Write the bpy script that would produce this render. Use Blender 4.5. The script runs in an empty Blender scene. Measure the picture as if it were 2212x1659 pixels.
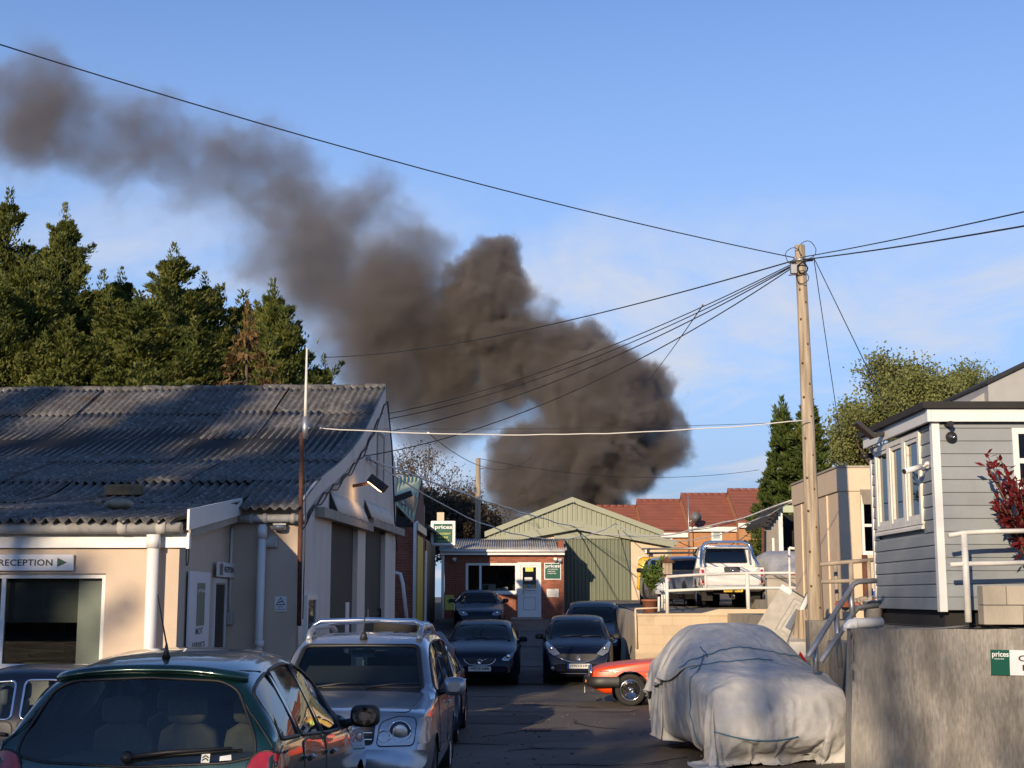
import bpy, bmesh, math, random
from mathutils import Vector, Matrix
from mathutils.bvhtree import BVHTree
from mathutils.geometry import barycentric_transform
R = math.radians
rng = random.Random(7)
SC = bpy.context.scene
COL = SC.collection

# ------------------------------------------------------------------ camera
EYE = Vector((0.0, 0.0, 1.85)); PITCH = math.atan(460 / 3000); FPX = 3000.0; CU, CV = 1106.0, 829.5
cam_d = bpy.data.cameras.new("camera"); cam = bpy.data.objects.new("camera", cam_d); COL.objects.link(cam)
cam.location = EYE; cam.rotation_euler = (R(90) + PITCH, 0, 0)
cam_d.sensor_width = 36; cam_d.lens = 36 * FPX / 2212; cam_d.clip_end = 6000; cam_d.clip_start = 0.1
SC.camera = cam

# ------------------------------------------------------------------ light, sky, exposure
SUN_AZ, SUN_EL = R(21), R(16)          # light travels towards +Y, a little to +X
CLX, CLY = 9.7, 1.2
world = bpy.data.worlds.new("World"); SC.world = world; world.use_nodes = True
wn = world.node_tree; wn.nodes.clear()
wo = wn.nodes.new("ShaderNodeOutputWorld"); wb = wn.nodes.new("ShaderNodeBackground")
sky = wn.nodes.new("ShaderNodeTexSky"); sky.sky_type = 'NISHITA'; sky.sun_disc = False
sky.sun_elevation = SUN_EL; sky.sun_rotation = R(180) + SUN_AZ
sky.air_density = 0.42; sky.dust_density = 0.0; sky.ozone_density = 2.5
wb.inputs[1].default_value = 0.15
tc = wn.nodes.new("ShaderNodeTexCoord")
sep = wn.nodes.new("ShaderNodeSeparateXYZ"); wn.links.new(tc.outputs['Generated'], sep.inputs[0])
# thin high cloud: noise on a flattened dome
dv = wn.nodes.new("ShaderNodeMath"); dv.operation = 'ADD'; dv.inputs[1].default_value = 0.10; wn.links.new(sep.outputs[2], dv.inputs[0])
vd = wn.nodes.new("ShaderNodeVectorMath"); vd.operation = 'DIVIDE'; wn.links.new(tc.outputs['Generated'], vd.inputs[0])
cb = wn.nodes.new("ShaderNodeCombineXYZ")
for i in range(3): wn.links.new(dv.outputs[0], cb.inputs[i])
wn.links.new(cb.outputs[0], vd.inputs[1])
mp = wn.nodes.new("ShaderNodeMapping"); mp.inputs['Scale'].default_value = (0.80, 0.55, 1.0); mp.inputs['Location'].default_value = (CLX, CLY, 0)
wn.links.new(vd.outputs[0], mp.inputs[0])
cn = wn.nodes.new("ShaderNodeTexNoise"); cn.inputs['Scale'].default_value = 1.6; cn.inputs['Detail'].default_value = 8; cn.inputs['Roughness'].default_value = .62; cn.inputs['Distortion'].default_value = .4
wn.links.new(mp.outputs[0], cn.inputs['Vector'])
cr = wn.nodes.new("ShaderNodeMapRange"); cr.inputs['From Min'].default_value = .47; cr.inputs['From Max'].default_value = .66; wn.links.new(cn.outputs[0], cr.inputs[0])
# the clouds thin out above ~20 degrees
el = wn.nodes.new("ShaderNodeMapRange"); el.inputs['From Min'].default_value = .30; el.inputs['From Max'].default_value = .22; wn.links.new(sep.outputs[2], el.inputs[0])
mu = wn.nodes.new("ShaderNodeMath"); mu.operation = 'MULTIPLY'; wn.links.new(cr.outputs[0], mu.inputs[0]); wn.links.new(el.outputs[0], mu.inputs[1])
mu2 = wn.nodes.new("ShaderNodeMath"); mu2.operation = 'MULTIPLY'; mu2.inputs[1].default_value = .85; wn.links.new(mu.outputs[0], mu2.inputs[0])
hz = wn.nodes.new("ShaderNodeMapRange"); hz.inputs['From Min'].default_value = .44; hz.inputs['From Max'].default_value = .06; hz.inputs['To Max'].default_value = 1.0; wn.links.new(sep.outputs[2], hz.inputs[0])
hm = wn.nodes.new("ShaderNodeMix"); hm.data_type = 'RGBA'; wn.links.new(hz.outputs[0], hm.inputs[0]); wn.links.new(sky.outputs[0], hm.inputs[6]); hm.inputs[7].default_value = (1.28, 1.78, 2.5, 1)
cm = wn.nodes.new("ShaderNodeMix"); cm.data_type = 'RGBA'; wn.links.new(mu2.outputs[0], cm.inputs[0])
wn.links.new(hm.outputs[2], cm.inputs[6]); cm.inputs[7].default_value = (2.35, 2.45, 2.75, 1)
wn.links.new(cm.outputs[2], wb.inputs[0]); wn.links.new(wb.outputs[0], wo.inputs[0])

sd = bpy.data.lights.new("sun", 'SUN'); so = bpy.data.objects.new("sun", sd); COL.objects.link(so)
sd.energy = 2.9; sd.angle = R(0.53); sd.color = (1.0, 0.79, 0.54)
sun_dir = Vector((math.sin(SUN_AZ) * math.cos(SUN_EL), math.cos(SUN_AZ) * math.cos(SUN_EL), -math.sin(SUN_EL)))
so.rotation_euler = sun_dir.to_track_quat('-Z', 'Y').to_euler(); so.location = (-30, -60, 40)
SC.view_settings.view_transform = 'Standard'; SC.view_settings.look = 'None'
SC.view_settings.exposure = 0.95; SC.view_settings.gamma = 1.0; SC.view_settings.use_curve_mapping = False
SC.render.engine = 'CYCLES'
SC.cycles.use_denoising = True
SC.cycles.max_bounces = 8; SC.cycles.transparent_max_bounces = 16; SC.cycles.volume_bounces = 1
SC.cycles.volume_step_rate = 2.0; SC.cycles.volume_max_steps = 256
SC.cycles.sample_clamp_indirect = 8; SC.cycles.caustics_reflective = False; SC.cycles.caustics_refractive = False

# ------------------------------------------------------------------ measuring: photo position + distance -> place
def at(u, v, Y):
    x = (u - CU) / FPX; yu = (CV - v) / FPX
    dy = math.cos(PITCH) - yu * math.sin(PITCH); dz = math.sin(PITCH) + yu * math.cos(PITCH)
    t = Y / dy
    return Vector((x * t, Y, EYE.z + dz * t))
def pchip(pts):
    xs = [p[0] for p in pts]; ys = [p[1] for p in pts]; n = len(xs)
    h = [xs[i+1]-xs[i] for i in range(n-1)]; d = [(ys[i+1]-ys[i])/h[i] for i in range(n-1)]
    m = [d[0]] + [0]*(n-2) + [d[-1]]
    for i in range(1, n-1):
        if d[i-1]*d[i] > 0:
            w1 = 2*h[i]+h[i-1]; w2 = h[i]+2*h[i-1]; m[i] = (w1+w2)/(w1/d[i-1]+w2/d[i])
    def f(x):
        if x <= xs[0]: return ys[0]
        if x >= xs[-1]: return ys[-1]
        i = 0
        while x > xs[i+1]: i += 1
        t = (x-xs[i])/h[i]
        return ((1+2*t)*(1-t)**2*ys[i] + t*(1-t)**2*h[i]*m[i] + t*t*(3-2*t)*ys[i+1] + t*t*(t-1)*h[i]*m[i+1])
    return f
_gb = pchip([(-80, 0.05), (0, 0.0), (8, -.1), (13, -.2), (22, -.25), (30, -.25), (35, -.15), (43, .45), (51, 1.08), (56, 1.32), (70, 1.5), (100, 1.5)])
def gz(X, Y):
    k = max(0, min(1, (X-1)/3)); w = max(0, min(1, (Y-4)/6)) * max(0, min(1, (24-Y)/5))
    return _gb(Y) + .2*k*k*(3-2*k)*w

# ------------------------------------------------------------------ materials
MATS = {}
def _n(nt, t, **kw):
    n = nt.nodes.new(t)
    for k, v in kw.items():
        if k.startswith('i_'):
            n.inputs[k[2:].replace('_', ' ')].default_value = v
        else: setattr(n, k, v)
    return n
def mat(name, col, rough=.7, metal=0.0, var=.12, scale=3.0, stain=None, stain_scale=1.2, stain_lo=.5, stain_hi=.7, stain_max=.8,
        stretch=(1, 1, 1), bump=0.0, bump_scale=60, rnd=0.0, coat=0.0, spec=.5, grain=0.0, grain_scale=50, stain2=None, s2=(2.5, .55, .72, .7), rough_var=.0, sheen=0.0):
    if name in MATS: return MATS[name]
    m = bpy.data.materials.new(name); m.use_nodes = True; nt = m.node_tree; L = nt.links.new
    b = nt.nodes["Principled BSDF"]
    b.inputs['Roughness'].default_value = rough; b.inputs['Metallic'].default_value = metal
    b.inputs['Specular IOR Level'].default_value = spec; b.inputs['Coat Weight'].default_value = coat; b.inputs['Coat Roughness'].default_value = .04
    g = _n(nt, "ShaderNodeNewGeometry"); mpn = _n(nt, "ShaderNodeMapping"); mpn.inputs['Scale'].default_value = stretch
    L(g.outputs['Position'], mpn.inputs[0])
    n1 = _n(nt, "ShaderNodeTexNoise", i_Scale=scale, i_Detail=6.0, i_Roughness=.6); L(mpn.outputs[0], n1.inputs['Vector'])
    mr = _n(nt, "ShaderNodeMapRange"); mr.inputs['From Min'].default_value = .3; mr.inputs['From Max'].default_value = .7
    mr.inputs['To Min'].default_value = 1-var; mr.inputs['To Max'].default_value = 1+var; L(n1.outputs[0], mr.inputs[0])
    hs = _n(nt, "ShaderNodeHueSaturation"); hs.inputs['Color'].default_value = (*col, 1); val = mr.outputs[0]
    if rnd:
        oi = _n(nt, "ShaderNodeObjectInfo"); m2 = _n(nt, "ShaderNodeMapRange"); m2.inputs['To Min'].default_value = 1-rnd; m2.inputs['To Max'].default_value = 1+rnd
        L(oi.outputs['Random'], m2.inputs[0]); q = _n(nt, "ShaderNodeMath", operation='MULTIPLY'); L(val, q.inputs[0]); L(m2.outputs[0], q.inputs[1]); val = q.outputs[0]
    if grain:
        n3 = _n(nt, "ShaderNodeTexNoise", i_Scale=grain_scale, i_Detail=3.0); L(mpn.outputs[0], n3.inputs['Vector'])
        m3 = _n(nt, "ShaderNodeMapRange"); m3.inputs['From Min'].default_value = .3; m3.inputs['From Max'].default_value = .7; m3.inputs['To Min'].default_value = 1-grain; m3.inputs['To Max'].default_value = 1+grain
        L(n3.outputs[0], m3.inputs[0]); q = _n(nt, "ShaderNodeMath", operation='MULTIPLY'); L(val, q.inputs[0]); L(m3.outputs[0], q.inputs[1]); val = q.outputs[0]
    L(val, hs.inputs['Value']); out = hs.outputs[0]
    for st, (ss, lo, hi, mx), off in ((stain, (stain_scale, stain_lo, stain_hi, stain_max), 0), (stain2, s2, 31.7)):
        if st is None: continue
        mp2 = _n(nt, "ShaderNodeMapping"); mp2.inputs['Scale'].default_value = stretch; mp2.inputs['Location'].default_value = (off, off*.7, off*.3); L(g.outputs['Position'], mp2.inputs[0])
        n2 = _n(nt, "ShaderNodeTexNoise", i_Scale=ss, i_Detail=8.0, i_Roughness=.65); L(mp2.outputs[0], n2.inputs['Vector'])
        mm = _n(nt, "ShaderNodeMapRange"); mm.inputs['From Min'].default_value = lo; mm.inputs['From Max'].default_value = hi; mm.inputs['To Max'].default_value = mx
        L(n2.outputs[0], mm.inputs[0]); mx_ = _n(nt, "ShaderNodeMix", data_type='RGBA'); L(mm.outputs[0], mx_.inputs[0]); L(out, mx_.inputs[6]); mx_.inputs[7].default_value = (*st, 1); out = mx_.outputs[2]
    L(out, b.inputs['Base Color'])
    if bump:
        nb = _n(nt, "ShaderNodeTexNoise", i_Scale=bump_scale, i_Detail=5.0); L(mpn.outputs[0], nb.inputs['Vector'])
        bp = _n(nt, "ShaderNodeBump", i_Strength=min(1, bump), i_Distance=.02); L(nb.outputs[0], bp.inputs['Height']); L(bp.outputs[0], b.inputs['Normal'])
    if rough_var:
        mr2 = _n(nt, "ShaderNodeMapRange"); mr2.inputs['From Min'].default_value = .3; mr2.inputs['From Max'].default_value = .7
        mr2.inputs['To Min'].default_value = max(.02, rough-rough_var); mr2.inputs['To Max'].default_value = min(1, rough+rough_var); L(n1.outputs[0], mr2.inputs[0]); L(mr2.outputs[0], b.inputs['Roughness'])
    MATS[name] = m; return m
def glass(name, tint=(.6, .66, .66), refl=1.0, rough=.015):
    if name in MATS: return MATS[name]
    m = bpy.data.materials.new(name); m.use_nodes = True; nt = m.node_tree; nt.nodes.clear(); L = nt.links.new
    o = _n(nt, "ShaderNodeOutputMaterial"); t = _n(nt, "ShaderNodeBsdfTransparent"); t.inputs[0].default_value = (*tint, 1)
    g = _n(nt, "ShaderNodeBsdfGlossy"); g.inputs['Roughness'].default_value = rough; g.inputs[0].default_value = (refl, refl, refl, 1)
    f = _n(nt, "ShaderNodeFresnel"); f.inputs[0].default_value = 1.55
    mx = _n(nt, "ShaderNodeMixShader"); L(f.outputs[0], mx.inputs[0]); L(t.outputs[0], mx.inputs[1]); L(g.outputs[0], mx.inputs[2]); L(mx.outputs[0], o.inputs[0])
    MATS[name] = m; return m
def emit(name, col, s):
    m = bpy.data.materials.new(name); m.use_nodes = True; b = m.node_tree.nodes["Principled BSDF"]
    b.inputs['Base Color'].default_value = (*col, 1); b.inputs['Emission Color'].default_value = (*col, 1); b.inputs['Emission Strength'].default_value = s; return m
def paint(name, col, metal=.35, rough=.28, var=.04):
    return mat(name, col, rough=rough, metal=metal, var=var, scale=2, coat=1.0, grain=.05, grain_scale=400)

m_asphalt = mat("yard_asphalt", (.105, .089, .073), .82, var=.22, scale=.6, grain=.35, grain_scale=45, bump=.6, bump_scale=45, stain=(.042, .040, .038), stain_scale=.45, stain_lo=.52, stain_hi=.68, stain_max=.75, stain2=(.135, .118, .096), s2=(.9, .55, .75, .6), rough_var=.12)
m_concrete_slab = mat("road_concrete", (.115, .108, .098), .85, var=.2, scale=1.2, grain=.2, grain_scale=60, bump=.4, bump_scale=60, stain=(.05, .047, .044), stain_scale=.8, stain_lo=.5, stain_hi=.7)
m_render = mat("cream_render", (.57, .46, .36), .88, var=.07, scale=1.2, bump=.25, bump_scale=90, stain=(.43, .35, .28), stain_scale=1.6, stain_lo=.55, stain_hi=.8, stain_max=.5)
m_gable = mat("grey_white_render", (.70, .64, .56), .9, var=.08, scale=1.5, stretch=(1, 1, .25), bump=.25, bump_scale=80, stain=(.33, .30, .27), stain_scale=1.3, stain_lo=.58, stain_hi=.74, stain_max=.6)
m_cream = mat("cream_paint", (.64, .51, .37), .85, var=.06, scale=1.5, bump=.15, bump_scale=70, stain=(.42, .32, .22), stain_scale=1.0, stain_lo=.56, stain_hi=.8, stain_max=.5)
m_asb = mat("asbestos_roof", (.118, .112, .108), .93, var=.35, scale=2.2, grain=.45, grain_scale=28, bump=.7, bump_scale=45, rnd=.14, stain=(.27, .27, .26), stain_scale=7.5, stain_lo=.555, stain_hi=.62, stain_max=.8, stain2=(.10, .055, .03), s2=(1.9, .57, .68, .7))
m_asb2 = mat("office_roof_sheet", (.33, .33, .33), .85, var=.25, scale=2.5, grain=.2, grain_scale=30, stain=(.17, .15, .14), stain_scale=2.2, stain_lo=.48, stain_hi=.66, stain_max=.7)
m_white = mat("white_upvc", (.74, .74, .73), .35, var=.03, scale=3, stain=(.5, .48, .44), stain_scale=2.5, stain_lo=.6, stain_hi=.85, stain_max=.35)
m_whitepaint = mat("white_painted_steel", (.70, .68, .63), .5, var=.08, scale=8, stain=(.30, .16, .08), stain_scale=5, stain_lo=.64, stain_hi=.74, stain_max=.7)
m_oldpipe = mat("weathered_gutter", (.45, .44, .42), .8, var=.2, scale=4, stain=(.22, .2, .18), stain_scale=3, stain_lo=.5, stain_hi=.7)
m_brick = mat("red_brick", (.29, .095, .055), .88, var=.18, scale=5, rnd=.22, grain=.2, grain_scale=80, bump=.3, bump_scale=120)
m_mortar = mat("mortar", (.30, .24, .19), .95, var=.12, scale=6)
m_greenclad = mat("green_cladding", (.29, .31, .235), .5, var=.08, scale=1.5, stretch=(1, 1, .2), stain=(.20, .22, .165), stain_scale=1.5, stain_lo=.5, stain_hi=.8, stain_max=.5, spec=.4)
m_greendark = mat("green_steel_door", (.15, .17, .12), .5, var=.10, scale=1.6, stretch=(1, 1, .15), stain=(.20, .22, .15), stain_scale=2, stain_lo=.55, stain_hi=.75, stain_max=.45, spec=.4)
m_greenroof = mat("pale_green_roof", (.42, .49, .34), .5, var=.06, scale=2)
m_signgreen = mat("sign_green", (.006, .085, .055), .35, var=.04)
m_signwhite = mat("sign_white", (.74, .74, .76), .4, var=.03)
m_ink = mat("dark_ink", (.02, .025, .03), .5, var=.02)
m_inkgreen = mat("green_ink", (.01, .09, .06), .5, var=.02)
m_black = mat("black_plastic", (.018, .018, .019), .5, var=.1)
m_rubber = mat("tyre_rubber", (.022, .021, .020), .85, var=.2, scale=10)
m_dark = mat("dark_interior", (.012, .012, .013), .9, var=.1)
m_steel = mat("galvanised_steel", (.42, .43, .44), .42, .7, var=.15, scale=6)
m_chrome = mat("chrome", (.78, .78, .80), .12, 1.0, var=.03)
m_alloy = mat("alloy", (.55, .56, .58), .3, .9, var=.05)
m_rust = mat("rusty_steel", (.11, .045, .025), .85, var=.35, scale=9, grain=.3)
m_wood = mat("weathered_pole_wood", (.35, .285, .21), .85, var=.25, scale=6, stretch=(1, 1, .06), grain=.35, grain_scale=26, stain=(.16, .11, .07), stain_scale=5, stain_lo=.55, stain_hi=.70, stain_max=.8, bump=.4, bump_scale=30)
m_cable = mat("black_cable", (.018, .018, .02), .6, var=.05)
m_whitecable = mat("white_cable", (.70, .68, .64), .5, var=.05)
m_yellow = mat("yellow_panel", (.52, .40, .015), .5, var=.06)
m_paperyellow = mat("yellow_notice", (.60, .58, .12), .6, var=.06)
m_paper = mat("white_notice", (.68, .68, .66), .6, var=.05)
m_doorgrey = mat("brown_grey_door", (.040, .033, .029), .75, var=.22, scale=1.6, stretch=(1, 1, .3), stain=(.09, .08, .07), stain_scale=1.5, stain_lo=.52, stain_hi=.72, stain_max=.5, grain=.12)
m_retain = mat("stained_concrete", (.27, .25, .22), .9, var=.25, scale=2.4, stretch=(1, 1, .26), bump=.8, bump_scale=28, grain=.22, grain_scale=40, stain=(.085, .08, .075), stain_scale=3.2, stain_lo=.46, stain_hi=.62, stain_max=.6, stain2=(.36, .33, .28), s2=(2.0, .52, .7, .6))
m_block = mat("cream_blockwork", (.57, .45, .31), .9, var=.09, scale=2, rnd=.06, bump=.35, bump_scale=50, stain=(.30, .25, .18), stain_scale=1.4, stain_lo=.56, stain_hi=.76, stain_max=.55)
m_conc = mat("bare_concrete", (.38, .34, .28), .9, var=.14, scale=2.5, rnd=.05, bump=.35, bump_scale=45, stain=(.19, .17, .14), stain_scale=1.8, stain_lo=.52, stain_hi=.74, stain_max=.6, stretch=(1, 1, .4))
m_clad_side = mat("grey_shiplap", (.25, .275, .295), .5, var=.09, scale=2, rnd=.06, stain=(.19, .20, .205), stain_scale=1.5, stain_lo=.55, stain_hi=.8, stain_max=.5)
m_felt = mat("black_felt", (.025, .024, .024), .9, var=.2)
m_cover = mat("grey_car_cover", (.49, .485, .475), .78, var=.09, scale=3, bump=.55, bump_scale=16, stain=(.33, .31, .28), stain_scale=1.6, stain_lo=.5, stain_hi=.74, stain_max=.6)
m_silvercover = mat("silver_car_cover", (.42, .42, .42), .5, .3, var=.15, scale=4, bump=1.0, bump_scale=9)
m_redtile = mat("red_roof_tiles", (.23, .075, .05), .85, var=.14, scale=1.2, grain=.18, grain_scale=20)
m_obrick = mat("orange_house_brick", (.42, .215, .105), .88, var=.12, scale=2.5, grain=.15, grain_scale=30, stain=(.34, .14, .06), stain_scale=3, stain_lo=.5, stain_hi=.7, stain_max=.5, stretch=(1, 1, 3))
m_bark = mat("bark", (.10, .075, .055), .95, var=.3, scale=8)
m_blue_rope = mat("blue_rope", (.06, .17, .26), .8, var=.1)
g_win = glass("window_glass", (.55, .60, .58), .55)
g_car = glass("car_glass", (.42, .50, .50))
g_cardark = glass("tinted_car_glass", (.16, .19, .21))
m_lens = mat("clear_lens", (.30, .32, .35), .10, .5, var=.2, scale=40, coat=1.0)
m_redlens = mat("red_lens", (.36, .012, .012), .15, var=.15, scale=30, coat=1.0)
m_amber = mat("amber_lens", (.65, .20, .02), .2, var=.1, coat=1.0)

# ------------------------------------------------------------------ objects
def tag(o, label=None, cat=None, group=None, kind=None):
    if label: o['label'] = label
    if cat: o['category'] = cat
    if group: o['group'] = group
    if kind: o['kind'] = kind
    return o
def empty(name, loc=(0, 0, 0), rz=0, label=None, cat=None, group=None, parent=None):
    o = bpy.data.objects.new(name, None); COL.objects.link(o); o.location = loc; o.rotation_euler = (0, 0, rz); o.empty_display_size = .2
    if parent: o.parent = parent
    return tag(o, label, cat, group)
def link(name, me, parent=None, loc=None, rot=None):
    o = bpy.data.objects.new(name, me); COL.objects.link(o)
    if parent: o.parent = parent
    if loc is not None: o.location = loc
    if rot is not None: o.rotation_euler = rot
    return o
class MB:
    """collects shapes for ONE mesh object"""
    def __init__(s): s.v = []; s.f = []; s.mi = []; s.cur = 0; s.sm = []; s.smooth = False
    def _f(s, idx): s.f.append(idx); s.mi.append(s.cur); s.sm.append(s.smooth)
    def poly(s, pts):
        b = len(s.v); s.v += [Vector(p) for p in pts]; s._f(list(range(b, b+len(pts)))); return s
    def box(s, a, b_):
        x0, y0, z0 = a; x1, y1, z1 = b_; b = len(s.v)
        s.v += [Vector(p) for p in ((x0,y0,z0),(x1,y0,z0),(x1,y1,z0),(x0,y1,z0),(x0,y0,z1),(x1,y0,z1),(x1,y1,z1),(x0,y1,z1))]
        for q in ((0,3,2,1),(4,5,6,7),(0,1,5,4),(1,2,6,5),(2,3,7,6),(3,0,4,7)): s._f([b+i for i in q])
        return s
    def obox(s, c, sx, sy, sz, M=None):
        b = len(s.v); MB.box(s, (-sx/2,-sy/2,-sz/2), (sx/2,sy/2,sz/2)); c = Vector(c)
        for i in range(b, len(s.v)): s.v[i] = (M @ s.v[i] if M else s.v[i]) + c
        return s
    def prism(s, pts, d):
        """polygon pts extruded by vector d"""
        n = len(pts); b = len(s.v); d = Vector(d); s.v += [Vector(p) for p in pts] + [Vector(p)+d for p in pts]
        s._f([b+i for i in range(n)][::-1]); s._f([b+n+i for i in range(n)])
        for i in range(n): s._f([b+i, b+(i+1)%n, b+n+(i+1)%n, b+n+i])
        return s
    def tube(s, pts, r, n=8, cap=True):
        pts = [Vector(p) for p in pts]; m = len(pts); rs = r if isinstance(r, (list, tuple)) else [r]*m; b = len(s.v); old = s.smooth; s.smooth = True
        up = Vector((0, 0, 1)); prev = None
        for i, p in enumerate(pts):
            t = (pts[min(i+1, m-1)] - pts[max(i-1, 0)]).normalized()
            a = prev if prev is not None else (Vector((1, 0, 0)) if abs(t.z) > .9 else up)
            x = (a - t*a.dot(t)).normalized(); prev = x; y = t.cross(x)
            for k in range(n):
                an = 2*math.pi*k/n; s.v.append(p + (x*math.cos(an) + y*math.sin(an))*rs[i])
        for i in range(m-1):
            for k in range(n): s._f([b+i*n+k, b+i*n+(k+1)%n, b+(i+1)*n+(k+1)%n, b+(i+1)*n+k])
        s.smooth = False
        if cap: s._f([b+k for k in range(n)][::-1]); s._f([b+(m-1)*n+k for k in range(n)])
        s.smooth = old; return s
    def lathe(s, prof, c, axis='z', n=24, smooth=True):
        """prof [(r,h)], about axis through c"""
        b = len(s.v); c = Vector(c); m = len(prof); old = s.smooth; s.smooth = smooth
        for r, h in prof:
            for k in range(n):
                a = 2*math.pi*k/n; x, y = r*math.cos(a), r*math.sin(a)
                s.v.append(c + (Vector((x, y, h)) if axis == 'z' else Vector((h, x, y)) if axis == 'x' else Vector((y, h, x))))
        for i in range(m-1):
            for k in range(n): s._f([b+i*n+k, b+i*n+(k+1)%n, b+(i+1)*n+(k+1)%n, b+(i+1)*n+k])
        if prof[0][0] > 1e-4: s._f([b+k for k in range(n)][::-1])
        if prof[-1][0] > 1e-4: s._f([b+(m-1)*n+k for k in range(n)])
        s.smooth = old; return s
    def grid(s, P, closed=False):
        """P[i][j] points"""
        b = len(s.v); m = len(P); n = len(P[0]); old = s.smooth; s.smooth = True
        for row in P: s.v += [Vector(p) for p in row]
        for i in range(m-1):
            for j in range(n-1 + (1 if closed else 0)): s._f([b+i*n+j, b+i*n+(j+1)%n, b+(i+1)*n+(j+1)%n, b+(i+1)*n+j])
        s.smooth = old; return s
    def mesh(s, name, mats):
        me = bpy.data.meshes.new(name); me.from_pydata([tuple(p) for p in s.v], [], s.f)
        for m in (mats if isinstance(mats, (list, tuple)) else [mats]): me.materials.append(m)
        me.polygons.foreach_set('material_index', s.mi); me.polygons.foreach_set('use_smooth', s.sm); me.update(); return me
    def build(s, name, mats, parent=None, loc=None, rot=None, bevel=0):
        o = link(name, s.mesh(name, mats), parent, loc, rot)
        if bevel:
            bv = o.modifiers.new("bevel", 'BEVEL'); bv.width = bevel; bv.segments = 2; bv.limit_method = 'ANGLE'
        return o
def boxpart(name, a, b, m, parent, bevel=0): return MB().box(a, b).build(name, m, parent, bevel=bevel)
def world_to(root, p):
    Mx = Matrix.Translation(root.location) @ root.rotation_euler.to_matrix().to_4x4()
    return Mx.inverted() @ Vector(p)
def copy_tree(o, parent=None):
    c = o.copy(); COL.objects.link(c); c.parent = parent
    for ch in [x for x in bpy.data.objects if x.parent == o]: copy_tree(ch, c)
    return c

# ------------------------------------------------------------------ lettering (one mesh per string, made up front)
_T = {}
def _texts(items):
    objs = []
    for key, body, bold, sp in items:
        c = bpy.data.curves.new("lettering", 'FONT'); c.body = body; c.size = 1; c.align_x = 'LEFT'; c.align_y = 'BOTTOM'; c.offset = bold; c.space_character = sp; c.resolution_u = 3
        o = bpy.data.objects.new("lettering", c); COL.objects.link(o); objs.append((key, o))
    bpy.context.view_layer.update(); dg = bpy.context.evaluated_depsgraph_get()
    for key, o in objs:
        me = bpy.data.meshes.new_from_object(o.evaluated_get(dg)); xs = [v.co.x for v in me.vertices]; ys = [v.co.y for v in me.vertices]
        _T[key] = ([(v.co.x-min(xs), v.co.y-min(ys)) for v in me.vertices], [list(p.vertices) for p in me.polygons], max(xs)-min(xs), max(ys)-min(ys))
        bpy.data.meshes.remove(me)
    for key, o in objs:
        c = o.data; bpy.data.objects.remove(o); bpy.data.curves.remove(c)
_texts([(t, t, b, s) for t, b, s in (("RECEPTION", .02, 1.05), ("MOT", .01, 1.1), ("SERVICE", .01, 1.1), ("prices", .022, 1.0), ("ACCIDENT", .02, 1.2), ("REPAIR", .02, 1.2),
        ("CENTRE", .02, 1.2), ("GARAGE", .015, 1.3), ("CUSTOMER", .02, 1.05), ("PARKING", .02, 1.05), ("CCTV", .01, 1.1), ("IN OPERATION", .005, 1.0), ("Reception", .015, 1.0),
        ("WF16 NMJ", .02, 1.0), ("HW14 HFJ", .02, 1.0), ("HW05 NKW", .02, 1.0), ("ATTENTION", .01, 1.0), ("NOTICE", .01, 1.0))])
def letters(txt, o, ex, ey, w, h, m, parent, name="lettering", lift=.004):
    """text from lower-left point o, along unit ex / ey, filling w x h"""
    pts, fs, tw, th = _T[txt]; o, ex, ey = Vector(o), Vector(ex), Vector(ey); nz = ex.cross(ey)
    b = MB(); b.v = [o + ex*(x/tw*w) + ey*(y/th*h) + nz*lift for x, y in pts]
    for f in fs: b._f(f)
    return b.build(name, m, parent)
def flat(name, pts2, o, ex, ey, m, parent, lift=.003, thick=0.0):
    o, ex, ey = Vector(o), Vector(ex), Vector(ey); nz = ex.cross(ey)
    P = [o + ex*x + ey*y + nz*lift for x, y in pts2]
    b = MB()
    if thick: b.prism(P, nz*thick)
    else: b.poly(P)
    return b.build(name, m, parent)
EX, EZ = Vector((1, 0, 0)), Vector((0, 0, 1))

# ------------------------------------------------------------------ shared building helpers
def ray(u, v):
    d = at(u, v, 1.0) - EYE; return d
def hit(u, v, p0, n):
    d = ray(u, v); p0, n = Vector(p0), Vector(n); return EYE + d * ((p0-EYE).dot(n) / d.dot(n))
def wallgrid(mb, o, ex, nrm, x0, x1, z0, z1, holes, th):
    """wall with rectangular openings, front face through o, thickness th behind it"""
    o, ex, nrm = Vector(o), Vector(ex), Vector(nrm)
    xs = sorted({x0, x1, *[h[0] for h in holes], *[h[1] for h in holes]}); zs = sorted({z0, z1, *[h[2] for h in holes], *[h[3] for h in holes]})
    P = lambda x, z, d: o + ex*x + EZ*z - nrm*d
    solid = lambda i, j: 0 <= i < len(xs)-1 and 0 <= j < len(zs)-1 and not any(h[0] <= (xs[i]+xs[i+1])/2 <= h[1] and h[2] <= (zs[j]+zs[j+1])/2 <= h[3] for h in holes)
    for i in range(len(xs)-1):
        for j in range(len(zs)-1):
            if not solid(i, j): continue
            a, b, c, d = xs[i], xs[i+1], zs[j], zs[j+1]
            mb.poly([P(a, c, 0), P(b, c, 0), P(b, d, 0), P(a, d, 0)]); mb.poly([P(a, c, th), P(a, d, th), P(b, d, th), P(b, c, th)])
            if not solid(i-1, j): mb.poly([P(a, c, th), P(a, c, 0), P(a, d, 0), P(a, d, th)])
            if not solid(i+1, j): mb.poly([P(b, c, 0), P(b, c, th), P(b, d, th), P(b, d, 0)])
            if not solid(i, j-1): mb.poly([P(a, c, 0), P(a, c, th), P(b, c, th), P(b, c, 0)])
            if not solid(i, j+1): mb.poly([P(a, d, 0), P(b, d, 0), P(b, d, th), P(a, d, th)])
    return mb
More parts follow.
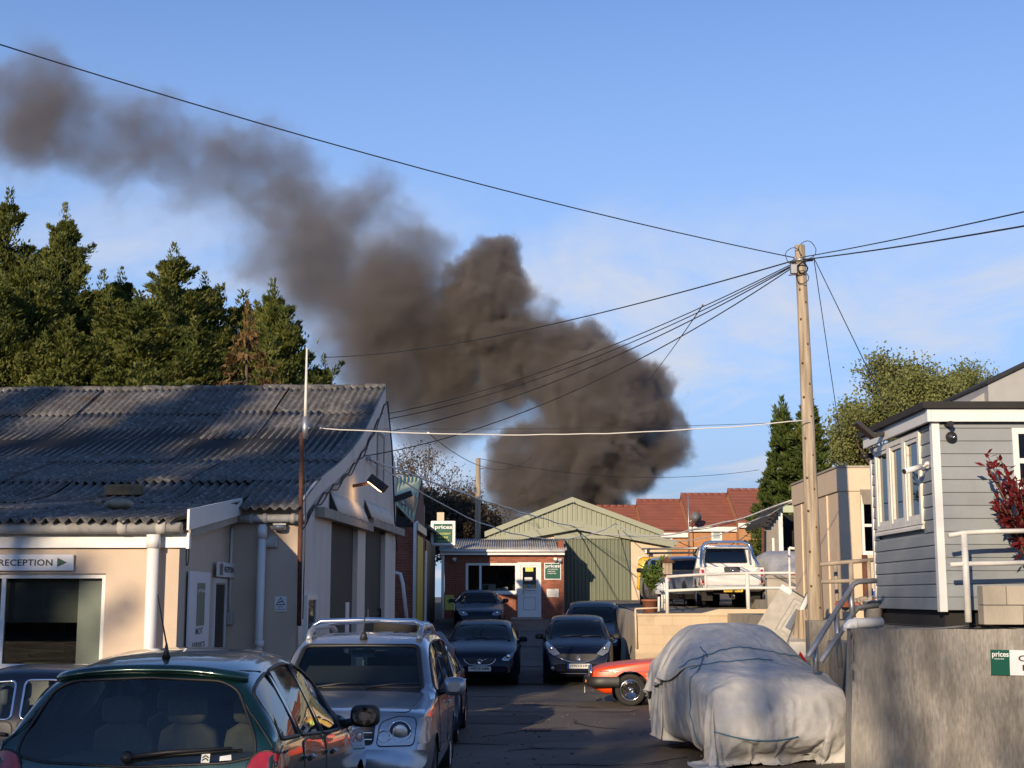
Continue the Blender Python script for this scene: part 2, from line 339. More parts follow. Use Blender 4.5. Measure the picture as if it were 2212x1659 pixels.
def frame(mb, o, ex, nrm, x0, x1, z0, z1, w, d0, d1):
    """rectangular ring of bars, from depth d0 (out) to d1 (in)"""
    o, ex, nrm = Vector(o), Vector(ex), Vector(nrm)
    def bar(a, b, c, d):
        mb.prism([o+ex*p+EZ*q+nrm*d0 for p, q in ((a, c), (b, c), (b, d), (a, d))], nrm*(d1-d0))
    bar(x0, x1, z0, z0+w); bar(x0, x1, z1-w, z1); bar(x0, x0+w, z0+w, z1-w); bar(x1-w, x1, z0+w, z1-w)
    return mb
def panel(name, m, parent, o, ex, nrm, x0, x1, z0, z1, d0, d1=None):
    o, ex, nrm = Vector(o), Vector(ex), Vector(nrm); b = MB(); P = [o+ex*p+EZ*q+nrm*d0 for p, q in ((x0, z0), (x1, z0), (x1, z1), (x0, z1))]
    if d1 is None: b.poly(P)
    else: b.prism(P, nrm*(d1-d0))
    return b.build(name, m, parent)
def window(parent, o, ex, nrm, x0, x1, z0, z1, fw=.05, mull=(), trans=(), inset=.04, glassm=None, name="window", depth=.05, sill=True):
    b = MB(); frame(b, o, ex, nrm, x0, x1, z0, z1, fw, -inset, -inset-depth)
    oo, e, n = Vector(o), Vector(ex), Vector(nrm)
    for x in mull: b.prism([oo+e*p+EZ*q-n*inset for p, q in ((x-fw*.45, z0+fw), (x+fw*.45, z0+fw), (x+fw*.45, z1-fw), (x-fw*.45, z1-fw))], -n*depth)
    for z in trans: b.prism([oo+e*p+EZ*q-n*inset for p, q in ((x0+fw, z-fw*.4), (x1-fw, z-fw*.4), (x1-fw, z+fw*.4), (x0+fw, z+fw*.4))], -n*(depth-.005))
    f = b.build(name, m_white, parent)
    xs = [x0+fw] + list(mull) + [x1-fw]
    for i in range(len(xs)-1):
        panel("pane", glassm or g_win, f, o, ex, nrm, xs[i]+(fw*.45 if i else 0), xs[i+1]-(fw*.45 if i < len(xs)-2 else 0), z0+fw, z1-fw, -inset-depth*.5)
    if sill:
        MB().prism([oo+e*p+EZ*q+n*.0 for p, q in ((x0-.03, z0-.04), (x1+.03, z0-.04), (x1+.03, z0-.003), (x0-.03, z0-.003))], n*.05).build("sill", m_white, f)
    return f
def pipe(name, pts, r, m, parent, n=10, clips=()):
    b = MB().tube(pts, r, n)
    for p, q in clips: b.tube([p, q], r*1.25, n)
    return b.build(name, m, parent)

# ------------------------------------------------------------------ ground
def axis(lo, hi, fine, step, far):
    a = [-far, -far/3, -far/8]; x = lo
    while x <= hi + 1e-6: a.append(x); x += step if fine[0] <= x < fine[1] else step*4
    return a + [far/8, far/3, far]
gx = axis(-60, 60, (-12, 14), 1.0, 3000); gy = axis(-60, 130, (0, 62), 1.0, 3000)
b = MB(); rr = random.Random(3)
b.grid([[(x, y, gz(x, y) + (rr.uniform(-.006, .006) if abs(x) < 20 and 0 < y < 70 else 0)) for x in gx] for y in gy])
tag(b.build("ground", m_asphalt), kind="structure")
# road surface rising to the warehouse, in cast slabs with joints
SL = [(-.1, 33.5, 3.0, 4.1), (-.1, 37.7, 3.0, 4.2), (-.1, 42.0, 3.0, 4.2), (-.1, 46.3, 3.0, 4.1)]
road = None
for i, (xc, y0, hw, ln) in enumerate(SL):
    for k in range(2):
        xa, xb = xc - hw + k*hw + .012, xc - hw + (k+1)*hw - .012
        ys = [y0 + .012 + (ln-.024)*j/4 for j in range(5)]
        b = MB(); b.grid([[(xa + (xb-xa)*q/3, y, gz(0, y) + .022) for q in range(4)] for y in ys])
        if road is None:
            road = b.build("road", m_concrete_slab); tag(road, kind="structure")
        else: b.build("slab", m_concrete_slab, road)
b = MB(); pts = []
for i in range(40):
    x = -2.2 + 4.3*i/39; pts.append(x)
P0 = [[(x, 28.9 + .03*math.sin(i*1.7) + d, gz(x, 28.9) + .008) for d in (-.02, .02 + .01*math.sin(i*2.3))] for i, x in enumerate(pts)]
b.grid(P0); b.build("joint", m_black, road)

gnd = bpy.data.objects["ground"]; rp_ = random.Random(12)
m_patch = [mat("dark_tarmac_patch", (.058, .052, .048), .85, var=.2, scale=2, grain=.3, bump=.5, bump_scale=50), mat("worn_tarmac_patch", (.125, .108, .09), .88, var=.2, scale=2, grain=.3, bump=.5, bump_scale=50)]
for k, (px, py, w, h) in enumerate(((.6, 16.2, .9, .6), (1.4, 20.3, 1.2, .5), (-.2, 24.6, .8, .9), (.9, 26.6, 1.5, .4), (1.5, 13.2, .8, .8), (-.1, 30.8, 1.1, .6))):
    n = 22; P = []
    for i in range(n):
        a = 2*math.pi*i/n; r = 1/max(abs(math.cos(a)), abs(math.sin(a)))**.7*rp_.uniform(.88, 1.05); x, y = px+w*r*math.cos(a), py+h*r*math.sin(a); P.append((x, y, gz(x, y)+.0105))
    MB().poly(P).build("tarmac_patch", m_patch[k % 2], gnd)
for k in range(9):
    x, y = rp_.uniform(-.8, 2.2), rp_.uniform(13, 29); a = rp_.uniform(0, 3.1); P = []
    for i in range(14): P.append((x, y, gz(x, y)+.012)); a += rp_.uniform(-.5, .5); x += .16*math.cos(a); y += .16*math.sin(a)
    MB().tube(P, [.003+.004*math.sin(math.pi*i/13) for i in range(14)], 4).build("crack", m_black, gnd)
o = MB().box((.2, 22.5, gz(.4, 22.7)+.008), (.62, 22.92, gz(.4, 22.7)+.016)).build("drain_cover", m_rust, gnd)
for k in range(5): MB().box((.24+.075*k, 22.56, gz(.4, 22.7)+.016), (.27+.075*k, 22.86, gz(.4, 22.7)+.02)).build("drain_slot", m_black, gnd)
# ------------------------------------------------------------------ LEFT GARAGE
GO = Vector((-3.284, 21.4, 0)); GT = R(-3.07)
gar = empty("garage_workshop", GO, GT, "long cream garage workshop with sagging grey corrugated roof and tall dark sliding doors", "building")
gM = Matrix.Translation(GO) @ Matrix.Rotation(GT, 4, 'Z'); gI = gM.inverted(); gX = gM.to_3x3() @ Vector((1, 0, 0)); gY = gM.to_3x3() @ Vector((0, 1, 0))
def gh_side(u, v, dx=0):      # photo point on the gable wall plane -> local
    return gI @ hit(u, v, gM @ Vector((dx, 0, 0)), gX)
def gh_front(u, v, dy=0):
    return gI @ hit(u, v, gM @ Vector((0, dy, 0)), gY)
prof = pchip([(-.3, 3.16), (0, 3.26), (1.35, 3.72), (3.45, 4.24), (5.5, 4.88), (8.75, 6.36)])
RIDGE, FAR = 8.75, 10.95
def roofz(y): return prof(y) if y <= RIDGE else 6.36 - (y-RIDGE)*.74
XL = -12.0
# gable wall, with two door openings and a loft vent
d1a, d1b = gh_side(716, 1135).y, gh_side(774, 1135).y
d2a, d2b = gh_side(790, 1140).y, gh_side(833, 1140).y
dtop = gh_side(745, 1128).z
dtop2 = gh_side(811, 1136).z
ys = sorted({0, d1a, d1b, d2a, d2b, FAR, *[k*.5 for k in range(1, 22)], RIDGE})
b = MB()
for i in range(len(ys)-1):
    y0, y1 = ys[i], ys[i+1]; m = (y0+y1)/2
    zb = dtop if d1a < m < d1b else dtop2 if d2a < m < d2b else -.5
    t0, t1 = roofz(y0)-.03, roofz(y1)-.03
    b.poly([(0, y0, zb), (0, y1, zb), (0, y1, t1), (0, y0, t0)]); b.poly([(-.22, y0, zb), (-.22, y0, t0), (-.22, y1, t1), (-.22, y1, zb)])
    if zb > 0: b.poly([(0, y0, zb), (-.22, y0, zb), (-.22, y1, zb), (0, y1, zb)])
for y in (d1a, d1b, d2a, d2b): b.poly([(0, y, -.5), (-.22, y, -.5), (-.22, y, dtop), (0, y, dtop)])
b.poly([(0, FAR, -.5), (-.22, FAR, -.5), (-.22, FAR, roofz(FAR)-.03), (0, FAR, roofz(FAR)-.03)])
gw = b.build("gable_wall", m_gable, gar)
MB().box((XL, FAR-.2, -.5), (-.22, FAR, roofz(FAR)-.05)).build("rear_wall", m_gable, gar)
for k, (ya, yb, tp) in enumerate(((d1a, d1b, dtop), (d2a, d2b, dtop2))):
    d = MB().box((-.16, ya+.03, -.3), (-.10, yb, tp+.03)).build("sliding_door", m_doorgrey, gar)
    MB().box((-.1, ya-.0, -.3), (-.02, ya+.16, tp)).build("edge_post", m_black, d)
    if k == 0:
        MB().box((-.098, yb-.75, .2), (-.088, yb-.35, 1.75)).build("white_board", m_paper, d)
    else:
        MB().box((-.098, ya+1.0, 1.35), (-.09, ya+1.12, 1.6)).build("plate", m_steel, d)
        MB().tube([(-.07, yb-.4, 1.6), (-.06, yb-.2, 1.6), (-.06, yb-.2, .9)], .02, 6).build("bolt", m_black, d)
    MB().tube([(-.097, ya+.2, tp*.45), (-.097, yb-.1, tp*.45)], .008, 4).build("panel_joint", m_black, d)
# header beams (sliding tracks) and the asbestos awnings above them
for (a, c) in (((681, 1092), (790, 1149)), ((790, 1116), (860, 1159))):
    pa, pc = gh_side(*a), gh_side(*c); z = (pa.z+pc.z)/2
    MB().box((.0, pa.y, z-.09), (.16, pc.y, z+.07)).build("door_track", m_conc, gar)
for (ya, yb, tp) in ((d1a-.25, d1b+.25, dtop), (d2a-.25, d2b+.3, dtop2)):
    b = MB(); n = 24
    b.grid([[(.02 + .15*t, ya + (yb-ya)*i/n, tp + .44 - .30*t - .05*t*t + .012*math.sin(i*1.6)) for t in (0, .5, 1.0)] for i in range(n+1)])
    aw = b.build("awning", m_gable, gar)
    sm = aw.modifiers.new("thick", 'SOLIDIFY'); sm.thickness = .015
    MB().prism([(.02, ya, tp+.42), (.15, ya, tp+.10), (.02, ya, tp+.10)], (0, .02, 0)).build("awning_cheek", m_black, gar)
# loft vent
pa, pc = gh_side(814, 930), gh_side(827, 1055)
v = MB(); frame(v, (0, 0, 0), (0, 1, 0), (1, 0, 0), pa.y, pc.y, pc.z, pa.z, .06, .03, -.02)
lv = v.build("loft_vent", m_conc, gar)
for k in range(18):
    z = pc.z + .1 + (pa.z-pc.z-.2)*k/17
    MB().prism([(.012, pa.y+.06, z), (.012, pc.y-.06, z), (-.01, pc.y-.06, z+.09), (-.01, pa.y+.06, z+.09)], (.004, 0, 0)).build("louvre_slat", m_gable, lv)
# small window by the corner
p0, p1 = gh_side(658, 1290), gh_side(677, 1400)
window(gar, (0, 0, 0), (0, 1, 0), (1, 0, 0), p0.y, p1.y, .65, 1.88, fw=.07, trans=(1.32,), inset=-.05, depth=.05, name="window")
# verge strip along the gable + cable clipped to it
b = MB()
for i in range(40):
    y0, y1 = RIDGE*i/40, RIDGE*(i+1)/40
    b.prism([(.0, y0, roofz(y0)-.24), (.0, y1, roofz(y1)-.24), (.0, y1, roofz(y1)+.03), (.0, y0, roofz(y0)+.03)], (.05, 0, 0))
b.build("verge_board", m_gable, gar)
b = MB(); b.tube([(.06, RIDGE*i/30, roofz(RIDGE*i/30)-.30-.04*math.sin(i*1.9)) for i in range(31)], .018, 5); b.tube([(.07, RIDGE*i/30, roofz(RIDGE*i/30)-.35-.05*math.sin(i*1.3+1)) for i in range(29)], .013, 5)
b.tube([(.07, RIDGE+.12, 6.1), (.07, RIDGE+.9, 5.2), (.07, RIDGE+1.6, 3.4), (.07, RIDGE+2.0, 2.9)], .018, 5)
b.build("clipped_cables", m_cable, gar)
# main front wall (short strip right of the reception lean-to)
MB().prism([(-1.06, 0, -.5), (-.0, 0, -.5), (-.0, 0, 3.2), (-1.06, 0, 3.2)], (0, .2, 0)).build("front_wall", m_render, gar)
# ---- reception lean-to
ec = Vector((-.755, -3.646, 0)); em = Vector((-1.053, -.003, 0))
wl, wr = gI @ hit(-14, 1300, gM @ ec, gY), gI @ hit(226, 1300, gM @ ec, gY)
wt_, wb_ = (gI @ hit(100, 1239, gM @ ec, gY)).z, .95
b = MB(); wallgrid(b, ec, (1, 0, 0), (0, -1, 0), XL, 0, -.5, 2.66, [(wl.x-ec.x-1.2, wr.x-ec.x, wb_, wt_)], .2)
b.build("reception_wall", m_render, gar)
sdir = (em-ec).normalized(); sn = Vector((sdir.y, -sdir.x, 0)); sl = (em-ec).length
b = MB(); b.poly([ec+sn*0, em, em+EZ*3.15, ec+EZ*2.70]); 
b.v = [p for p in b.v]; b = MB().prism([ec-EZ*.5, em-EZ*.5, em+EZ*3.15, ec+EZ*2.62], -sn*.2); b.build("reception_side_wall", m_render, gar)
x0, x1 = wl.x-ec.x-1.2, wr.x-ec.x
wf = window(gar, ec, (1, 0, 0), (0, -1, 0), x0, x1, wb_, wt_, fw=.06, mull=(wl.x-ec.x+.1,), inset=.05, name="reception_window")
panel("blind", m_paper, wf, ec, (1, 0, 0), (0, -1, 0), x1-.40, x1-.06, wb_+.06, wt_-.06, -.16, -.17)
panel("roller_blind", mat("blind_grey", (.20, .21, .20), .9), wf, ec, (1, 0, 0), (0, -1, 0), x0+.06, x1-.40, wt_-.62, wt_-.06, -.22, -.23)
b = MB(); ox, oy = ec.x, ec.y
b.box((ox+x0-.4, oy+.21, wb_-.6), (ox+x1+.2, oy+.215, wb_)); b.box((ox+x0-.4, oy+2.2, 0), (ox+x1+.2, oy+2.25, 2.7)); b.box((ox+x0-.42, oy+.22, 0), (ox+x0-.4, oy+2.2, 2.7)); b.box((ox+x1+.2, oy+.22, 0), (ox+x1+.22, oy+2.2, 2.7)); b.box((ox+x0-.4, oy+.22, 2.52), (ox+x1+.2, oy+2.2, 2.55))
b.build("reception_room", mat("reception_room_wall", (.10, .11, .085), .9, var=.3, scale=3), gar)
b = MB()
for k in range(7): b.box((ox+x1-1.3+.23*(k % 3), oy+2.15, 1.0+.28*(k//3)), (ox+x1-1.12+.23*(k % 3), oy+2.19, 1.2+.28*(k//3)))
b.build("pinned_papers", m_dark, gar)
# fascia, gutter, downpipe, verge board of the lean-to
MB().box((XL, ec.y-.06, 2.47), (ec.x+.10, ec.y-.012, 2.64)).build("fascia_board", m_white, gar)
MB().box((ec.x+.102, ec.y-.07, 2.455), (ec.x+.14, ec.y+.02, 2.655)).build("fascia_end", m_white, gar)
gy0 = ec.y - .16
b = MB().tube([(XL, gy0, 2.73), (ec.x+.06, gy0, 2.71)], .075, 12)
for x in (-5.5, -3.4, -1.5, -1.0): b.tube([(x, gy0, 2.72), (x+.12, gy0, 2.72)], .088, 12)
b.build("gutter", m_oldpipe, gar)
dpx = (gI @ hit(335, 1300, gM @ ec, gY)).x
b = MB().tube([(dpx, gy0, 2.62), (dpx, gy0, -.2)], .075, 14); b.tube([(dpx, gy0, 2.63), (dpx, gy0, 2.46)], .09, 14); b.tube([(dpx, gy0, 1.1), (dpx, gy0, .95)], .088, 14)
b.build("downpipe", m_white, gar)
v0, v1 = ec + Vector((.17, -.30, 0)), em + Vector((.15, 0, 0))
MB().prism([v0+EZ*2.68, v1+EZ*3.10, v1+EZ*3.36, v0+EZ*2.94], sn*.03).build("verge_board", m_white, gar)
MB().prism([v0+EZ*2.60+sdir*.25, v1+EZ*3.0, v1+EZ*3.10, v0+EZ*2.70+sdir*.25], -sn*.03).build("lead_flashing", m_conc, gar)
# main wall gutter, downpipe, lamp, box
gpa, gpb = gh_front(500, 1120, -.12), gh_front(652, 1120, -.12)
b = MB().tube([gpa, gpb+Vector((.06, 0, 0))], .065, 12); 
for k in (.25, .45, .85): 
    q = gpa.lerp(gpb, k); b.tube([q, q+Vector((.07, 0, 0))], .078, 12)
b.build("gutter", m_oldpipe, gar)
q = gh_front(567, 1140, -.12); b = MB().tube([q+EZ*.05, (q.x-.02, q.y, -.2)], .062, 14); b.tube([q+EZ*.02, q-EZ*.16], .076, 14); b.tube([(q.x, q.y, 1.2), (q.x, q.y, 1.1)], .072, 14)
b.build("downpipe", m_white, gar)
# reception door in the side wall, electric box, conduit
def sw(u, v): return gI @ hit(u, v, gM @ ec, gM.to_3x3() @ sn)
q0, q1 = sw(461, 1250), sw(484, 1330); ta, tb = (q0-ec).dot(sdir), (q1-ec).dot(sdir)
df = MB(); frame(df, ec, sdir, sn, ta, tb, .1, 2.12, .07, .03, -.03); dfo = df.build("reception_door", m_white, gar)
panel("pane", g_win, dfo, ec, sdir, sn, ta+.07, tb-.07, .5, 2.03, .012); panel("panel", m_white, dfo, ec, sdir, sn, ta+.07, tb-.07, .17, .5, .005, .012)
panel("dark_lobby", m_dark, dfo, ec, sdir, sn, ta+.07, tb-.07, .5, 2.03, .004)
qb = sw(491, 1337); t = (qb-ec).dot(sdir)
panel("switch_box", m_steel, gar, ec, sdir, sn, t-.06, t+.10, qb.z-.08, qb.z+.10, .003, .09)
MB().tube([ec+sdir*(t-.01)+sn*.03+EZ*(qb.z+.1), ec+sdir*(t-.01)+sn*.03+EZ*2.9], .02, 8).build("conduit", m_white, gar)
b = MB(); c = sw(400, 1200)
b.tube([c+EZ*.45+sn*.02, c+EZ*.2+sdir*.1+sn*.03] + [c+sn*.03+sdir*.09*math.sin(a)+EZ*(.13*math.cos(a)) for a in [k*.5 for k in range(14)]] + [c+EZ*.3-sdir*.05+sn*.03], .007, 5)
b.build("loose_cable_loop", m_cable, gar)
# ---- roof sheets, each its own piece
def sheet_mesh(y0, y1, z0, z1, waves=7, pitch=.15, amp=.025, curve=None):
    b = MB(); n = waves*8; rows = 5
    b.grid([[(pitch*waves*i/n, y0+(y1-y0)*j/rows, (curve(y0+(y1-y0)*j/rows) if curve else z0+(z1-z0)*j/rows) + amp*math.cos(2*math.pi*i/8)) for i in range(n+1)] for j in range(rows+1)])
    return b.mesh("roof_sheet", m_asb)
roof = MB().poly([(XL, .0, 3.0), (-.22, .0, 3.0), (-.22, RIDGE, 6.1), (XL, RIDGE, 6.1)]).poly([(XL, FAR, roofz(FAR)-.1), (-.22, FAR, roofz(FAR)-.1), (-.22, RIDGE, 6.1), (XL, RIDGE, 6.1)]).build("roof", m_dark, gar)
rows = [(7.05, RIDGE, XL, .06, .0), (5.35, 7.2, XL, .06, .012), (3.35, 5.5, XL, .06, .024), (1.25, 3.5, XL, .06, .036), (-.28, 1.42, -1.02, .06, .05)]
for k, (ya, yb, xa, xb, lift) in enumerate(rows):
    me = sheet_mesh(ya, yb, 0, 0, curve=lambda y: roofz(y)+.02)
    x = xb - 1.05 if k < 4 else xb - 1.05; q = 0
    while x > xa - .9:
        o = link("roof_sheet", me, roof, (x, rng.uniform(-.05, .05), .03*k/4*0 - lift*.0 + (4-k)*.010 + rng.uniform(-.004, .006)), (rng.uniform(-.0012, .0012), rng.uniform(-.006, .006), 0))
        s = o.modifiers.new("thick", 'SOLIDIFY'); s.thickness = .009
        x -= 1.05 - .0; q += 1
lz = pchip([(ec.y-.30, 2.80), (ec.y+1.6, 3.05), (.3, 3.36), (1.45, 3.74)])
for k, (ya, yb) in enumerate(((-.6, 1.42), (-2.2, -.45), (ec.y-.30, -2.0))):
    me = sheet_mesh(ya, yb, 0, 0, curve=lz, amp=.034)
    x = ec.x + .02 - 1.05 - .08*(2-k)
    while x > XL - .9:
        o = link("roof_sheet", me, roof, (x, rng.uniform(-.05, .05), (2-k)*.013 + rng.uniform(-.01, .012)), (rng.uniform(-.002, .002), rng.uniform(-.008, .008), 0))
        s = o.modifiers.new("thick", 'SOLIDIFY'); s.thickness = .009; x -= 1.05
x = .05
while x > XL:
    MB().lathe([(.11, 0), (.12, .04), (.11, .46)], (0, 0, 0), 'x', 14).build("ridge_tile", m_asb, roof, (x-.46, RIDGE, 6.36+rng.uniform(-.01, .015)), (0, rng.uniform(-.01, .01), 0)); x -= .45
MB().box((XL, ec.y+.2, 2.60), (ec.x-.02, ec.y+.24, 2.70)).build("closure_strip", m_white, gar)

# things fixed to or lying on the garage
def on_g(name, p, label, cat, rz=0): return empty(name, gM @ Vector(p), GT + rz, label, cat)
# RECEPTION arrow board
A, B = gI @ hit(-60, 1198, gM @ ec, gY), gI @ hit(161, 1233, gM @ ec, gY)
sg = on_g("reception_sign", (A.x, ec.y-.03, B.z), "white board reading RECEPTION with green arrow, above the wide window", "sign")
W_, H_ = B.x-A.x, A.z-B.z
MB().box((0, -.02, 0), (W_, .0, H_)).build("board", m_signwhite, sg, bevel=.006)
def spx(u): return (gI @ hit(u, 1215, gM @ ec, gY)).x - A.x
letters("RECEPTION", (spx(1), -.02, H_*.30), EX, EZ, spx(117)-spx(1), H_*.40, m_ink, sg)
flat("arrow", [(spx(127), H_*.22), (spx(148), H_*.5), (spx(127), H_*.80)], (0, -.02, 0), EX, EZ, m_inkgreen, sg, .004)
# small RECEPTION projecting sign + MOT SERVICE board on the side wall
def side_sign(u0, v0, u1, v1, name, label, out=.03):
    a, c = sw(u0, v0), sw(u1, v1); w = (c-a).dot(sdir); h = a.z-c.z; p = a + sn*out; p.z = c.z
    o = empty(name, gM @ p, GT + math.atan2(sdir.y, sdir.x), label, "sign")
    MB().box((0, -.02, 0), (w, .0, h)).build("board", m_signwhite, o); return o, w, h
s1, w, h = side_sign(459, 1213, 494, 1248, "small_reception_sign", "small white RECEPTION sign above the side door of the lean-to", .06)
letters("RECEPTION", (w*.38, -.02, h*.32), EX, EZ, w*.58, h*.42, m_ink, s1); flat("crest", [(w*.1, h*.1), (w*.3, h*.1), (w*.3, h*.9), (w*.1, h*.9)], (0, -.02, 0), EX, EZ, mat("grey_green_ink", (.16, .17, .15), .5), s1)
s2, w, h = side_sign(402, 1233, 441, 1432, "mot_service_sign", "tall white board reading prices MOT SERVICE beside the side door", .03)
flat("green_block", [(w*.36, h*.42), (w*.74, h*.42), (w*.74, h*.88), (w*.36, h*.88)], (0, -.02, 0), EX, EZ, mat("faded_green", (.16, .20, .15), .5), s2)
letters("prices", (w*.39, -.02, h*.765), EX, EZ, w*.32, h*.06, m_signwhite, s2, lift=.008)
letters("MOT", (w*.34, -.02, h*.33), EX, EZ, w*.34, h*.07, m_ink, s2); letters("SERVICE", (w*.2, -.02, h*.18), EX, EZ, w*.6, h*.07, m_ink, s2)
# CCTV notice
a, c = gh_front(594, 1288), gh_front(619, 1321); w, h = c.x-a.x, a.z-c.z
s3 = on_g("cctv_notice", (a.x, -.006, c.z), "white CCTV notice with camera triangle on the cream wall near the corner", "sign")
MB().box((0, -.01, 0), (w, 0, h)).build("board", m_signwhite, s3)
flat("triangle", [(w*.1, h*.42), (w*.9, h*.42), (w*.5, h*.95)], (0, -.01, 0), EX, EZ, m_ink, s3, .002); flat("triangle_field", [(w*.2, h*.47), (w*.8, h*.47), (w*.5, h*.86)], (0, -.01, 0), EX, EZ, m_signwhite, s3, .004)
flat("camera_symbol", [(w*.33, h*.56), (w*.66, h*.62), (w*.62, h*.70), (w*.33, h*.62)], (0, -.01, 0), EX, EZ, m_ink, s3, .006)
letters("CCTV", (w*.28, -.01, h*.24), EX, EZ, w*.44, h*.11, m_ink, s3); letters("IN OPERATION", (w*.1, -.01, h*.1), EX, EZ, w*.8, h*.08, m_ink, s3)
# security lamp and junction box on front wall
a = gh_front(606, 1137); l = on_g("security_lamp", (a.x, -.06, a.z), "small lit bulkhead lamp under the gutter by the corner", "lamp")
MB().box((-.10, -.02, .02), (.10, .06, .07)).build("bracket", m_steel, l); MB().lathe([(.0, -.07), (.10, -.06), (.115, .02)], (0, -.03, 0), 'z', 14).build("lens", m_lens, l)
a = gh_front(588, 1171); l = on_g("junction_box", (a.x, -.055, a.z), "grey electrical junction box beside the white downpipe", "box")
MB().box((-.10, -.03, -.08), (.09, .05, .08)).build("case", m_oldpipe, l, bevel=.01); MB().box((-.07, -.045, -.05), (.06, -.032, .05)).build("lid", m_steel, l)
# floodlight on the gable (lit)
a = gh_side(762, 1050); l = on_g("gable_floodlight", (0, a.y, a.z), "lit black floodlight on arm high on the gable wall", "lamp")
MB().tube([(.0, 0, 0), (.35, 0, .06)], .03, 8).build("arm", m_rust, l)
Mx = Matrix.Rotation(R(38), 3, 'Y')
MB().obox((.48, 0, .05), .34, .42, .16, Mx).build("housing", m_black, l); MB().obox((.47-.052, 0, .05-.066+.0), .27, .34, .012, Mx).build("lens", emit("lamp_glow", (1.0, .62, .28), 5.0), l)
# aerial mast at the corner
a, c, e = gh_front(646, 1352, -.2), gh_front(652, 935, -.2), gh_front(663, 752, -.2)
l = on_g("aerial_mast", (a.x, a.y, a.z), "rusty pipe mast with white whip aerial clamped at the garage corner", "aerial")
d1, d2 = c-a, e-a
MB().tube([(0, 0, 0), d1], .035, 10).build("pipe", m_rust, l); MB().tube([d1+Vector((.05, 0, -.1)), d1+Vector((.05, 0, .25))], .045, 10).build("clamp", m_steel, l)
MB().tube([d1+Vector((.05, 0, .2)), d1.lerp(d2, .4)+Vector((.03, 0, 0)), d2], [.028, .024, .014], 8).build("whip", m_whitepaint, l)
MB().tube([(.06, -.03, .1), (.07, -.05, 1.2), (.06, -.03, 2.2), d1+Vector((.06, -.03, -.1))], .008, 5).build("feeder_cable", m_cable, l)
# concrete block and sandbag on the lean-to roof
a = gI @ hit(267, 1079, gM @ Vector((0, .35, 0)), gY)
l = on_g("roof_block", (a.x, .35, lz(.35)+.06), "brown concrete block weighing down the corrugated roof", "block")
MB().box((-.28, -.11, 0), (.28, .11, .16)).build("block", mat("mossy_block", (.16, .12, .07), .95, var=.3, scale=8), l, bevel=.015); MB().box((-.2, -.08, .158), (.2, .08, .172)).build("moss_top", mat("moss", (.10, .09, .03), .95, var=.3), l)
a = gI @ hit(256, 1109, gM @ Vector((0, -2.3, 0)), gY)
l = on_g("sandbag", (a.x, -2.3, lz(-2.3)+.03), "grey sandbag slumped on the roof edge above the gutter", "bag")
MB().grid([[( .19*math.cos(t)*math.sin(p)*1.1, .14*math.sin(t)*math.sin(p), .07+.07*math.cos(p)+.012*math.sin(5*t)) for t in [2*math.pi*k/20 for k in range(21)]] for p in [math.pi*k/10 for k in range(11)]]).build("sack", mat("sacking", (.30, .25, .18), .95, var=.2, scale=12, bump=.5), l)
MB().tube([(-.26, 0, .08), (-.30, .02, .10)], [.03, .05], 8).build("tied_neck", MATS["sacking"], l)

# ------------------------------------------------------------------ bricks laid one by one
def bricks(parent, o, ex, nrm, x0, x1, z0, z1, holes, limit=300, L=.225, H=.075, focus=None):
    o, ex, nrm = Vector(o), Vector(ex), Vector(nrm)
    rz = math.atan2(ex.y, ex.x)
    def bm(l): return MB().box((.005, -.001, .005), (l-.005, .05, H-.005)).mesh("brick", m_brick)
    full, half = bm(L), {}
    cells = []; r = 0; z = z0
    while z + H <= z1 + .01:
        x = x0 - (L/2 if r % 2 else 0)
        while x < x1 - .02:
            a, c = max(x, x0), min(x+L, x1)
            segs = [(a, c)]
            for h in holes:
                if h[2] < z+H*.6 and h[3] > z+H*.4:
                    ns = []
                    for p, q in segs:
                        if q <= h[0] or p >= h[1]: ns.append((p, q)); continue
                        if p < h[0]: ns.append((p, h[0]))
                        if q > h[1]: ns.append((h[1], q))
                    segs = ns
            cells += [(p, z, q-p) for p, q in segs if q-p > .03]
            x += L
        z += H; r += 1
    if focus: cells.sort(key=lambda c: (c[0]-focus[0])**2 + (c[1]-focus[1])**2)
    rest = MB(); out = Matrix.Rotation(rz, 4, 'Z')
    for i, (x, z, l) in enumerate(cells):
        p = o + ex*x + EZ*z + nrm*rng.uniform(.0, .005)
        if i < limit:
            k = round(l, 2)
            if abs(l-L) < .004: me = full
            else:
                if k not in half: half[k] = bm(k)
                me = half[k]
            link("brick", me, parent, p, (0, 0, rz))
        else:
            q = len(rest.v); rest.box((.005, -.001, .005), (l-.005, .05, H-.005))
            for j in range(q, len(rest.v)): rest.v[j] = out.to_3x3() @ rest.v[j] + p
    if rest.v: tag(rest.build("brickwork", m_brick, parent), kind="stuff")

# ------------------------------------------------------------------ RED BRICK WORKSHOP behind the garage
bw = empty("brick_workshop", (0, 0, 0), 0, "red brick workshop with pale green sheet roof and yellow door beyond the garage", "building")
Y1 = 38.0; xl, xr = -5.2, at(893, 1200, Y1).x; zt = at(880, 1139, Y1).z; zg = gz(-3, Y1)
MB().box((xl, Y1+.012, zg-.4), (xr, Y1+.25, zt)).build("front_wall", m_mortar, bw)
bricks(bw, (0, Y1, 0), (1, 0, 0), (0, -1, 0), at(852, 1200, Y1).x-.1, xr, zg, zt, [], 300, focus=(xr, zt))
Yb = 43.0; xs = xr
MB().box((xs-.25, Y1+.26, zg-.4), (xs-.012, Yb, zt+.9)).build("side_wall", m_mortar, bw)
bricks(bw, (xs, 0, 0), (0, 1, 0), (1, 0, 0), Y1+.06, Yb, gz(-2.5, 40), zt+.2, [(39.3, 41.7, 0, at(901, 1158, 40).z)], 60)
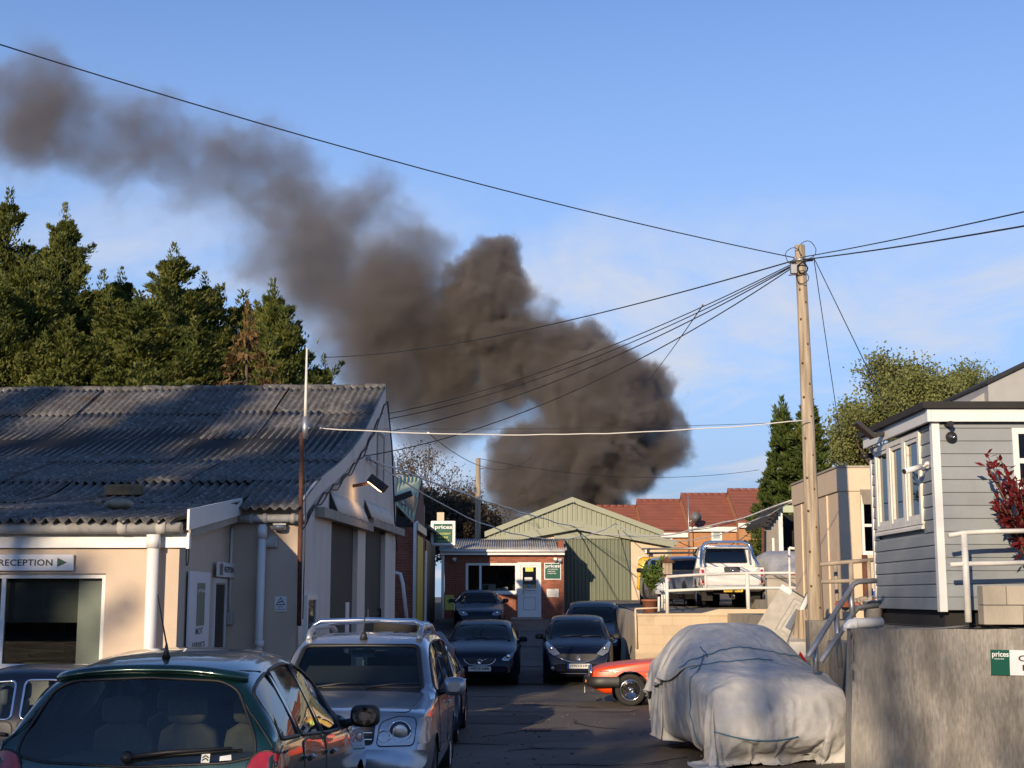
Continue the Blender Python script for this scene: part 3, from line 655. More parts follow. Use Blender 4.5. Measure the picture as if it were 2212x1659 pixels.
MB().box((xs-.01, 39.3, gz(0, 39)-.3), (xs+.03, 41.7, at(901, 1158, 40).z)).build("yellow_door", m_yellow, bw)
MB().box((xs+.0, 38.6, at(901, 1150, 40).z), (xs+.08, 42.5, at(901, 1134, 40).z)).build("lintel_beam", m_steel, bw)
rl, rrp, er, el_ = at(852, 1031, 41.5), at(911, 1030, 41.5), at(893, 1124, 37.8), at(845, 1075, 37.8)
rf = MB().prism([el_, er, rrp, rl], (0, 0, -.06)).build("roof", m_greenroof, bw)
for k in range(7):
    t = .08 + k*.145; MB().tube([el_.lerp(er, t)+Vector((0, 0, .01)), rl.lerp(rrp, t)+Vector((0, 0, .01))], .025, 6).build("roof_rib", m_greenroof, rf)
MB().prism([(xs, Y1, zt), (xs, Yb, zt), (xs, 41.6, rrp.z-.1), (xs, Y1, zt+.03)], (-.06, 0, 0)).build("gable_cladding", mat("dark_red_sheet", (.10, .028, .022), .7), bw)
MB().prism([(xl, Y1-.1, zt+.02), (xr-.1, Y1-.1, zt+.02), (xr-.1, Y1-.1, zt+.18), (xl, Y1-.1, zt+1.5)], (0, .12, 0)).build("painted_gable_shade", m_felt, bw)  # black sheet painted in for the shade under the roof
pipe("downpipe", [at(903, 1128, 37.9), at(897, 1130, 37.88), (at(897, 1130, 37.88).x, 37.88, zg)], .05, m_white, bw)
pipe("waste_pipe", [at(853, 1237, 37.7), at(865, 1240, 37.7), at(870, 1260, 37.7), at(880, 1350, 37.7)], .05, m_white, bw)
# lamp unit on the garage far corner
l = empty("wall_spotlight", at(862, 1072, 32.2), 0, "black spotlight fixed at the far end of the garage wall", "lamp")
MB().obox((.1, 0, 0), .42, .25, .12, Matrix.Rotation(R(-20), 3, 'Y')).build("housing", m_black, l); MB().tube([(-.1, 0, -.05), (.05, 0, -.12), (.1, 0, -.2)], .05, 8).build("bracket", m_steel, l)
# dark far workshop alongside the office
fw_ = empty("dark_doored_workshop", (0, 0, 0), 0, "narrow workshop with black doors and white post between brick wall and office", "building")
X = -2.75
MB().box((X-3, 43.6, 0), (X-.02, 50.5, at(925, 1165, 45).z)).build("wall", m_conc, fw_)
MB().box((X-.02, 44.4, 0), (X+.02, 49.8, at(930, 1172, 46).z)).build("black_door", mat("dark_green_door", (.012, .022, .018), .5), fw_)
MB().box((X-.02, 43.7, .1), (X+.06, 44.35, at(918, 1190, 44).z)).build("white_post", m_white, fw_)
MB().prism([(X-3, 43.5, 4.9), (X+.15, 43.5, 4.0), (X+.15, 50, 4.0), (X-3, 50, 4.9)], (0, 0, .08)).build("roof", mat("blue_grey_felt", (.05, .06, .085), .8), fw_)
MB().box((X+.1, 49.2, 3.9), (X+.35, 49.35, at(938, 1106, 49).z)).build("cream_panel", m_cream, fw_)

# ------------------------------------------------------------------ BRICK OFFICE (accident repair reception)
of = empty("brick_office", (0, 0, 0), 0, "low red brick office with grey corrugated roof, white window and white door", "building")
YO = 51.0; O0 = Vector((0, YO, 0)); N0 = Vector((0, -1, 0))
def X_(u, Y=YO): return at(u, 1290, Y).x
def Z_(v, Y=YO): return at(1106, v, Y).z
xa, xb = X_(960), X_(1218.5); zlo, zhi = .75, Z_(1192)
wx0, wx1, wz0, wz1 = X_(1005.8), X_(1118.3), Z_(1281.6), Z_(1216); dx0, dx1, dz0, dz1 = X_(1118.3), X_(1169), Z_(1333), Z_(1214.6)
holes = [(wx0, wx1, wz0, wz1), (dx0, dx1, dz0-.4, dz1)]
b = MB(); wallgrid(b, O0+Vector((0, .012, 0)), EX, N0, xa, xb, zlo, zhi, holes, .22)
ow = b.build("front_wall", m_mortar, of)
bricks(of, O0, EX, N0, xa, xb, zlo, zhi-.02, holes, 300, focus=(xb-.6, 2.4))
MB().box((xa, YO+.24, zlo), (xa+.2, 54, 3.9)).build("left_wall", m_mortar, of); MB().box((xb-.2, YO+.24, zlo), (xb, 53.9, 3.9)).build("right_wall", m_brick, of)
mll = X_(829.5+.25*832)
wf = window(of, O0, EX, N0, wx0, wx1, wz0, wz1, fw=.09, mull=(mll,), inset=.03, depth=.06)
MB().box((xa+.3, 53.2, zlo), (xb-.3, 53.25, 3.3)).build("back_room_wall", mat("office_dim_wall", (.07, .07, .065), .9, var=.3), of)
MB().box((xa+.21, YO+.3, 1.0), (xb-.21, 53.2, 1.02)).build("floor", m_dark, of); MB().box((xa+.21, YO+.24, 3.3), (xb-.21, 53.2, 3.32)).build("ceiling", m_dark, of)
# door
b = MB(); frame(b, O0, EX, N0, dx0, dx1, dz0, dz1, .10, .01, -.07); dr = b.build("door", m_white, of)
gx0, gx1, gz0, gz1 = X_(829.5+.25*1187), X_(829.5+.25*1323), Z_(1019.6+.25*1046), Z_(1019.6+.25*812)
b = MB(); frame(b, O0, EX, N0, dx0+.1, dx1-.1, dz0+.1, dz1-.1, .08, -.02, -.06); b.box((dx0+.18, YO+.02, dz0+.18), (dx1-.18, YO+.06, gz0)); b.build("door_leaf", m_white, dr)
b = MB(); frame(b, O0, EX, N0, dx0+.20, dx1-.20, dz0+.25, gz0-.14, .02, .0-.012, -.02); b.build("moulding", m_oldpipe, dr)
panel("pane", g_win, dr, O0, EX, N0, dx0+.18, dx1-.18, gz0, dz1-.18, -.04)
MB().tube([(dx0+.14, YO-.03, 1.95), (dx0+.24, YO-.03, 1.95)], .015, 6).build("handle", m_chrome, dr)
MB().box((dx0-.25, YO-.55, .6), (dx1+.02, YO-.005, dz0-.01)).build("door_step", m_conc, of, bevel=.02)
# signs in the window and door (flat papers behind the glass)
def paper(u0, v0, u1, v1, m, name, d=.075): return panel(name, m, wf, O0, EX, N0, X_(u0), X_(u1), Z_(v1), Z_(v0), -d, -d-.005)
q = lambda zx: 829.5+.25*zx
r_ = lambda zy: 1019.6+.25*zy
paper(q(850), r_(968), q(965), r_(1026), m_paper, "leaflet"); panel("leaflet_print", m_signgreen, wf, O0, EX, N0, X_(q(856)), X_(q(902)), Z_(r_(1020)), Z_(r_(976)), -.072)
paper(q(1022), r_(993), q(1070), r_(1026), m_paper, "leaflet"); paper(q(970), r_(1005), q(1015), r_(1028), m_steel, "desk_item"); 
paper(q(1222), r_(815), q(1290), r_(860), m_paperyellow, "door_notice", -.028+.06); paper(q(1215), r_(910), q(1282), r_(940), m_paper, "door_notice", .032); paper(q(1236), r_(970), q(1266), r_(1000), mat("blue_sticker", (.05, .30, .55), .5), "door_sticker", .032)
sg = empty("door_reception_plate", (X_(q(1210)), YO-.002, Z_(r_(1043))), 0, "white plate reading Reception on the office door", "sign")
w, h = X_(q(1313))-X_(q(1210)), Z_(r_(1008))-Z_(r_(1043)); MB().box((0, -.008, 0), (w, 0, h)).build("board", m_signwhite, sg); letters("Reception", (w*.06, -.008, h*.2), EX, EZ, w*.88, h*.6, m_ink, sg)
# fascia, roof sheets, corner post
MB().box((xa-.16, YO-.22, Z_(1199)), (xb+.02, YO-.16, Z_(1190))).build("fascia_board", m_white, of); MB().tube([(xa-.16, YO-.26, Z_(1190.5)), (xb+.02, YO-.26, Z_(1190.5))], .055, 8).build("gutter", m_white, of)
MB().box((xa-.14, YO-.15, Z_(1199)), (xb, YO-.005, Z_(1191))).build("soffit", m_white, of)
pipe("downpipe", [(xa-.06, YO-.1, Z_(1192)), (xa-.06, YO-.1, .7)], .055, m_white, of)
yf, yb_, zf, zb2 = YO-.3, 53.9, Z_(1187.5, YO-.3), Z_(1164, 53.9)
for k in range(9):
    w = (xb-xa+.3)/9; b = MB(); n = 6*6
    b.grid([[(xa-.2+w*k+w*i/n, yf+(yb_-yf)*j/3, zf+(zb2-zf)*j/3+.028*math.cos(2*math.pi*i/6)) for i in range(n+1)] for j in range(4)])
    o = b.build("roof_sheet", m_asb2, of); s = o.modifiers.new("thick", 'SOLIDIFY'); s.thickness = .01
# prices sign on the wall, projecting box sign, notices, wall lamps
def green_sign(parent, w, h, y, m0=.04):
    flat("green_field", [(w*m0, h*m0), (w*(1-m0), h*m0), (w*(1-m0), h*(1-m0)), (w*m0, h*(1-m0))], (0, y, 0), EX, EZ, m_signgreen, parent, .003)
p0, p1 = (X_(q(1385)), Z_(r_(930))), (X_(q(1531)), Z_(r_(785))); w, h = p1[0]-p0[0], p1[1]-p0[1]
s = empty("office_wall_sign", (p0[0], YO-.012, p0[1]), 0, "green and white prices accident repair centre board on the office brickwork", "sign")
MB().box((0, -.02, 0), (w, 0, h)).build("board", m_signwhite, s); green_sign(s, w, h, -.02, .05)
letters("prices", (w*.08, -.02, h*.66), EX, EZ, w*.84, h*.25, m_signwhite, s, lift=.008)
for i, t in enumerate(("ACCIDENT", "REPAIR", "CENTRE")): letters(t, (w*.20, -.02, h*(.585-.125*i)), EX, EZ, w*(.62, .46, .50)[i], h*.06, m_signwhite, s, lift=.008)
a, c = at(930, 1179, 48), at(984, 1125, 48); w, h = c.x-a.x, c.z-a.z
s = empty("projecting_box_sign", (a.x, 48, a.z), 0, "projecting square box sign, prices accident repair centre, hung over the black doors", "sign")
MB().box((0, 0, 0), (w, .22, h)).build("case", m_signwhite, s, bevel=.03); flat("green_field", [(w*.12, h*.12), (w*.88, h*.12), (w*.88, h*.88), (w*.12, h*.88)], (0, 0, 0), EX, EZ, m_signgreen, s, .004)
letters("prices", (w*.17, 0, h*.63), EX, EZ, w*.70, h*.19, m_signwhite, s, lift=.008)
for i, t in enumerate(("ACCIDENT", "REPAIR", "CENTRE")): letters(t, (w*(.22, .31, .28)[i], 0, h*(.445-.145*i)), EX, EZ, w*(.58, .40, .46)[i], h*.075, m_paperyellow, s, lift=.008)
MB().tube([(-.6, .11, h*.8), (.02, .11, h*.8)], .03, 8).build("bracket", m_steel, s); MB().tube([(-.6, .11, h*.2), (.02, .11, h*.2)], .03, 8).build("bracket", m_steel, s)
s = empty("yellow_warning_notice", (X_(q(528)), YO-.012, Z_(r_(1193))), 0, "yellow warning notice with triangle low on the office wall", "sign")
w, h = X_(q(605))-X_(q(528)), Z_(r_(1063))-Z_(r_(1193)); MB().box((0, -.01, 0), (w, 0, h)).build("board", m_paperyellow, s)
flat("triangle", [(w*.15, h*.68), (w*.5, h*.32), (w*.85, h*.68)], (0, -.01, 0), EX, EZ, mat("faded_ink", (.28, .28, .10), .6), s); letters("ATTENTION", (w*.08, -.01, h*.84), EX, EZ, w*.84, h*.07, MATS["faded_ink"], s)
s = empty("white_wall_notice", (X_(q(1406)), YO-.012, Z_(r_(1080))), 0, "small white printed notice right of the office door", "sign")
w, h = X_(q(1509))-X_(q(1406)), Z_(r_(1010))-Z_(r_(1080)); MB().box((0, -.01, 0), (w, 0, h)).build("board", m_paper, s); letters("NOTICE", (w*.3, -.01, h*.82), EX, EZ, w*.4, h*.1, m_ink, s)
for k in range(5): flat("print_line", [(w*.08, h*(.12+.13*k)), (w*.92, h*(.12+.13*k)), (w*.92, h*(.16+.13*k)), (w*.08, h*(.16+.13*k))], (0, -.01, 0), EX, EZ, mat("print_grey", (.32, .32, .34), .6), s)
for zx, zy, lb in ((610, 755, "small wall lamp at the left end of the office front"), (1480, 755, "round cream wall lamp above the office wall board"), (1520, 760, "white bulkhead sensor lamp at the right end of the office front")):
    p = at(q(zx), r_(zy), YO-.06); s = empty("wall_lamp", p, 0, lb, "lamp", "lamps on the office front")
    MB().box((-.06, -.02, -.05), (.06, .05, .06)).build("base", m_white, s); MB().lathe([(0, -.12), (.06, -.1), (.075, -.02)], (0, -.04, 0), 'z', 10).build("lamp_glass", m_lens, s)

# ------------------------------------------------------------------ GREEN WAREHOUSE
wh = empty("green_warehouse", (0, 0, 0), 0, "gabled warehouse with pale green ribbed cladding, cream wall and tall green sliding door", "building")
YW, YU = 54.0, 57.0; WN = Vector((0, YW, 0))
apx, apz = X_(1244.5, YW), Z_(1129, YW); ex_, ez_ = X_(1450, YW), Z_(1166, YW); lx_, lz_ = X_(1040, YW), Z_(1166, YW)
gdx0, gdx1, gdz = X_(1214.5, YW), X_(1362, YW), Z_(1164, YW); gzb = 1.2
def slope(x, a=(0, 0), p=None): return apz + (x-apx)*((ez_-apz)/(ex_-apx)) if x > apx else apz + (x-apx)*((lz_-apz)/(lx_-apx))
hx0, hx1, hz0, hz1 = X_(1379, YW), X_(1421, YW), Z_(1255, YW), Z_(1203.5, YW)
b = MB(); wallgrid(b, WN, EX, (0, -1, 0), gdx1-.1, ex_-.1, gzb-.4, ez_-.30, [(hx0, hx1, hz0, hz1)], .2)
b.prism([(gdx1-.1, YW, ez_-.30), (ex_-.1, YW, ez_-.30), (ex_-.1, YW, ez_-.12), (gdx1-.1, YW, slope(gdx1)-.1)], (0, .2, 0))
b3 = MB().prism([(lx_+.1, YW, 3.3), (gdx0+.1, YW, 3.3), (gdx0+.1, YW, slope(gdx0)-.1), (lx_+.1, YW, lz_-.15)], (0, .2, 0)); b3.build("gable_infill", m_cream, wh)
b2 = MB().box((lx_+.1, YW, .8), (gdx0-.0, YW+.2, 3.3)); b2.build("lower_wall", m_cream, wh)
b.build("front_wall", m_cream, wh)
window(wh, WN, EX, (0, -1, 0), hx0, hx1, hz0, hz1, fw=.08, mull=(hx0+(hx1-hx0)*.72,), trans=(hz0+(hz1-hz0)*.68,), inset=.0, depth=.08)
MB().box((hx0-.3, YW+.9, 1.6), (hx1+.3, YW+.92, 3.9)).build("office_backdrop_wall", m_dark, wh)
panel("desk_screen", m_oldpipe, wh, WN, EX, (0, -1, 0), hx0+.35, hx0+.62, hz0+.1, hz0+.65, -.3, -.33)
# sliding door from ribbed panels
n = 6; w = (gdx1-gdx0)/n
for k in range(n):
    b = MB(); x0 = gdx0+w*k; b.box((x0+.003, YW-.10, gzb), (x0+w-.003, YW-.06, gdz-.003))
    for j in range(3):
        c = x0+w*(j+.5)/3; b.prism([(c-.055, YW-.10, gzb), (c-.03, YW-.135, gzb), (c+.03, YW-.135, gzb), (c+.055, YW-.10, gzb)], (0, 0, gdz-gzb-.01))
    b.build("sliding_door_panel", m_greendark, wh)
MB().box((gdx0-.3, YW-.18, gdz), (gdx1+.05, YW-.02, gdz+.12)).build("door_track", m_greenclad, wh)
MB().prism([(gdx0-.2, YW-.05, gdz+.12), (gdx1+.02, YW-.05, gdz+.12), (gdx1+.02, YW-.05, slope(gdx1)-.1), (apx, YW-.05, apz-.12), (gdx0-.2, YW-.05, slope(gdx0-.2)-.1)], (0, .04, 0)).build("door_head_panel", m_greenclad, wh)
# barge fascia, eaves return, lower roof
for (x0, z0, x1, z1) in ((apx, apz, ex_+.12, ez_-.02), (lx_-.12, lz_-.02, apx, apz)):
    MB().prism([(x0, YW-.30, z0-.28), (x1, YW-.30, z1-.28), (x1, YW-.30, z1), (x0, YW-.30, z0)], (0, .06, 0)).build("barge_board", m_greenclad, wh)
    MB().prism([(x0, YW-.24, z0-.04), (x1, YW-.24, z1-.04), (x1, YW-.24, z1), (x0, YW-.24, z0)], (0, YU-YW+.24, 0)).build("roof_slope", m_greenclad, wh)
MB().box((apx-.28, YW-.32, apz-.20), (apx+.28, YW-.305, apz+.03)).build("apex_cap", m_greenclad, wh)
MB().box((ex_-.12, YW-.02, 1.2), (ex_+.02, YW+2.9, ez_-.2)).build("corner_post", m_greenclad, wh)
MB().box((ex_+.12, YW-.28, ez_-.22), (ex_+.24, YU, ez_-.04)).build("eaves_gutter", m_greenclad, wh)
# upper gable with ribbed cladding panels
ux, uz = X_(1237, YU), Z_(1074, YU); urx, urz = X_(1430, YU), Z_(1145, YU); ulx, ulz = X_(1052, YU), Z_(1147, YU)
us = lambda x: uz + (x-ux)*((urz-uz)/(urx-ux)) if x > ux else uz + (x-ux)*((ulz-uz)/(ulx-ux))
npan = 12
for k in range(npan):
    x0 = ulx+(urx-ulx)*k/npan; x1 = ulx+(urx-ulx)*(k+1)/npan; b = MB(); cuts = sorted({x0, x1} | ({ux} if x0 < ux < x1 else set()))
    for i in range(len(cuts)-1): b.prism([(cuts[i], YU, 3.6), (cuts[i+1], YU, 3.6), (cuts[i+1], YU, us(cuts[i+1])-.05), (cuts[i], YU, us(cuts[i])-.05)], (0, .03, 0))
    for j in range(3):
        c = x0+(x1-x0)*(j+.5)/3; zt_ = us(c)-.1; b.prism([(c-.05, YU, 3.6), (c-.025, YU-.04, 3.6), (c+.025, YU-.04, 3.6), (c+.05, YU, 3.6)], (0, 0, zt_-3.6))
    b.build("cladding_panel", m_greenclad, wh)
for (x0, z0, x1, z1) in ((ux, uz, urx+.1, urz-.03), (ulx-.1, ulz-.03, ux, uz)):
    MB().prism([(x0, YU-.16, z0-.22), (x1, YU-.16, z1-.22), (x1, YU-.16, z1), (x0, YU-.16, z0)], (0, .06, 0)).build("barge_board", m_greenclad, wh)
    MB().prism([(x0, YU-.1, z0-.05), (x1, YU-.1, z1-.05), (x1, YU-.1, z1), (x0, YU-.1, z0)], (0, 16, 0)).build("roof_slope", m_greenclad, wh)
MB().box((ulx, YU+.03, 1), (urx, YU+16, ulz-.2)).build("rear_body", m_cream, wh)

# ------------------------------------------------------------------ UPPER TERRACE
TZ = 1.46
def tz(Y): return TZ + max(0, min(1, (Y-34)/8))*.13 + max(0, (Y-42))*.012
YT = 34.0; tx0 = X_(1371, YT)
b = MB(); b.grid([[(x, y, tz(y)) for x in (tx0+.2, 6, 9, 14, 30)] for y in [YT+.19, 36, 38, 40, 42, 46, 50, 56, 62, 75]])
b.grid([[(x, y, tz(34)) for x in (5.4, 9, 14, 30)] for y in (19.95, 24, 28, 32, 34.19)])
b.grid([[(x, y, 1.5) for x in (4.95, 9, 14, 30)] for y in (15.66, 17, 18.5, 19.95)])
tag(b.build("terrace", mat("terrace_surface", (.17, .15, .125), .9, var=.2, scale=2, grain=.2, bump=.4)), kind="structure")
def block_wall(name, label, o, ex, nrm, x0, x1, zf0, zf1, m, back, L=.45, H=.225, cap=True):
    """retaining wall of painted blocks, each its own piece"""
    w = empty(name, (0, 0, 0), 0, label, "wall"); o, ex, nrm = Vector(o), Vector(ex), Vector(nrm); rz = math.atan2(ex.y, ex.x)
    MB().prism([o+ex*x+EZ*z-nrm*.008 for x, z in ((x0, zf0), (x1, zf0), (x1, zf1), (x0, zf1))], -nrm*back).build("core", m, w)
    meshes = {}; z = zf1 - H; r = 0
    while z > zf0 - H:
        x = x0 - (L/2 if r % 2 else 0)
        while x < x1 - .03:
            a, c = max(x, x0), min(x+L, x1); l = round(c-a, 2)
            if l > .05:
                if l not in meshes: meshes[l] = MB().box((.002, 0, .002), (l-.002, .06, H-.002)).mesh("block", m)
                link("block", meshes[l], w, o+ex*a+EZ*z+nrm*rng.uniform(.0, .003), (0, 0, rz))
            x += L
        z -= H; r += 1
    return w
tw = block_wall("terrace_retaining_wall", "cream painted block retaining wall below the white terrace railing", (0, YT, 0), EX, (0, -1, 0), tx0, 6.3, -.4, TZ-.06, m_block, .18)
MB().prism([(tx0-.02, YT-.03, TZ-.058), (6.35, YT-.03, TZ-.058), (6.35, YT-.03, TZ+.10), (5.0, YT-.03, TZ+.10), (4.6, YT-.03, TZ-.0), (tx0-.02, YT-.03, TZ-.01)], (0, .3, 0)).build("coping", m_block, tw)
sidew = MB().prism([(tx0, YT+.19, -.4), (tx0, 51, .8), (tx0, 51, tz(50)), (tx0, YT+.19, TZ)], (.18, 0, 0)).build("side_return", m_conc, tw)
# rails in front of the wall corner (thin square tube)
def rail_set(name, label, posts, rails, m, r=.03, group="railings"):
    o = empty(name, posts[0][0], 0, label, "railing", group); p0 = Vector(posts[0][0])
    for a, c, w in posts: MB().tube([Vector(a)-p0, Vector(c)-p0], w, 8).build("post", m, o)
    for pts in rails: MB().tube([Vector(p)-p0 for p in pts], r, 8).build("rail", m, o)
    return o
c3 = lambda zx: 1348 + .1875*zx        # zoom of 1560..2040
r3 = lambda zy: 1157.9 + .1875*zy
YR = 34.15
def P3(zx, zy, Y=YR): return at(c3(zx), r3(zy), Y)
base = lambda zx, Y=YR: Vector((P3(zx, 870, Y).x, Y, TZ-.02))
rail_set("terrace_railing", "white tubular railing along the terrace edge in front of the pickup",
  [(base(500), P3(492, 470), .045), (base(1435), P3(1418, 425), .05), (Vector((P3(1912, 700).x, YR, TZ)), P3(1902, 135), .03), (Vector((P3(2005, 760).x, YR, TZ+.2)), P3(2000, 425), .028)],
  [[P3(485, 470), P3(900, 443), P3(1418, 428), P3(1912, 425), P3(2005, 427)], [P3(490, 632), P3(950, 610), P3(1420, 598), P3(1912, 597), P3(2008, 600)], [P3(1902, 137), P3(2010, 150)], [P3(940, 450), P3(945, 605)]], m_whitepaint, .035)
rail_set("terrace_side_railing", "short white railing running back along the terrace end by the potted plant",
  [(Vector((P3(400, 870, 34.3).x, 34.3, TZ)), P3(402, 700, 34.3), .03), (Vector((P3(470, 870, 37).x, 37, TZ)), P3(465, 520, 37), .03), (Vector((P3(440, 870, 39).x, 39, TZ)), P3(440, 540, 39), .03)],
  [[P3(488, 480), P3(440, 535, 39)], [P3(495, 640), P3(420, 640, 39)]], m_whitepaint, .03)
rail_set("wall_face_rail", "thin cream bent rail against the retaining wall face",
  [(P3(145, 1290, 33.93), P3(130, 838, 33.93), .025)], [[P3(130, 838, 33.93), P3(390, 828, 33.93)]], m_cream, .02)

# ------------------------------------------------------------------ CREAM FLAT-ROOFED BUILDING
cbx, cby = 5.885, 25.0
cr_ = empty("cream_flat_building", (0, 0, 0), 0, "cream block building with flat roof and parapet behind the telegraph pole", "building")
zt = 4.15; zp = zt-.42
c5 = lambda zx: 1641.8 + .3437*zx      # zoom of 1900..2560 x 900..1560
r5 = lambda zy: 777.7 + .3437*zy
holes = [(at(c5(632), 1100, cby).x, at(c5(700), 1100, cby).x+.9, at(1850, r5(1225), cby).z, at(1850, r5(835), cby).z), (at(c5(632), 1100, cby).x, at(c5(700), 1100, cby).x+.9, at(1850, r5(835), cby).z+.10, at(1850, r5(775), cby).z)]
b = MB(); wallgrid(b, (0, cby, 0), EX, (0, -1, 0), cbx, 11, 1.3, zp, holes, .22); b.build("front_wall", m_cream, cr_)
b = MB().prism([(cbx, cby+.225, 1.2), (cbx, 29.1, 1.2), (cbx, 29.1, zp), (cbx, cby+.225, zp)], (.2, 0, 0)); b.build("side_wall", m_cream, cr_)
for y in (25.9, 27.1, 28.2): MB().box((cbx-.03, y, 1.4), (cbx-.002, y+.06, zp-.02)).build("cover_strip", m_cream, cr_)
MB().box((cbx-.03, cby-.03, zp+.005), (11, 29.1, zt)).build("parapet", m_cream, cr_); MB().box((cbx-.05, cby-.05, zt+.003), (11, 29.12, zt+.04)).build("roof_edge", m_conc, cr_)
h = holes[0]; b = MB(); frame(b, (0, cby, 0), EX, (0, -1, 0), h[0], h[1], h[2], h[3], .07, -.05, -.12); b.box((h[0]+.07, cby+.06, (h[2]+h[3])/2-.05), (h[1]-.07, cby+.11, (h[2]+h[3])/2)); wfo = b.build("window", m_white, cr_)
panel("pane", g_win, wfo, (0, cby, 0), EX, (0, -1, 0), h[0]+.07, h[1]-.07, h[2]+.07, h[3]-.07, -.09)
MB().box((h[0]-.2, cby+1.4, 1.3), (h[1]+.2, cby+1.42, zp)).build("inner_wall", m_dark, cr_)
b = MB(); b.grid([[(h[0]-.02+1.0*i/8, cby-.05-.2*math.sin(t*math.pi/2)+.02*math.sin(i*1.3), h[3]+.06-.28*t) for t in (0, .3, .6, 1)] for i in range(9)]); b.build("drooping_canopy", mat("torn_canvas", (.25, .21, .16), .9), cr_)
pipe("downpipe", [(h[0]+.02, cby-.06, h[2]), (h[0]+.02, cby-.06, 1.5)], .05, m_rust, cr_)
# grey shed beyond with open doorway
sh = empty("grey_shed", (0, 0, 0), 0, "grey rendered shed with white framed open doorway and dark gable roof edge", "building")
YS = 46.0; sx0, sx1 = X_(1652, YS), X_(1722, YS)
def S_(u, v): return at(u, v, YS)
d0, d1, dt = X_(1678+8, YS), X_(1719, YS), Z_(1107, YS)
b = MB().prism([(sx0, YS, 1.3), (d0, YS, 1.3), (d0, YS, Z_(1098, YS)), (sx0, YS, Z_(1135, YS))], (0, .2, 0)); b.build("front_wall", mat("grey_render", (.24, .22, .19), .9, var=.15, scale=3), sh)
MB().box((d0, YS-.02, 1.3), (d0+.14, YS+.2, dt)).build("door_post", m_white, sh); MB().box((d0, YS-.05, dt), (d1+.6, YS+.2, Z_(1092, YS))).build("door_lintel", m_greenroof, sh)
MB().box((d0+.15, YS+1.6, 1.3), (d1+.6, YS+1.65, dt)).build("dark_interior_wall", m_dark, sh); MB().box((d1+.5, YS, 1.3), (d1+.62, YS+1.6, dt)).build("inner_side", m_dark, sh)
MB().prism([(sx0-.1, YS-.2, Z_(1140, YS)), (d0+.1, YS-.2, Z_(1094, YS)), (d0+.1, YS-.2, Z_(1086, YS)), (sx0-.1, YS-.2, Z_(1131, YS))], (0, 3, 0)).build("roof", m_felt, sh)
for k in range(6):
    p = at(1655+k*5.2, 1131-7.3*k, YS-.3); MB().box((p.x-.1, YS-.32, p.z-.1), (p.x+.1, YS-.2, p.z+.04)).build("verge_tile", m_felt, sh)
panel("narrow_window", m_white, sh, (0, YS, 0), EX, (0, -1, 0), X_(1671, YS), X_(1676, YS), Z_(1195, YS), Z_(1162, YS), .02, .0)
pipe("downpipe", [at(1648, 1140, YS-.3), at(1648, 1235, YS-.3)], .05, m_rust, sh)

# ------------------------------------------------------------------ CABIN PLATFORM, STEPS, HANDRAILS
pw = empty("cabin_retaining_wall", (0, 0, 0), 0, "streaked grey concrete retaining wall under the grey cabin", "wall")
px0 = 3.70
from mathutils import noise as mno
def cz(x): return 1.5 + .012*mno.noise(Vector((x*3, 0, 0))) + .02*min(0, mno.noise(Vector((x*7, 5, 0)))+.25)
xs_ = [px0-.04+.06*i for i in range(70)] + [8+.5*i for i in range(13)]; b = MB(); nz_ = 26
G_ = [[Vector((x + (.09*(j/nz_) if i == 0 else 0), 15.5 - .010*mno.noise(Vector((x*2.2, j*.25, 1))) - .005*mno.noise(Vector((x*9, j*.9, 3))), -.2 + (cz(x)+.2)*j/nz_)) for j in range(nz_+1)] for i, x in enumerate(xs_)]
b.grid([r[::-1] for r in G_]); b.grid([[r[-1], r[-1]+Vector((0, .28, .0))] for r in G_]); b.grid([[q, q+Vector((0, .28, 0))] for q in [p for p in G_[0]]][::-1]); b.build("front_face", m_retain, pw)
MB().box((px0+.75, 15.79, -.2), (4.94, 19.9, 1.25)).build("step_side_wall", m_retain, pw); MB().box((4.95, 15.79, -.2), (5.3, 19.9, 1.49)).build("platform_side", m_retain, pw); MB().box((4.2, 19.92, -.2), (5.41, 20.2, 1.52)).build("rear_face", m_retain, pw); MB().box((5.2, 20.2, -.2), (5.4, 34.0, tz(34))).build("terrace_side", m_conc, pw)
b = MB(); b.grid([[(x, 15.52 + (0.0 if j == 0 else .4), 1.502 + (.05*math.exp(-((x-5.15)/.25)**2) if j == 0 else .03*math.exp(-((x-5.15)/.3)**2))) for x in [4.3+.12*i for i in range(16)]] for j in range(2)]); b.build("mortar_mound", m_conc, pw)
st = empty("concrete_steps", (0, 0, 0), 0, "concrete steps climbing beside the cabin retaining wall", "steps")
A0, A1 = Vector((3.98, 17.3, 0)), Vector((4.85, 19.0, 0)); dirr = (A1-A0).normalized(); pr = Vector((dirr.y, -dirr.x, 0))
for k in range(7):
    a = A0 + dirr*(.29*k); z0 = .0; z1 = .2*(k+1)
    MB().prism([a-pr*.02, a+dirr*.29-pr*.02, a+dirr*.29+pr*.75, a+pr*.75], (0, 0, z1)).build("step", m_conc, st)
c4 = lambda zx: 1641.8 + .1875*zx      # zoom of 1900..2260 x 1300..1660
r4 = lambda zy: 1123.3 + .1875*zy
def P4(zx, zy, Y): return at(c4(zx), r4(zy), Y)
yh = lambda t: 16.6 + 1.5*t
tp = P4(1040, 800, 18.1); bt = P4(545, 1590, 16.6)
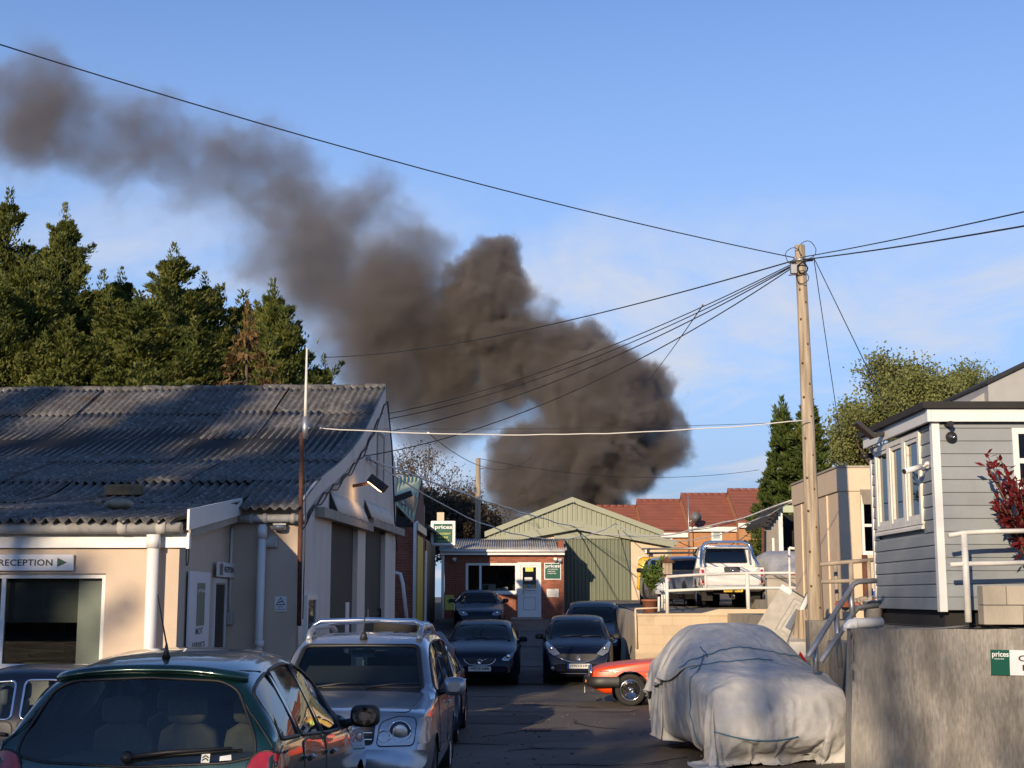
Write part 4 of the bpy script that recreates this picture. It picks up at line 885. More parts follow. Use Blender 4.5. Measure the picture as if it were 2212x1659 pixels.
rail_set("step_handrail", "bent galvanised handrail rising beside the steps to the cabin",
  [(P4(645, 1760, 16.9), P4(635, 1462, 16.9), .035), (P4(930, 1700, 17.6), P4(872, 1072, 17.6), .035), (P4(1078, 1190, 18.1), P4(1040, 800, 18.1), .04)],
  [[bt, P4(860, 1075, 17.6), P4(1000, 860, 18.0), tp, P4(1075, 742, 18.12), P4(1130, 712, 18.15), P4(1340, 700, 18.2)], [P4(690, 1650, 16.9), P4(1045, 1120, 18.05), P4(1075, 1075, 18.1), P4(1130, 1010, 18.15), P4(1360, 985, 18.2)]], m_steel, .034)
rail_set("platform_back_railing", "weathered pipe railing behind the pole, left of the cabin",
  [(Vector((P4(1045, 600, 21).x, 21, 1.46)), P4(1045, 490, 21), .035), (Vector((P4(880, 600, 21.5).x, 21.5, 1.46)), P4(868, 515, 21.5), .03), (Vector((P4(1260, 600, 21).x, 21, 1.46)), P4(1250, 465, 21), .03)],
  [[P4(690, 512, 21), P4(1330, 457, 21)], [P4(700, 712, 21), P4(1330, 693, 21)]], m_rust if False else mat("weathered_rail", (.33, .28, .22), .7, var=.25, scale=6), .032)
dp = empty("white_drain_pipe", P4(1010, 1262, 16.9), 0, "white drain pipe with elbow lying on the wall top by the cabin", "pipe"); p0 = P4(1010, 1262, 16.9)
MB().tube([(0, 0, -.02), P4(1015, 1225, 16.9)-p0, P4(1045, 1198, 16.9)-p0, P4(1100, 1192, 16.9)-p0, P4(1400, 1180, 17.0)-p0], .062, 12).build("pipe", m_white, dp); MB().tube([P4(1085, 1192, 16.9)-p0, P4(1110, 1191, 16.9)-p0], .074, 12).build("collar", m_white, dp)
# near railing on the platform
def P5(zx, zy, Y=15.75): return at(1814.6+.2396*zx, 1088.8+.2396*zy, Y)
rail_set("platform_front_railing", "chipped white railing with square post in front of the grey cabin",
  [(P5(1158, 1065), P5(1118, 268), .038)], [[P5(975, 285), P5(1110, 262), P5(1300, 250), P5(1800, 238)], [P5(990, 548), P5(1130, 540), P5(1800, 525)]], m_whitepaint, .028)

# ------------------------------------------------------------------ GREY CABIN
CX, CY, CZ0, CZ1 = 5.015, 16.4, 1.70, 3.90
cab = empty("grey_cabin", (CX, CY, 1.5), 0, "grey shiplap clad cabin with white trims, flat black roof and a row of casements", "building")
MB().box((.06, .10, 0), (6, 2.9, .2)).build("black_plinth", m_felt, cab)
z0, z1 = CZ0-1.5, CZ1-1.5
pitch = .1525
sw0, sw1, swz0, swz1 = .35, 2.55, 0, 0
def CS(u, v): 
    p = hit(u, v, (CX, CY, 0), (1, 0, 0)); return p.y-CY, p.z-1.5
wa, wza = CS(c5(1012), r5(455)); wb2, wzb = CS(c5(745), r5(1078))
wy0, wy1 = CS(c5(1035), r5(900))[0], CS(c5(748), r5(900))[0]; wz1_ = CS(c5(920), r5(478))[1]; wz0_ = CS(c5(920), r5(1052))[1]
b = MB(); wallgrid(b, (.02, 0, 0), (0, 1, 0), (-1, 0, 0), .03, 2.87, z0, z1, [(wy0, wy1, wz0_, wz1_)], .06); b.build("side_frame", m_clad_side, cab)
cf0, cf1 = at(2188, 1000, CY).x-CX, 3.0
cz_ = at(2200, 925, CY).z-1.5; cz2 = at(2200, 1062, CY).z-1.5
b = MB(); wallgrid(b, (0, .02, 0), EX, (0, -1, 0), .03, 6, z0, z1, [(cf0, cf0+1.2, cz2, cz_)], .06); b.build("front_frame", m_clad_side, cab)
b = MB().box((.2, 2.86, .2), (6, 2.9, z1)).build("rear_wall", m_clad_side, cab); MB().box((.1, .1, .2), (5.9, 2.85, .22)).build("floor", m_conc, cab)
def board(parent, o, ex, nrm, x0, x1, za, zb_):
    o, ex, nrm = Vector(o), Vector(ex), Vector(nrm); bb = MB()
    bb.prism([o+ex*x0+EZ*za+nrm*.022, o+ex*x0+EZ*(zb_-.03)+nrm*.012, o+ex*x0+EZ*(zb_-.006)+nrm*.004, o+ex*x0+EZ*zb_+nrm*.004, o+ex*x0+EZ*zb_, o+ex*x0+EZ*za], ex*(x1-x0))
    return bb.build("shiplap_board", m_clad_side, parent)
k = 0; z = z0
while z < z1 - .02:
    ze = min(z+pitch, z1)
    segs = [(.03, 2.87)]
    if ze > wz0_+.03 and z < wz1_-.03: segs = [(.03, wy0), (wy1, 2.87)]
    for a, c in segs: board(cab, (.0, 0, 0), (0, 1, 0), (-1, 0, 0), a, c, z, ze-.002)
    segs = [(.05, 6)]
    if ze > cz2+.03 and z < cz_-.03: segs = [(.05, cf0), (cf0+1.2, 6)]
    for a, c in segs: board(cab, (0, .0, 0), EX, (0, -1, 0), a, c, z, ze-.002)
    z += pitch
b = MB().box((-.035, -.035, z0-.02), (.055, -.022, z1)); b.box((-.035, -.022, z0-.02), (-.022, .06, z1)); b.build("corner_trim", m_white, cab)
MB().box((-.03, 2.85, z0-.02), (.02, 2.91, z1)).build("corner_trim", m_white, cab)
MB().box((-.05, -.10, z1+.002), (6.1, -.04, z1+.155)).build("fascia_board", m_white, cab); MB().box((-.10, -.10, z1+.002), (-.052, 2.95, z1+.155)).build("fascia_board", m_white, cab)
MB().box((-.16, -.15, z1+.157), (6.2, 3.0, z1+.235)).build("roof", m_felt, cab)
n3 = 3; ww = (wy1-wy0)/n3
for k in range(n3):
    wdo = MB(); frame(wdo, (0, 0, 0), (0, 1, 0), (-1, 0, 0), wy0+ww*k+.004, wy0+ww*(k+1)-.004, wz0_+.004, wz1_-.004, .07, .045, -.03); wdo = wdo.build("casement", m_whitepaint, cab)
    b = MB(); frame(b, (0, 0, 0), (0, 1, 0), (-1, 0, 0), wy0+ww*k+.075, wy0+ww*(k+1)-.075, wz0_+.075, wz1_-.075, .05, .03, -.02); b.build("sash", m_whitepaint, wdo)
    panel("pane", glass("cabin_glass", (.6, .62, .58), .28), wdo, (0, 0, 0), (0, 1, 0), (-1, 0, 0), wy0+ww*k+.12, wy0+ww*(k+1)-.12, wz0_+.12, wz1_-.12, .0)
MB().prism([(-.065, wy0-.04, wz0_-.06), (-.025, wy0-.04, wz0_-.06), (-.025, wy0-.04, wz0_), (-.065, wy0-.04, wz0_-.03)], (0, wy1-wy0+.08, 0)).build("sill", m_whitepaint, cab)
wdo = MB(); frame(wdo, (0, 0, 0), EX, (0, -1, 0), cf0, cf0+1.2, cz2, cz_, .07, .03, -.04); wdo.box((cf0+.07, -.02, cz_-.42), (cf0+1.13, .03, cz_-.36)); wdo = wdo.build("front_window", m_white, cab)
panel("pane", g_win, wdo, (0, 0, 0), EX, (0, -1, 0), cf0+.07, cf0+1.13, cz2+.07, cz_-.07, -.01)
# room contents seen through the casements
MB().box((.5, .6, .9), (1.4, 1.6, .95)).build("desk", mat("desk_wood", (.30, .22, .13), .6), cab); MB().box((1.45, .9, .95), (1.5, 1.4, 1.3)).build("screen", m_dark, cab); MB().box((1.3, 2.75, .9), (2.4, 2.84, 1.5)).build("notice_board", mat("board_brown", (.2, .15, .1), .8), cab)
MB().box((.12, .12, z1-.02), (5.9, 2.85, z1)).build("ceiling", m_paper, cab)
# cameras, lamps on the cabin
def cam_bullet(p, d, label, m):
    o = empty("security_camera", p, 0, label, "camera"); d = Vector(d)
    MB().tube([(0, 0, 0), d*.35], .012, 6).build("arm", m, o); MB().tube([d*.3, d*1.0], .035, 12).build("barrel", m, o); MB().tube([d*.99, d*1.03], .03, 12).build("lens", m_black, o); MB().lathe([(.045, 0), (.04, .02)], (0, 0, 0), 'y', 12).build("mount", m, o)
    return o
p = at(c5(1178), r5(402), CY-.03); o = cam_bullet(p, (0, -.14, -.015), "small black bullet camera with whip aerial high on the cabin front", m_black); MB().tube([(.05, -.03, .03), (.04, -.03, .24)], .006, 5).build("aerial", m_white, o)
o = empty("dome_camera", at(c5(1200), r5(485), CY-.03), 0, "black dome camera below the bullet camera on the cabin front", "camera"); MB().lathe([(.065, 0), (.065, -.03), (.045, -.06), (0, -.075)], (0, 0, 0), 'y', 18).build("dome", m_black, o); MB().lathe([(.02, -.083), (.018, -.09)], (0.01, 0, -.01), 'y', 8).build("lens", m_chrome, o)
p = hit(c5(1055), r5(660), (CX-.03, 0, 0), (1, 0, 0)); cam_bullet(p, (-.33, -.16, -.09), "white bullet camera sticking out beside the casement windows", m_white)
p = hit(c5(700), r5(600), (CX-.03, 0, 0), (1, 0, 0)); cam_bullet(p, (-.14, -.05, -.02), "black camera on the far rear edge of the cabin side", m_black)
p = hit(c5(800), r5(470), (CX-.05, 0, 0), (1, 0, 0)); o = empty("cabin_floodlight", p, 0, "black twin floodlight on the side of the cabin under the roof", "lamp")
MB().tube([(0, 0, 0), (-.22, 0, .03)], .015, 6).build("arm", m_black, o); MB().obox((-.30, -.02, .06), .30, .22, .05, Matrix.Rotation(R(42), 3, 'Y')).build("housing", m_black, o); MB().obox((-.10, .02, .0), .14, .16, .04, Matrix.Rotation(R(-15), 3, 'Y')).build("second_housing", m_black, o)
# planter blocks + photinia
pl = empty("block_planter", P5(1300, 1090, 15.85), 0, "low wall of two courses of concrete blocks in front of the cabin", "wall")
h2 = (P5(1300, 735, 15.85).z-P5(1300, 1090, 15.85).z)/2
for r0 in range(2):
    for k in range(4): MB().box((.45*k-(.18 if r0 else 0)+(.18 if r0 and k == 0 else 0)+.003, 0, h2*r0+.003), (.45*(k+1)-(.18 if r0 else 0)-.003, .2, h2*(r0+1)-.003)).build("block", m_conc, pl, bevel=.008)
# customer parking sign on the wall
a = P5(1355, 1540, 15.49); sgn = empty("customer_parking_sign", a, 0, "green and white prices garage customer parking board on the streaked wall", "sign"); sgn.rotation_euler = (0, R(1.2), 0)
hh = P5(1370, 1312, 15.49).z - a.z; gw_ = P5(1522, 1400, 15.49).x - a.x
MB().box((0, -.012, 0), (1.25, 0, hh)).build("board", m_signwhite, sgn); flat("green_block", [(0, 0), (gw_, 0), (gw_, hh), (0, hh)], (0, -.012, 0), EX, EZ, m_signgreen, sgn)
letters("prices", (gw_*.09, -.012, hh*.66), EX, EZ, gw_*.86, hh*.27, m_signwhite, sgn, lift=.008); letters("GARAGE", (gw_*.2, -.012, hh*.615), EX, EZ, gw_*.5, hh*.06, m_signwhite, sgn, lift=.008)
letters("CUSTOMER", (gw_*1.45, -.012, hh*.56), EX, EZ, .72, hh*.24, m_ink, sgn); letters("PARKING", (gw_*1.65, -.012, hh*.19), EX, EZ, .62, hh*.24, m_ink, sgn)
# grey building on the skyline, far right
gb = empty("grey_skyline_building", (0, 0, 0), 0, "pale grey clad building with sloping roof edge above the cabin roof", "building")
m_gb = mat("pale_grey_cladding", (.34, .34, .34), .6, var=.06, scale=2)
a, c, d = at(2134, 831, 46), at(2250, 778, 46), at(2105, 870, 46)
MB().prism([(a.x, 46, 1), (c.x+6, 46, 1), (c.x+6, 46, c.z+2.9), (a.x, 46, a.z)], (0, 10, 0)).build("gable_wall", m_gb, gb); MB().prism([(d.x, 46.4, 1), (a.x, 46.4, 1), (a.x, 46.4, at(2134, 845, 46).z), (d.x, 46.4, at(2105, 862, 46).z)], (0, 9, 0)).build("side_bay", m_gb, gb)
MB().prism([(a.x-.05, 45.9, a.z), (c.x+6, 45.9, c.z+2.9), (c.x+6, 45.9, c.z+3.0), (a.x-.05, 45.9, a.z+.1)], (0, 10.2, 0)).build("roof_edge", m_felt, gb)

# ------------------------------------------------------------------ HOUSES WITH RED ROOFS
def house(u0, u1, vr, ve, Yf, label, wins=(), du=11, side=False):
    a, c = at(u0, ve, Yf), at(u1, ve, Yf); Yr = Yf+4.2; r0, r1 = at(u0+du, vr, Yr), at(u1+du, vr, Yr)
    h = empty("terrace_house", (a.x, Yf, 1.3), 0, label, "house", "stepped terrace of houses"); o = Vector((a.x, Yf, 1.3)); w = c.x-a.x; ze = a.z-1.3; zr = (r0.z+r1.z)/2-1.3
    MB().box((0, .25, 0), (w, 8.2, ze-.02)).build("wall", m_obrick, h)
    rx = r0.x-a.x
    rf = MB().prism([(-.03, 0, ze), (-.03, 4.2, zr), (-.03, 8.4, ze), (-.03, 8.4, ze-.12), (-.03, 4.2, zr-.14), (-.03, 0, ze-.12)], (w+.0, 0, 0)).build("roof", m_redtile, h)
    MB().prism([(0.0, .24, ze-.02), (0, 8.2, ze-.02), (0, 4.2, zr-.15)], (w-.06, 0, 0)).build("gable", m_obrick, h)
    n = int(w/.42)
    for k in range(n): MB().lathe([(.10, 0), (.11, .03), (.10, .40)], (0, 0, 0), 'x', 8).build("ridge_tile", m_redtile, rf, (w*k/n-.03, 4.2, zr+.01))
    for k in range(9):
        t = (k+1)/10; MB().box((-.02, 4.2*t-.012, 0), (w-.05, 4.2*t, .03)).build("tile_course", m_redtile, rf, (0, 0, ze+(zr-ze)*t-.005))
    MB().box((-.05, .02, ze-.42), (w+.03, .12, ze-.13)).build("fascia_board", m_white, h)
    for (wu0, wu1, wv0, wv1) in wins:
        p, q_ = at(wu0, wv0, Yf+.25)-o, at(wu1, wv1, Yf+.25)-o
        f = MB(); frame(f, (0, .24, 0), EX, (0, -1, 0), p.x, q_.x, q_.z, p.z, .12, .03, -.03); f = f.build("window", m_white, h); panel("pane", mat("pale_curtained_glass", (.36, .42, .44), .15), f, (0, .24, 0), EX, (0, -1, 0), p.x+.12, q_.x-.12, q_.z+.12, p.z-.12, .004)
    return h
c8 = lambda zx: 1296 + .1719*zx
r8 = lambda zy: 1019.6 + .1719*zy
house(c8(-250), c8(560), r8(432), r8(800), 88, "end house half hidden in smoke, with dark red roof behind the warehouse", du=7)
house(c8(545), c8(1138), r8(358), r8(736), 87, "middle house with shadowed red roof and grey window beside the warehouse eaves", [(c8(780), c8(912), r8(778), r8(935))])
h_ = house(c8(1130), c8(1752), r8(282), r8(662), 86, "house with red roof, satellite dish and white bathroom window", [(c8(1398), c8(1535), r8(697), r8(862))])
house(c8(1750), c8(2500), r8(225), r8(612), 85, "highest house with red roof behind the conifer", du=12)
p = at(c8(1205), r8(570), 85.2); o = empty("satellite_dish", p, 0, "dark satellite dish and thin aerial pole on the house eaves", "dish")
MB().lathe([(.0, .10), (.24, .06), (.34, -.04)], (0, 0, 0), 'y', 18).build("dish", mat("dish_grey", (.16, .16, .17), .5), o); MB().tube([(-.45, 0, -2.2), (-.45, 0, 1.3)], .03, 6).build("mast", m_steel, o); MB().tube([(-.45, 0, -.3), (0, .1, 0)], .03, 6).build("arm", m_steel, o)

# ------------------------------------------------------------------ POLES AND WIRES
PB, PT = at(1766, 1440, 21.5), at(1727, 530, 21.5)
PB = Vector((PB.x, 21.5, -.3))
pole = empty("telegraph_pole", PB, 0, "tall weathered wooden telegraph pole with looped wires at its top", "pole")
d = PT-PB; N = 26
b = MB(); P = []
for i in range(N+1):
    t = i/N; c = d*t + Vector((.02*math.sin(3*t), 0, 0)); r = .135 - .055*t
    P.append([c + Vector((r*math.cos(a), r*math.sin(a), 0))*(1+.03*math.sin(3*a+i*.4)+.02*math.sin(7*a)) for a in [2*math.pi*k/16 for k in range(16)]])
b.grid(P, closed=True); b.poly(P[-1]); b.build("shaft", m_wood, pole)
rp = random.Random(5)
for k in range(22):
    t = .10 + .85*k/22 + rp.uniform(-.01, .01); s_ = -1 if k % 2 else 1; c = d*t; r = .135-.055*t
    MB().box((-.010, -.02, -.014), (.010, .03, .014)).build("step_bolt", m_rust, pole, c + Vector((s_*(r*.5), -r*.85, 0)))
b = MB(); rad = .12
def loop(c, r, n=20, tilt=0): return [c + Vector((r*math.cos(2*math.pi*k/n), .03*math.sin(k), r*math.sin(2*math.pi*k/n))) for k in range(n+1)]
b.tube(loop(d+Vector((.10, -.1, -.10)), .14), .006, 5); b.tube(loop(d+Vector((-.12, -.1, -.2)), .13), .006, 5); b.tube(loop(d+Vector((0, -.14, -.55)), .10), .007, 5); b.tube(loop(d+Vector((.01, -.13, -.4)), .08), .012, 6); b.tube([d+Vector((-.16, -.02, -.28)), d+Vector((.2, -.02, -.24))], .022, 6)
b.build("wire_loops", m_cable, pole)
MB().box((-.17, -.13, -.48), (-.08, -.03, -.34)).build("terminal_box", m_steel, pole, d); b = MB().lathe([(.11, -.02), (.11, .02)], (0, 0, -.25), 'z', 14); b.build("band", m_steel, pole, d)
MB().tube([(-.2, -.05, -.5), (.0, -.12, -.5)], .008, 5).build("spike", m_rust, pole, d)
q2 = at(1032, 1168, 62); q2t = at(1033, 990, 62); pole2 = empty("distant_telegraph_pole", (q2.x, 62, 1.3), 0, "distant slim telegraph pole standing behind the brick office", "pole")
dd = q2t-Vector((q2.x, 62, 1.3)); MB().tube([(0, 0, 0), dd*.5, dd], [.15, .13, .1], 12).build("shaft", m_wood, pole2)
for k in range(7): MB().tube([dd*(.45+.08*k)+Vector((-.25 if k % 2 else 0, 0, 0)), dd*(.45+.08*k)+Vector((0 if k % 2 else .25, 0, 0))], .02, 5).build("step_iron", m_rust, pole2)
top = PT - EZ*.22
def wire(a, c, sag, r, m, label, n=24, kink=0, seed=1):
    rr = random.Random(seed); a, c = Vector(a), Vector(c); o = empty("overhead_cable", a, 0, label, "cable", "overhead cables")
    pts = [a.lerp(c, k/n) - EZ*(sag*4*(k/n)*(1-k/n)) + (EZ*rr.uniform(-kink, kink) if 0 < k < n else EZ*0) for k in range(n+1)]
    MB().tube([p-a for p in pts], r, 5).build("strand", m, o); MB().tube([Vector((0, 0, 0)), (pts[1]-a)*.15], r*2.2, 6).build("end_clamp", m_steel, o); return o
wire(top, top+(at(-60, 76, 15)-top)*1.6+EZ*.62, .42, .0085, m_cable, "black cable crossing the sky from the pole to the upper left corner")
wire(top+EZ*.02, top+(at(2330, 425, 12)-top)*2.6+EZ*.30, .16, .008, m_cable, "upper of the black cables leaving the pole towards the right edge")
wire(top-EZ*.02, top+(at(2330, 455, 12)-top)*2.6+EZ*.34, .18, .010, m_cable, "lower thick cable leaving the pole towards the right edge")
wire(top, at(700, 772, 46), .35, .012, m_cable, "black cable from the pole down to the conifer tops on the left")
gp = lambda u, v: gM @ (gh_side(u, v) + Vector((.06, 0, 0)))
wire(top-EZ*.02, gp(836, 893), .30, .009, m_cable, "highest of the cables from the pole to the garage gable"); wire(top-EZ*.04, gp(832, 905), .34, .009, m_cable, "second cable from the pole to the garage gable"); wire(top-EZ*.05, gp(826, 934), .36, .010, m_cable, "third cable from the pole to the garage gable"); wire(top-EZ*.06, gp(782, 985), .5, .010, m_cable, "lowest sagging cable from the pole to the garage gable")
wire(at(1520, 657, 24.5), at(1400, 822, 60), .05, .010, m_cable, "thin drop wire slanting down in front of the smoke")
wire(top+Vector((.22, 0, .02)), at(1828, 1030, 27), .0, .007, m_cable, "near vertical drop wire right of the pole"); wire(top+Vector((.22, 0, .02)), hit(1915, 880, (CX, 18.5, 0), (1, 0, 0)), .0, .007, m_cable, "slanting drop wire from the pole to the cabin roof")
wire(gM @ (gh_front(690, 925, -.2)), at(1748, 907, 21.3), .16, .009, m_whitecable, "white cable strung level between aerial mast and telegraph pole", kink=.006)
wire(gM @ (gh_front(664, 925, -.2)), at(1720, 912, 21.3), .05, .004, m_cable, "thin support line beside the level white cable")
wire(gp(790, 990), at(1240, 1138, 53.4), .10, .022, m_whitecable, "white cable sagging from the garage gable to the warehouse gable", kink=.02)
wire(gp(800, 995), at(1330, 1131, 53.6), 1.05, .016, m_whitecable, "second white cable drooping lower across the warehouse front", kink=.02, seed=3)
wire(at(1240, 1138, 53.4), at(1719, 1078, 29), .55, .020, m_whitecable, "white cable rising from the warehouse apex to the cream building", kink=.03, seed=4)
wire(at(1330, 1131, 53.6), at(1719, 1080, 29), .75, .014, m_whitecable, "slacker white cable beside the one rising to the cream building", kink=.03, seed=5)
wire(at(1238, 1084, 56.8), at(1640, 1105, 60), 1.0, .016, m_cable, "dark cable sagging across the red house roofs"); wire(at(1460, 1167, 53.7), at(1640, 1130, 60), .7, .014, m_cable, "dark cable sagging across the orange brick house wall")
wire(at(925, 935, 40), at(1150, 985, 75), .9, .012, m_cable, "thin cable in front of the gap in the smoke"); wire(q2t, at(1640, 1015, 70), .6, .012, m_cable, "faint cable from the distant pole towards the right conifer")

# ------------------------------------------------------------------ TREES
def leafmat(name, c1, c2, c3=None, sc=.9, rough=.6):
    if name in MATS: return MATS[name]
    m = bpy.data.materials.new(name); m.use_nodes = True; nt = m.node_tree; L = nt.links.new; b = nt.nodes["Principled BSDF"]; b.inputs['Roughness'].default_value = rough; b.inputs['Specular IOR Level'].default_value = .25
    g = _n(nt, "ShaderNodeNewGeometry"); n1 = _n(nt, "ShaderNodeTexNoise", i_Scale=sc, i_Detail=4.0); L(g.outputs['Position'], n1.inputs['Vector'])
    n2 = _n(nt, "ShaderNodeTexNoise", i_Scale=7.0, i_Detail=2.0); L(g.outputs['Position'], n2.inputs['Vector'])
    ad = _n(nt, "ShaderNodeMath", operation='ADD'); L(n1.outputs[0], ad.inputs[0]); L(n2.outputs[0], ad.inputs[1])
    cr = _n(nt, "ShaderNodeValToRGB"); cr.color_ramp.elements[0].position = .40; cr.color_ramp.elements[0].color = (*c1, 1); cr.color_ramp.elements[1].position = .62; cr.color_ramp.elements[1].color = (*c2, 1)
    if c3: e = cr.color_ramp.elements.new(.70); e.color = (*c3, 1)
    mp_ = _n(nt, "ShaderNodeMath", operation='MULTIPLY'); mp_.inputs[1].default_value = .5; L(ad.outputs[0], mp_.inputs[0]); L(mp_.outputs[0], cr.inputs[0]); L(cr.outputs[0], b.inputs['Base Color'])
    tr = _n(nt, "ShaderNodeBsdfTranslucent"); L(cr.outputs[0], tr.inputs[0]); mx = _n(nt, "ShaderNodeMixShader"); mx.inputs[0].default_value = .30; o = nt.nodes["Material Output"]
    L(b.outputs[0], mx.inputs[1]); L(tr.outputs[0], mx.inputs[2]); L(mx.outputs[0], o.inputs[0]); MATS[name] = m; return m
m_cyp = leafmat("cypress_foliage", (.060, .085, .020), (.175, .185, .045), (.29, .255, .08))
m_dead = leafmat("dead_foliage", (.13, .075, .030), (.24, .155, .065))
m_spr = leafmat("broad_conifer_foliage", (.05, .085, .02), (.12, .15, .035), (.19, .16, .05))
m_broad = leafmat("spring_leaf", (.13, .155, .05), (.26, .27, .095), (.36, .33, .14))
m_scrub = leafmat("scrub_twigs", (.055, .042, .028), (.10, .078, .048))
m_red = leafmat("red_photinia_leaf", (.09, .008, .012), (.20, .018, .020), (.05, .07, .02), sc=3)
m_laurel = leafmat("laurel_leaf", (.06, .11, .02), (.16, .22, .05), (.30, .30, .10), sc=4)
def quadleaf(b, p, d, n, l, w):
    s = d.cross(n)
    if s.length < 1e-4: s = Vector((1, 0, 0))
    s = s.normalized()*w*.5
    b.poly([p, p+d*l*.45+s, p+d*l, p+d*l*.5-s])
def rvec(r): 
    while True:
        v = Vector((r.uniform(-1, 1), r.uniform(-1, 1), r.uniform(-1, 1)))
        if .05 < v.length < 1: return v.normalized()
def conifer_meshes(h, R0, seed, nb=330, nl=95, m=None, up=.55, bare=.0, sparse=1.0, leaf=.30, leaders=3):
    r = random.Random(seed); b = MB(); tr = MB(); br = tr
    tr.tube([(0, 0, -.3), (.05, 0, h*.4), (0, .05, h*.8), (0, 0, h*.97)], [h*.018, h*.013, h*.006, .02], 9)
    lob = [(r.uniform(0, 6.28), r.uniform(.15, .5), r.uniform(0, 1)) for _ in range(9)]
    tops = [(0, 0, h)] + [(r.uniform(-.45, .45)*R0, r.uniform(-.45, .45)*R0, h*r.uniform(.78, .95)) for _ in range(leaders-1)]
    for i in range(nb):
        tx, ty, th = tops[i % len(tops)] if r.random() < .6 else tops[0]
        t = r.random()**.85; z = th*(.06 + .92*t) if bare == 0 else th*(bare+(1-bare)*t)
        env = R0*(max(0.015, 1-(z/th)))**.85*(.9 if th == h else .62)
        a = r.uniform(0, 6.283)
        for la, lv, lz_ in lob: env *= 1 + lv*.35*math.cos(a-la)*math.cos(6*(z/h-lz_))
        env = env*(r.uniform(.5, 1.05) if r.random() < .75 else r.uniform(1.05, 1.45)) + .12
        tipz = z + env*up*r.uniform(.6, 1.3) if up > 0 else z + env*up
        k = min(1, z/th); B = Vector((tx*k, ty*k, z)); T = Vector((tx*k+env*math.cos(a), ty*k+env*math.sin(a), min(tipz, th+.4)))
        D = T-B; ln = D.length; D.normalize(); side = D.cross(Vector((0, 0, 1))).normalized(); nrm = side.cross(D)
        if i % 5 == 0: br.tube([B, B.lerp(T, .5)+Vector((0, 0, -.05*ln)), B.lerp(T, .9)], [.035, .025, .01], 4, cap=False)
        wid = .36*min(1.0, ln/1.6)+.06
        for j in range(int(nl*sparse*(.5+.5*min(1, ln/1.5)))):
            s = .25+.78*r.random()**.7
            off = side*r.gauss(0, wid*(1.15-s)) + nrm*r.gauss(0, wid*.5*(1.15-s))
            p = B + D*(ln*s) + off - Vector((0, 0, .10*ln*(1-s)))
            d = (D*.55 + off.normalized()*.55*r.random() + rvec(r)*.5 + Vector((0, 0, .62 if up > 0 else -.7))).normalized()
            quadleaf(b, p, d, (Vector((D.x, D.y, .15)) + rvec(r)*.45).normalized(), leaf*r.uniform(.5, 1.15), leaf*r.uniform(.22, .40))
    for (tx, ty, th) in tops:
        for j in range(int(150*sparse)):
            q = r.random(); a = r.uniform(0, 6.28); rad = .05+.42*(1-q)*r.random(); p = Vector((tx*.97+rad*math.cos(a), ty*.97+rad*math.sin(a), th-.9+1.5*q)); quadleaf(b, p, (Vector((math.cos(a)*.5, math.sin(a)*.5, 1.1))+rvec(r)*.4).normalized(), (Vector((math.cos(a), math.sin(a), .1))+rvec(r)*.4).normalized(), leaf*r.uniform(.6, 1.2), leaf*.3)
    return tr.mesh("trunk", m_bark), b.mesh("crown", m or m_cyp)
cypA = conifer_meshes(16, 4.6, 1, nb=430, nl=310, leaders=5, leaf=.19, up=.8); cypB = conifer_meshes(13.5, 4.6, 2, nb=410, nl=300, leaders=6, leaf=.19, up=.8); cypC = conifer_meshes(11, 3.2, 3, nb=300, nl=280, leaders=3, leaf=.19, up=.8)
pineH = conifer_meshes(22, 4.7, 5, nb=380, nl=110, bare=.62, leaders=3, leaf=.30); cypS = conifer_meshes(16, 4.6, 7, nb=300, nl=105, leaders=4, leaf=.24, up=.8)  # high bare pine and sparse cypress, shaped to filter the sun
def plant_tree(name, meshes, p, label, cat="tree", group=None, rz=0, s=(1, 1, 1)):
    o = empty(name, p, rz, label, cat, group); o.scale = s
    link("trunk", meshes[0], o); link("crown", meshes[1], o); return o
def conif(u, vtop, Y, mesh, h, label, sx=1.0, rz=0, lean=0, base=1.3):
    t = at(u, vtop+26, Y); s = (t.z-base)/h; o = plant_tree("cypress_tree", mesh, (t.x, Y, base), label, group="cypress trees behind the garage", rz=rz, s=(s*sx, s*sx, s)); o.rotation_euler[1] = R(lean); return o
conif(20, 415, 50, cypA, 16, "tallest cypress at the left edge of the picture", 1.25, .3)
conif(150, 440, 47, cypA, 16, "tall cypress right of the tallest one, with a ragged flared top", 1.15, 2.2, 2)
conif(70, 560, 45, cypB, 13.5, "lower cypress filling in front of the two tallest", 1.35, 4.0)
conif(235, 620, 46, cypB, 13.5, "cypress shoulder below the ragged tall one, above the roof ridge", 1.35, 1.2)
conif(375, 535, 49, cypB, 13.5, "broad cypress with a narrow spire in the middle of the row", 1.3, 0.4)
conif(470, 590, 50, cypB, 13.5, "bushy cypress just right of the spired one", 1.15, 2.6, 3)
conif(300, 640, 44, cypC, 11, "small dark cypress between the left and middle groups", 1.7, 5.0)
conif(420, 690, 45, cypC, 11, "low dark cypress in front of the spired one", 1.7, 3.0)
conif(588, 615, 48, cypC, 11, "slim pointed cypress left of its twin at the row end", 1.05, 1.0)
conif(650, 640, 47.5, cypC, 11, "slim pointed cypress at the right end of the row", 1.25, 3.6, 5)
conif(700, 770, 48, cypC, 11, "stunted cypress low behind the garage ridge", .9, 0.2)
conif(262, 585, 51, cypB, 13.5, "dense cypress closing the gap left of the spired one", 1.2, 3.3)
conif(525, 640, 51, cypC, 11, "leafy cypress behind the dead brown conifer", 1.5, 2.1)
conif(150, 690, 43, cypC, 11, "low cypress nearest the roof on the left", 1.5, 2.0)
deadm = conifer_meshes(8.5, 2.6, 9, nb=90, nl=75, m=m_dead, up=-.12, sparse=.55, leaf=.26, leaders=1)
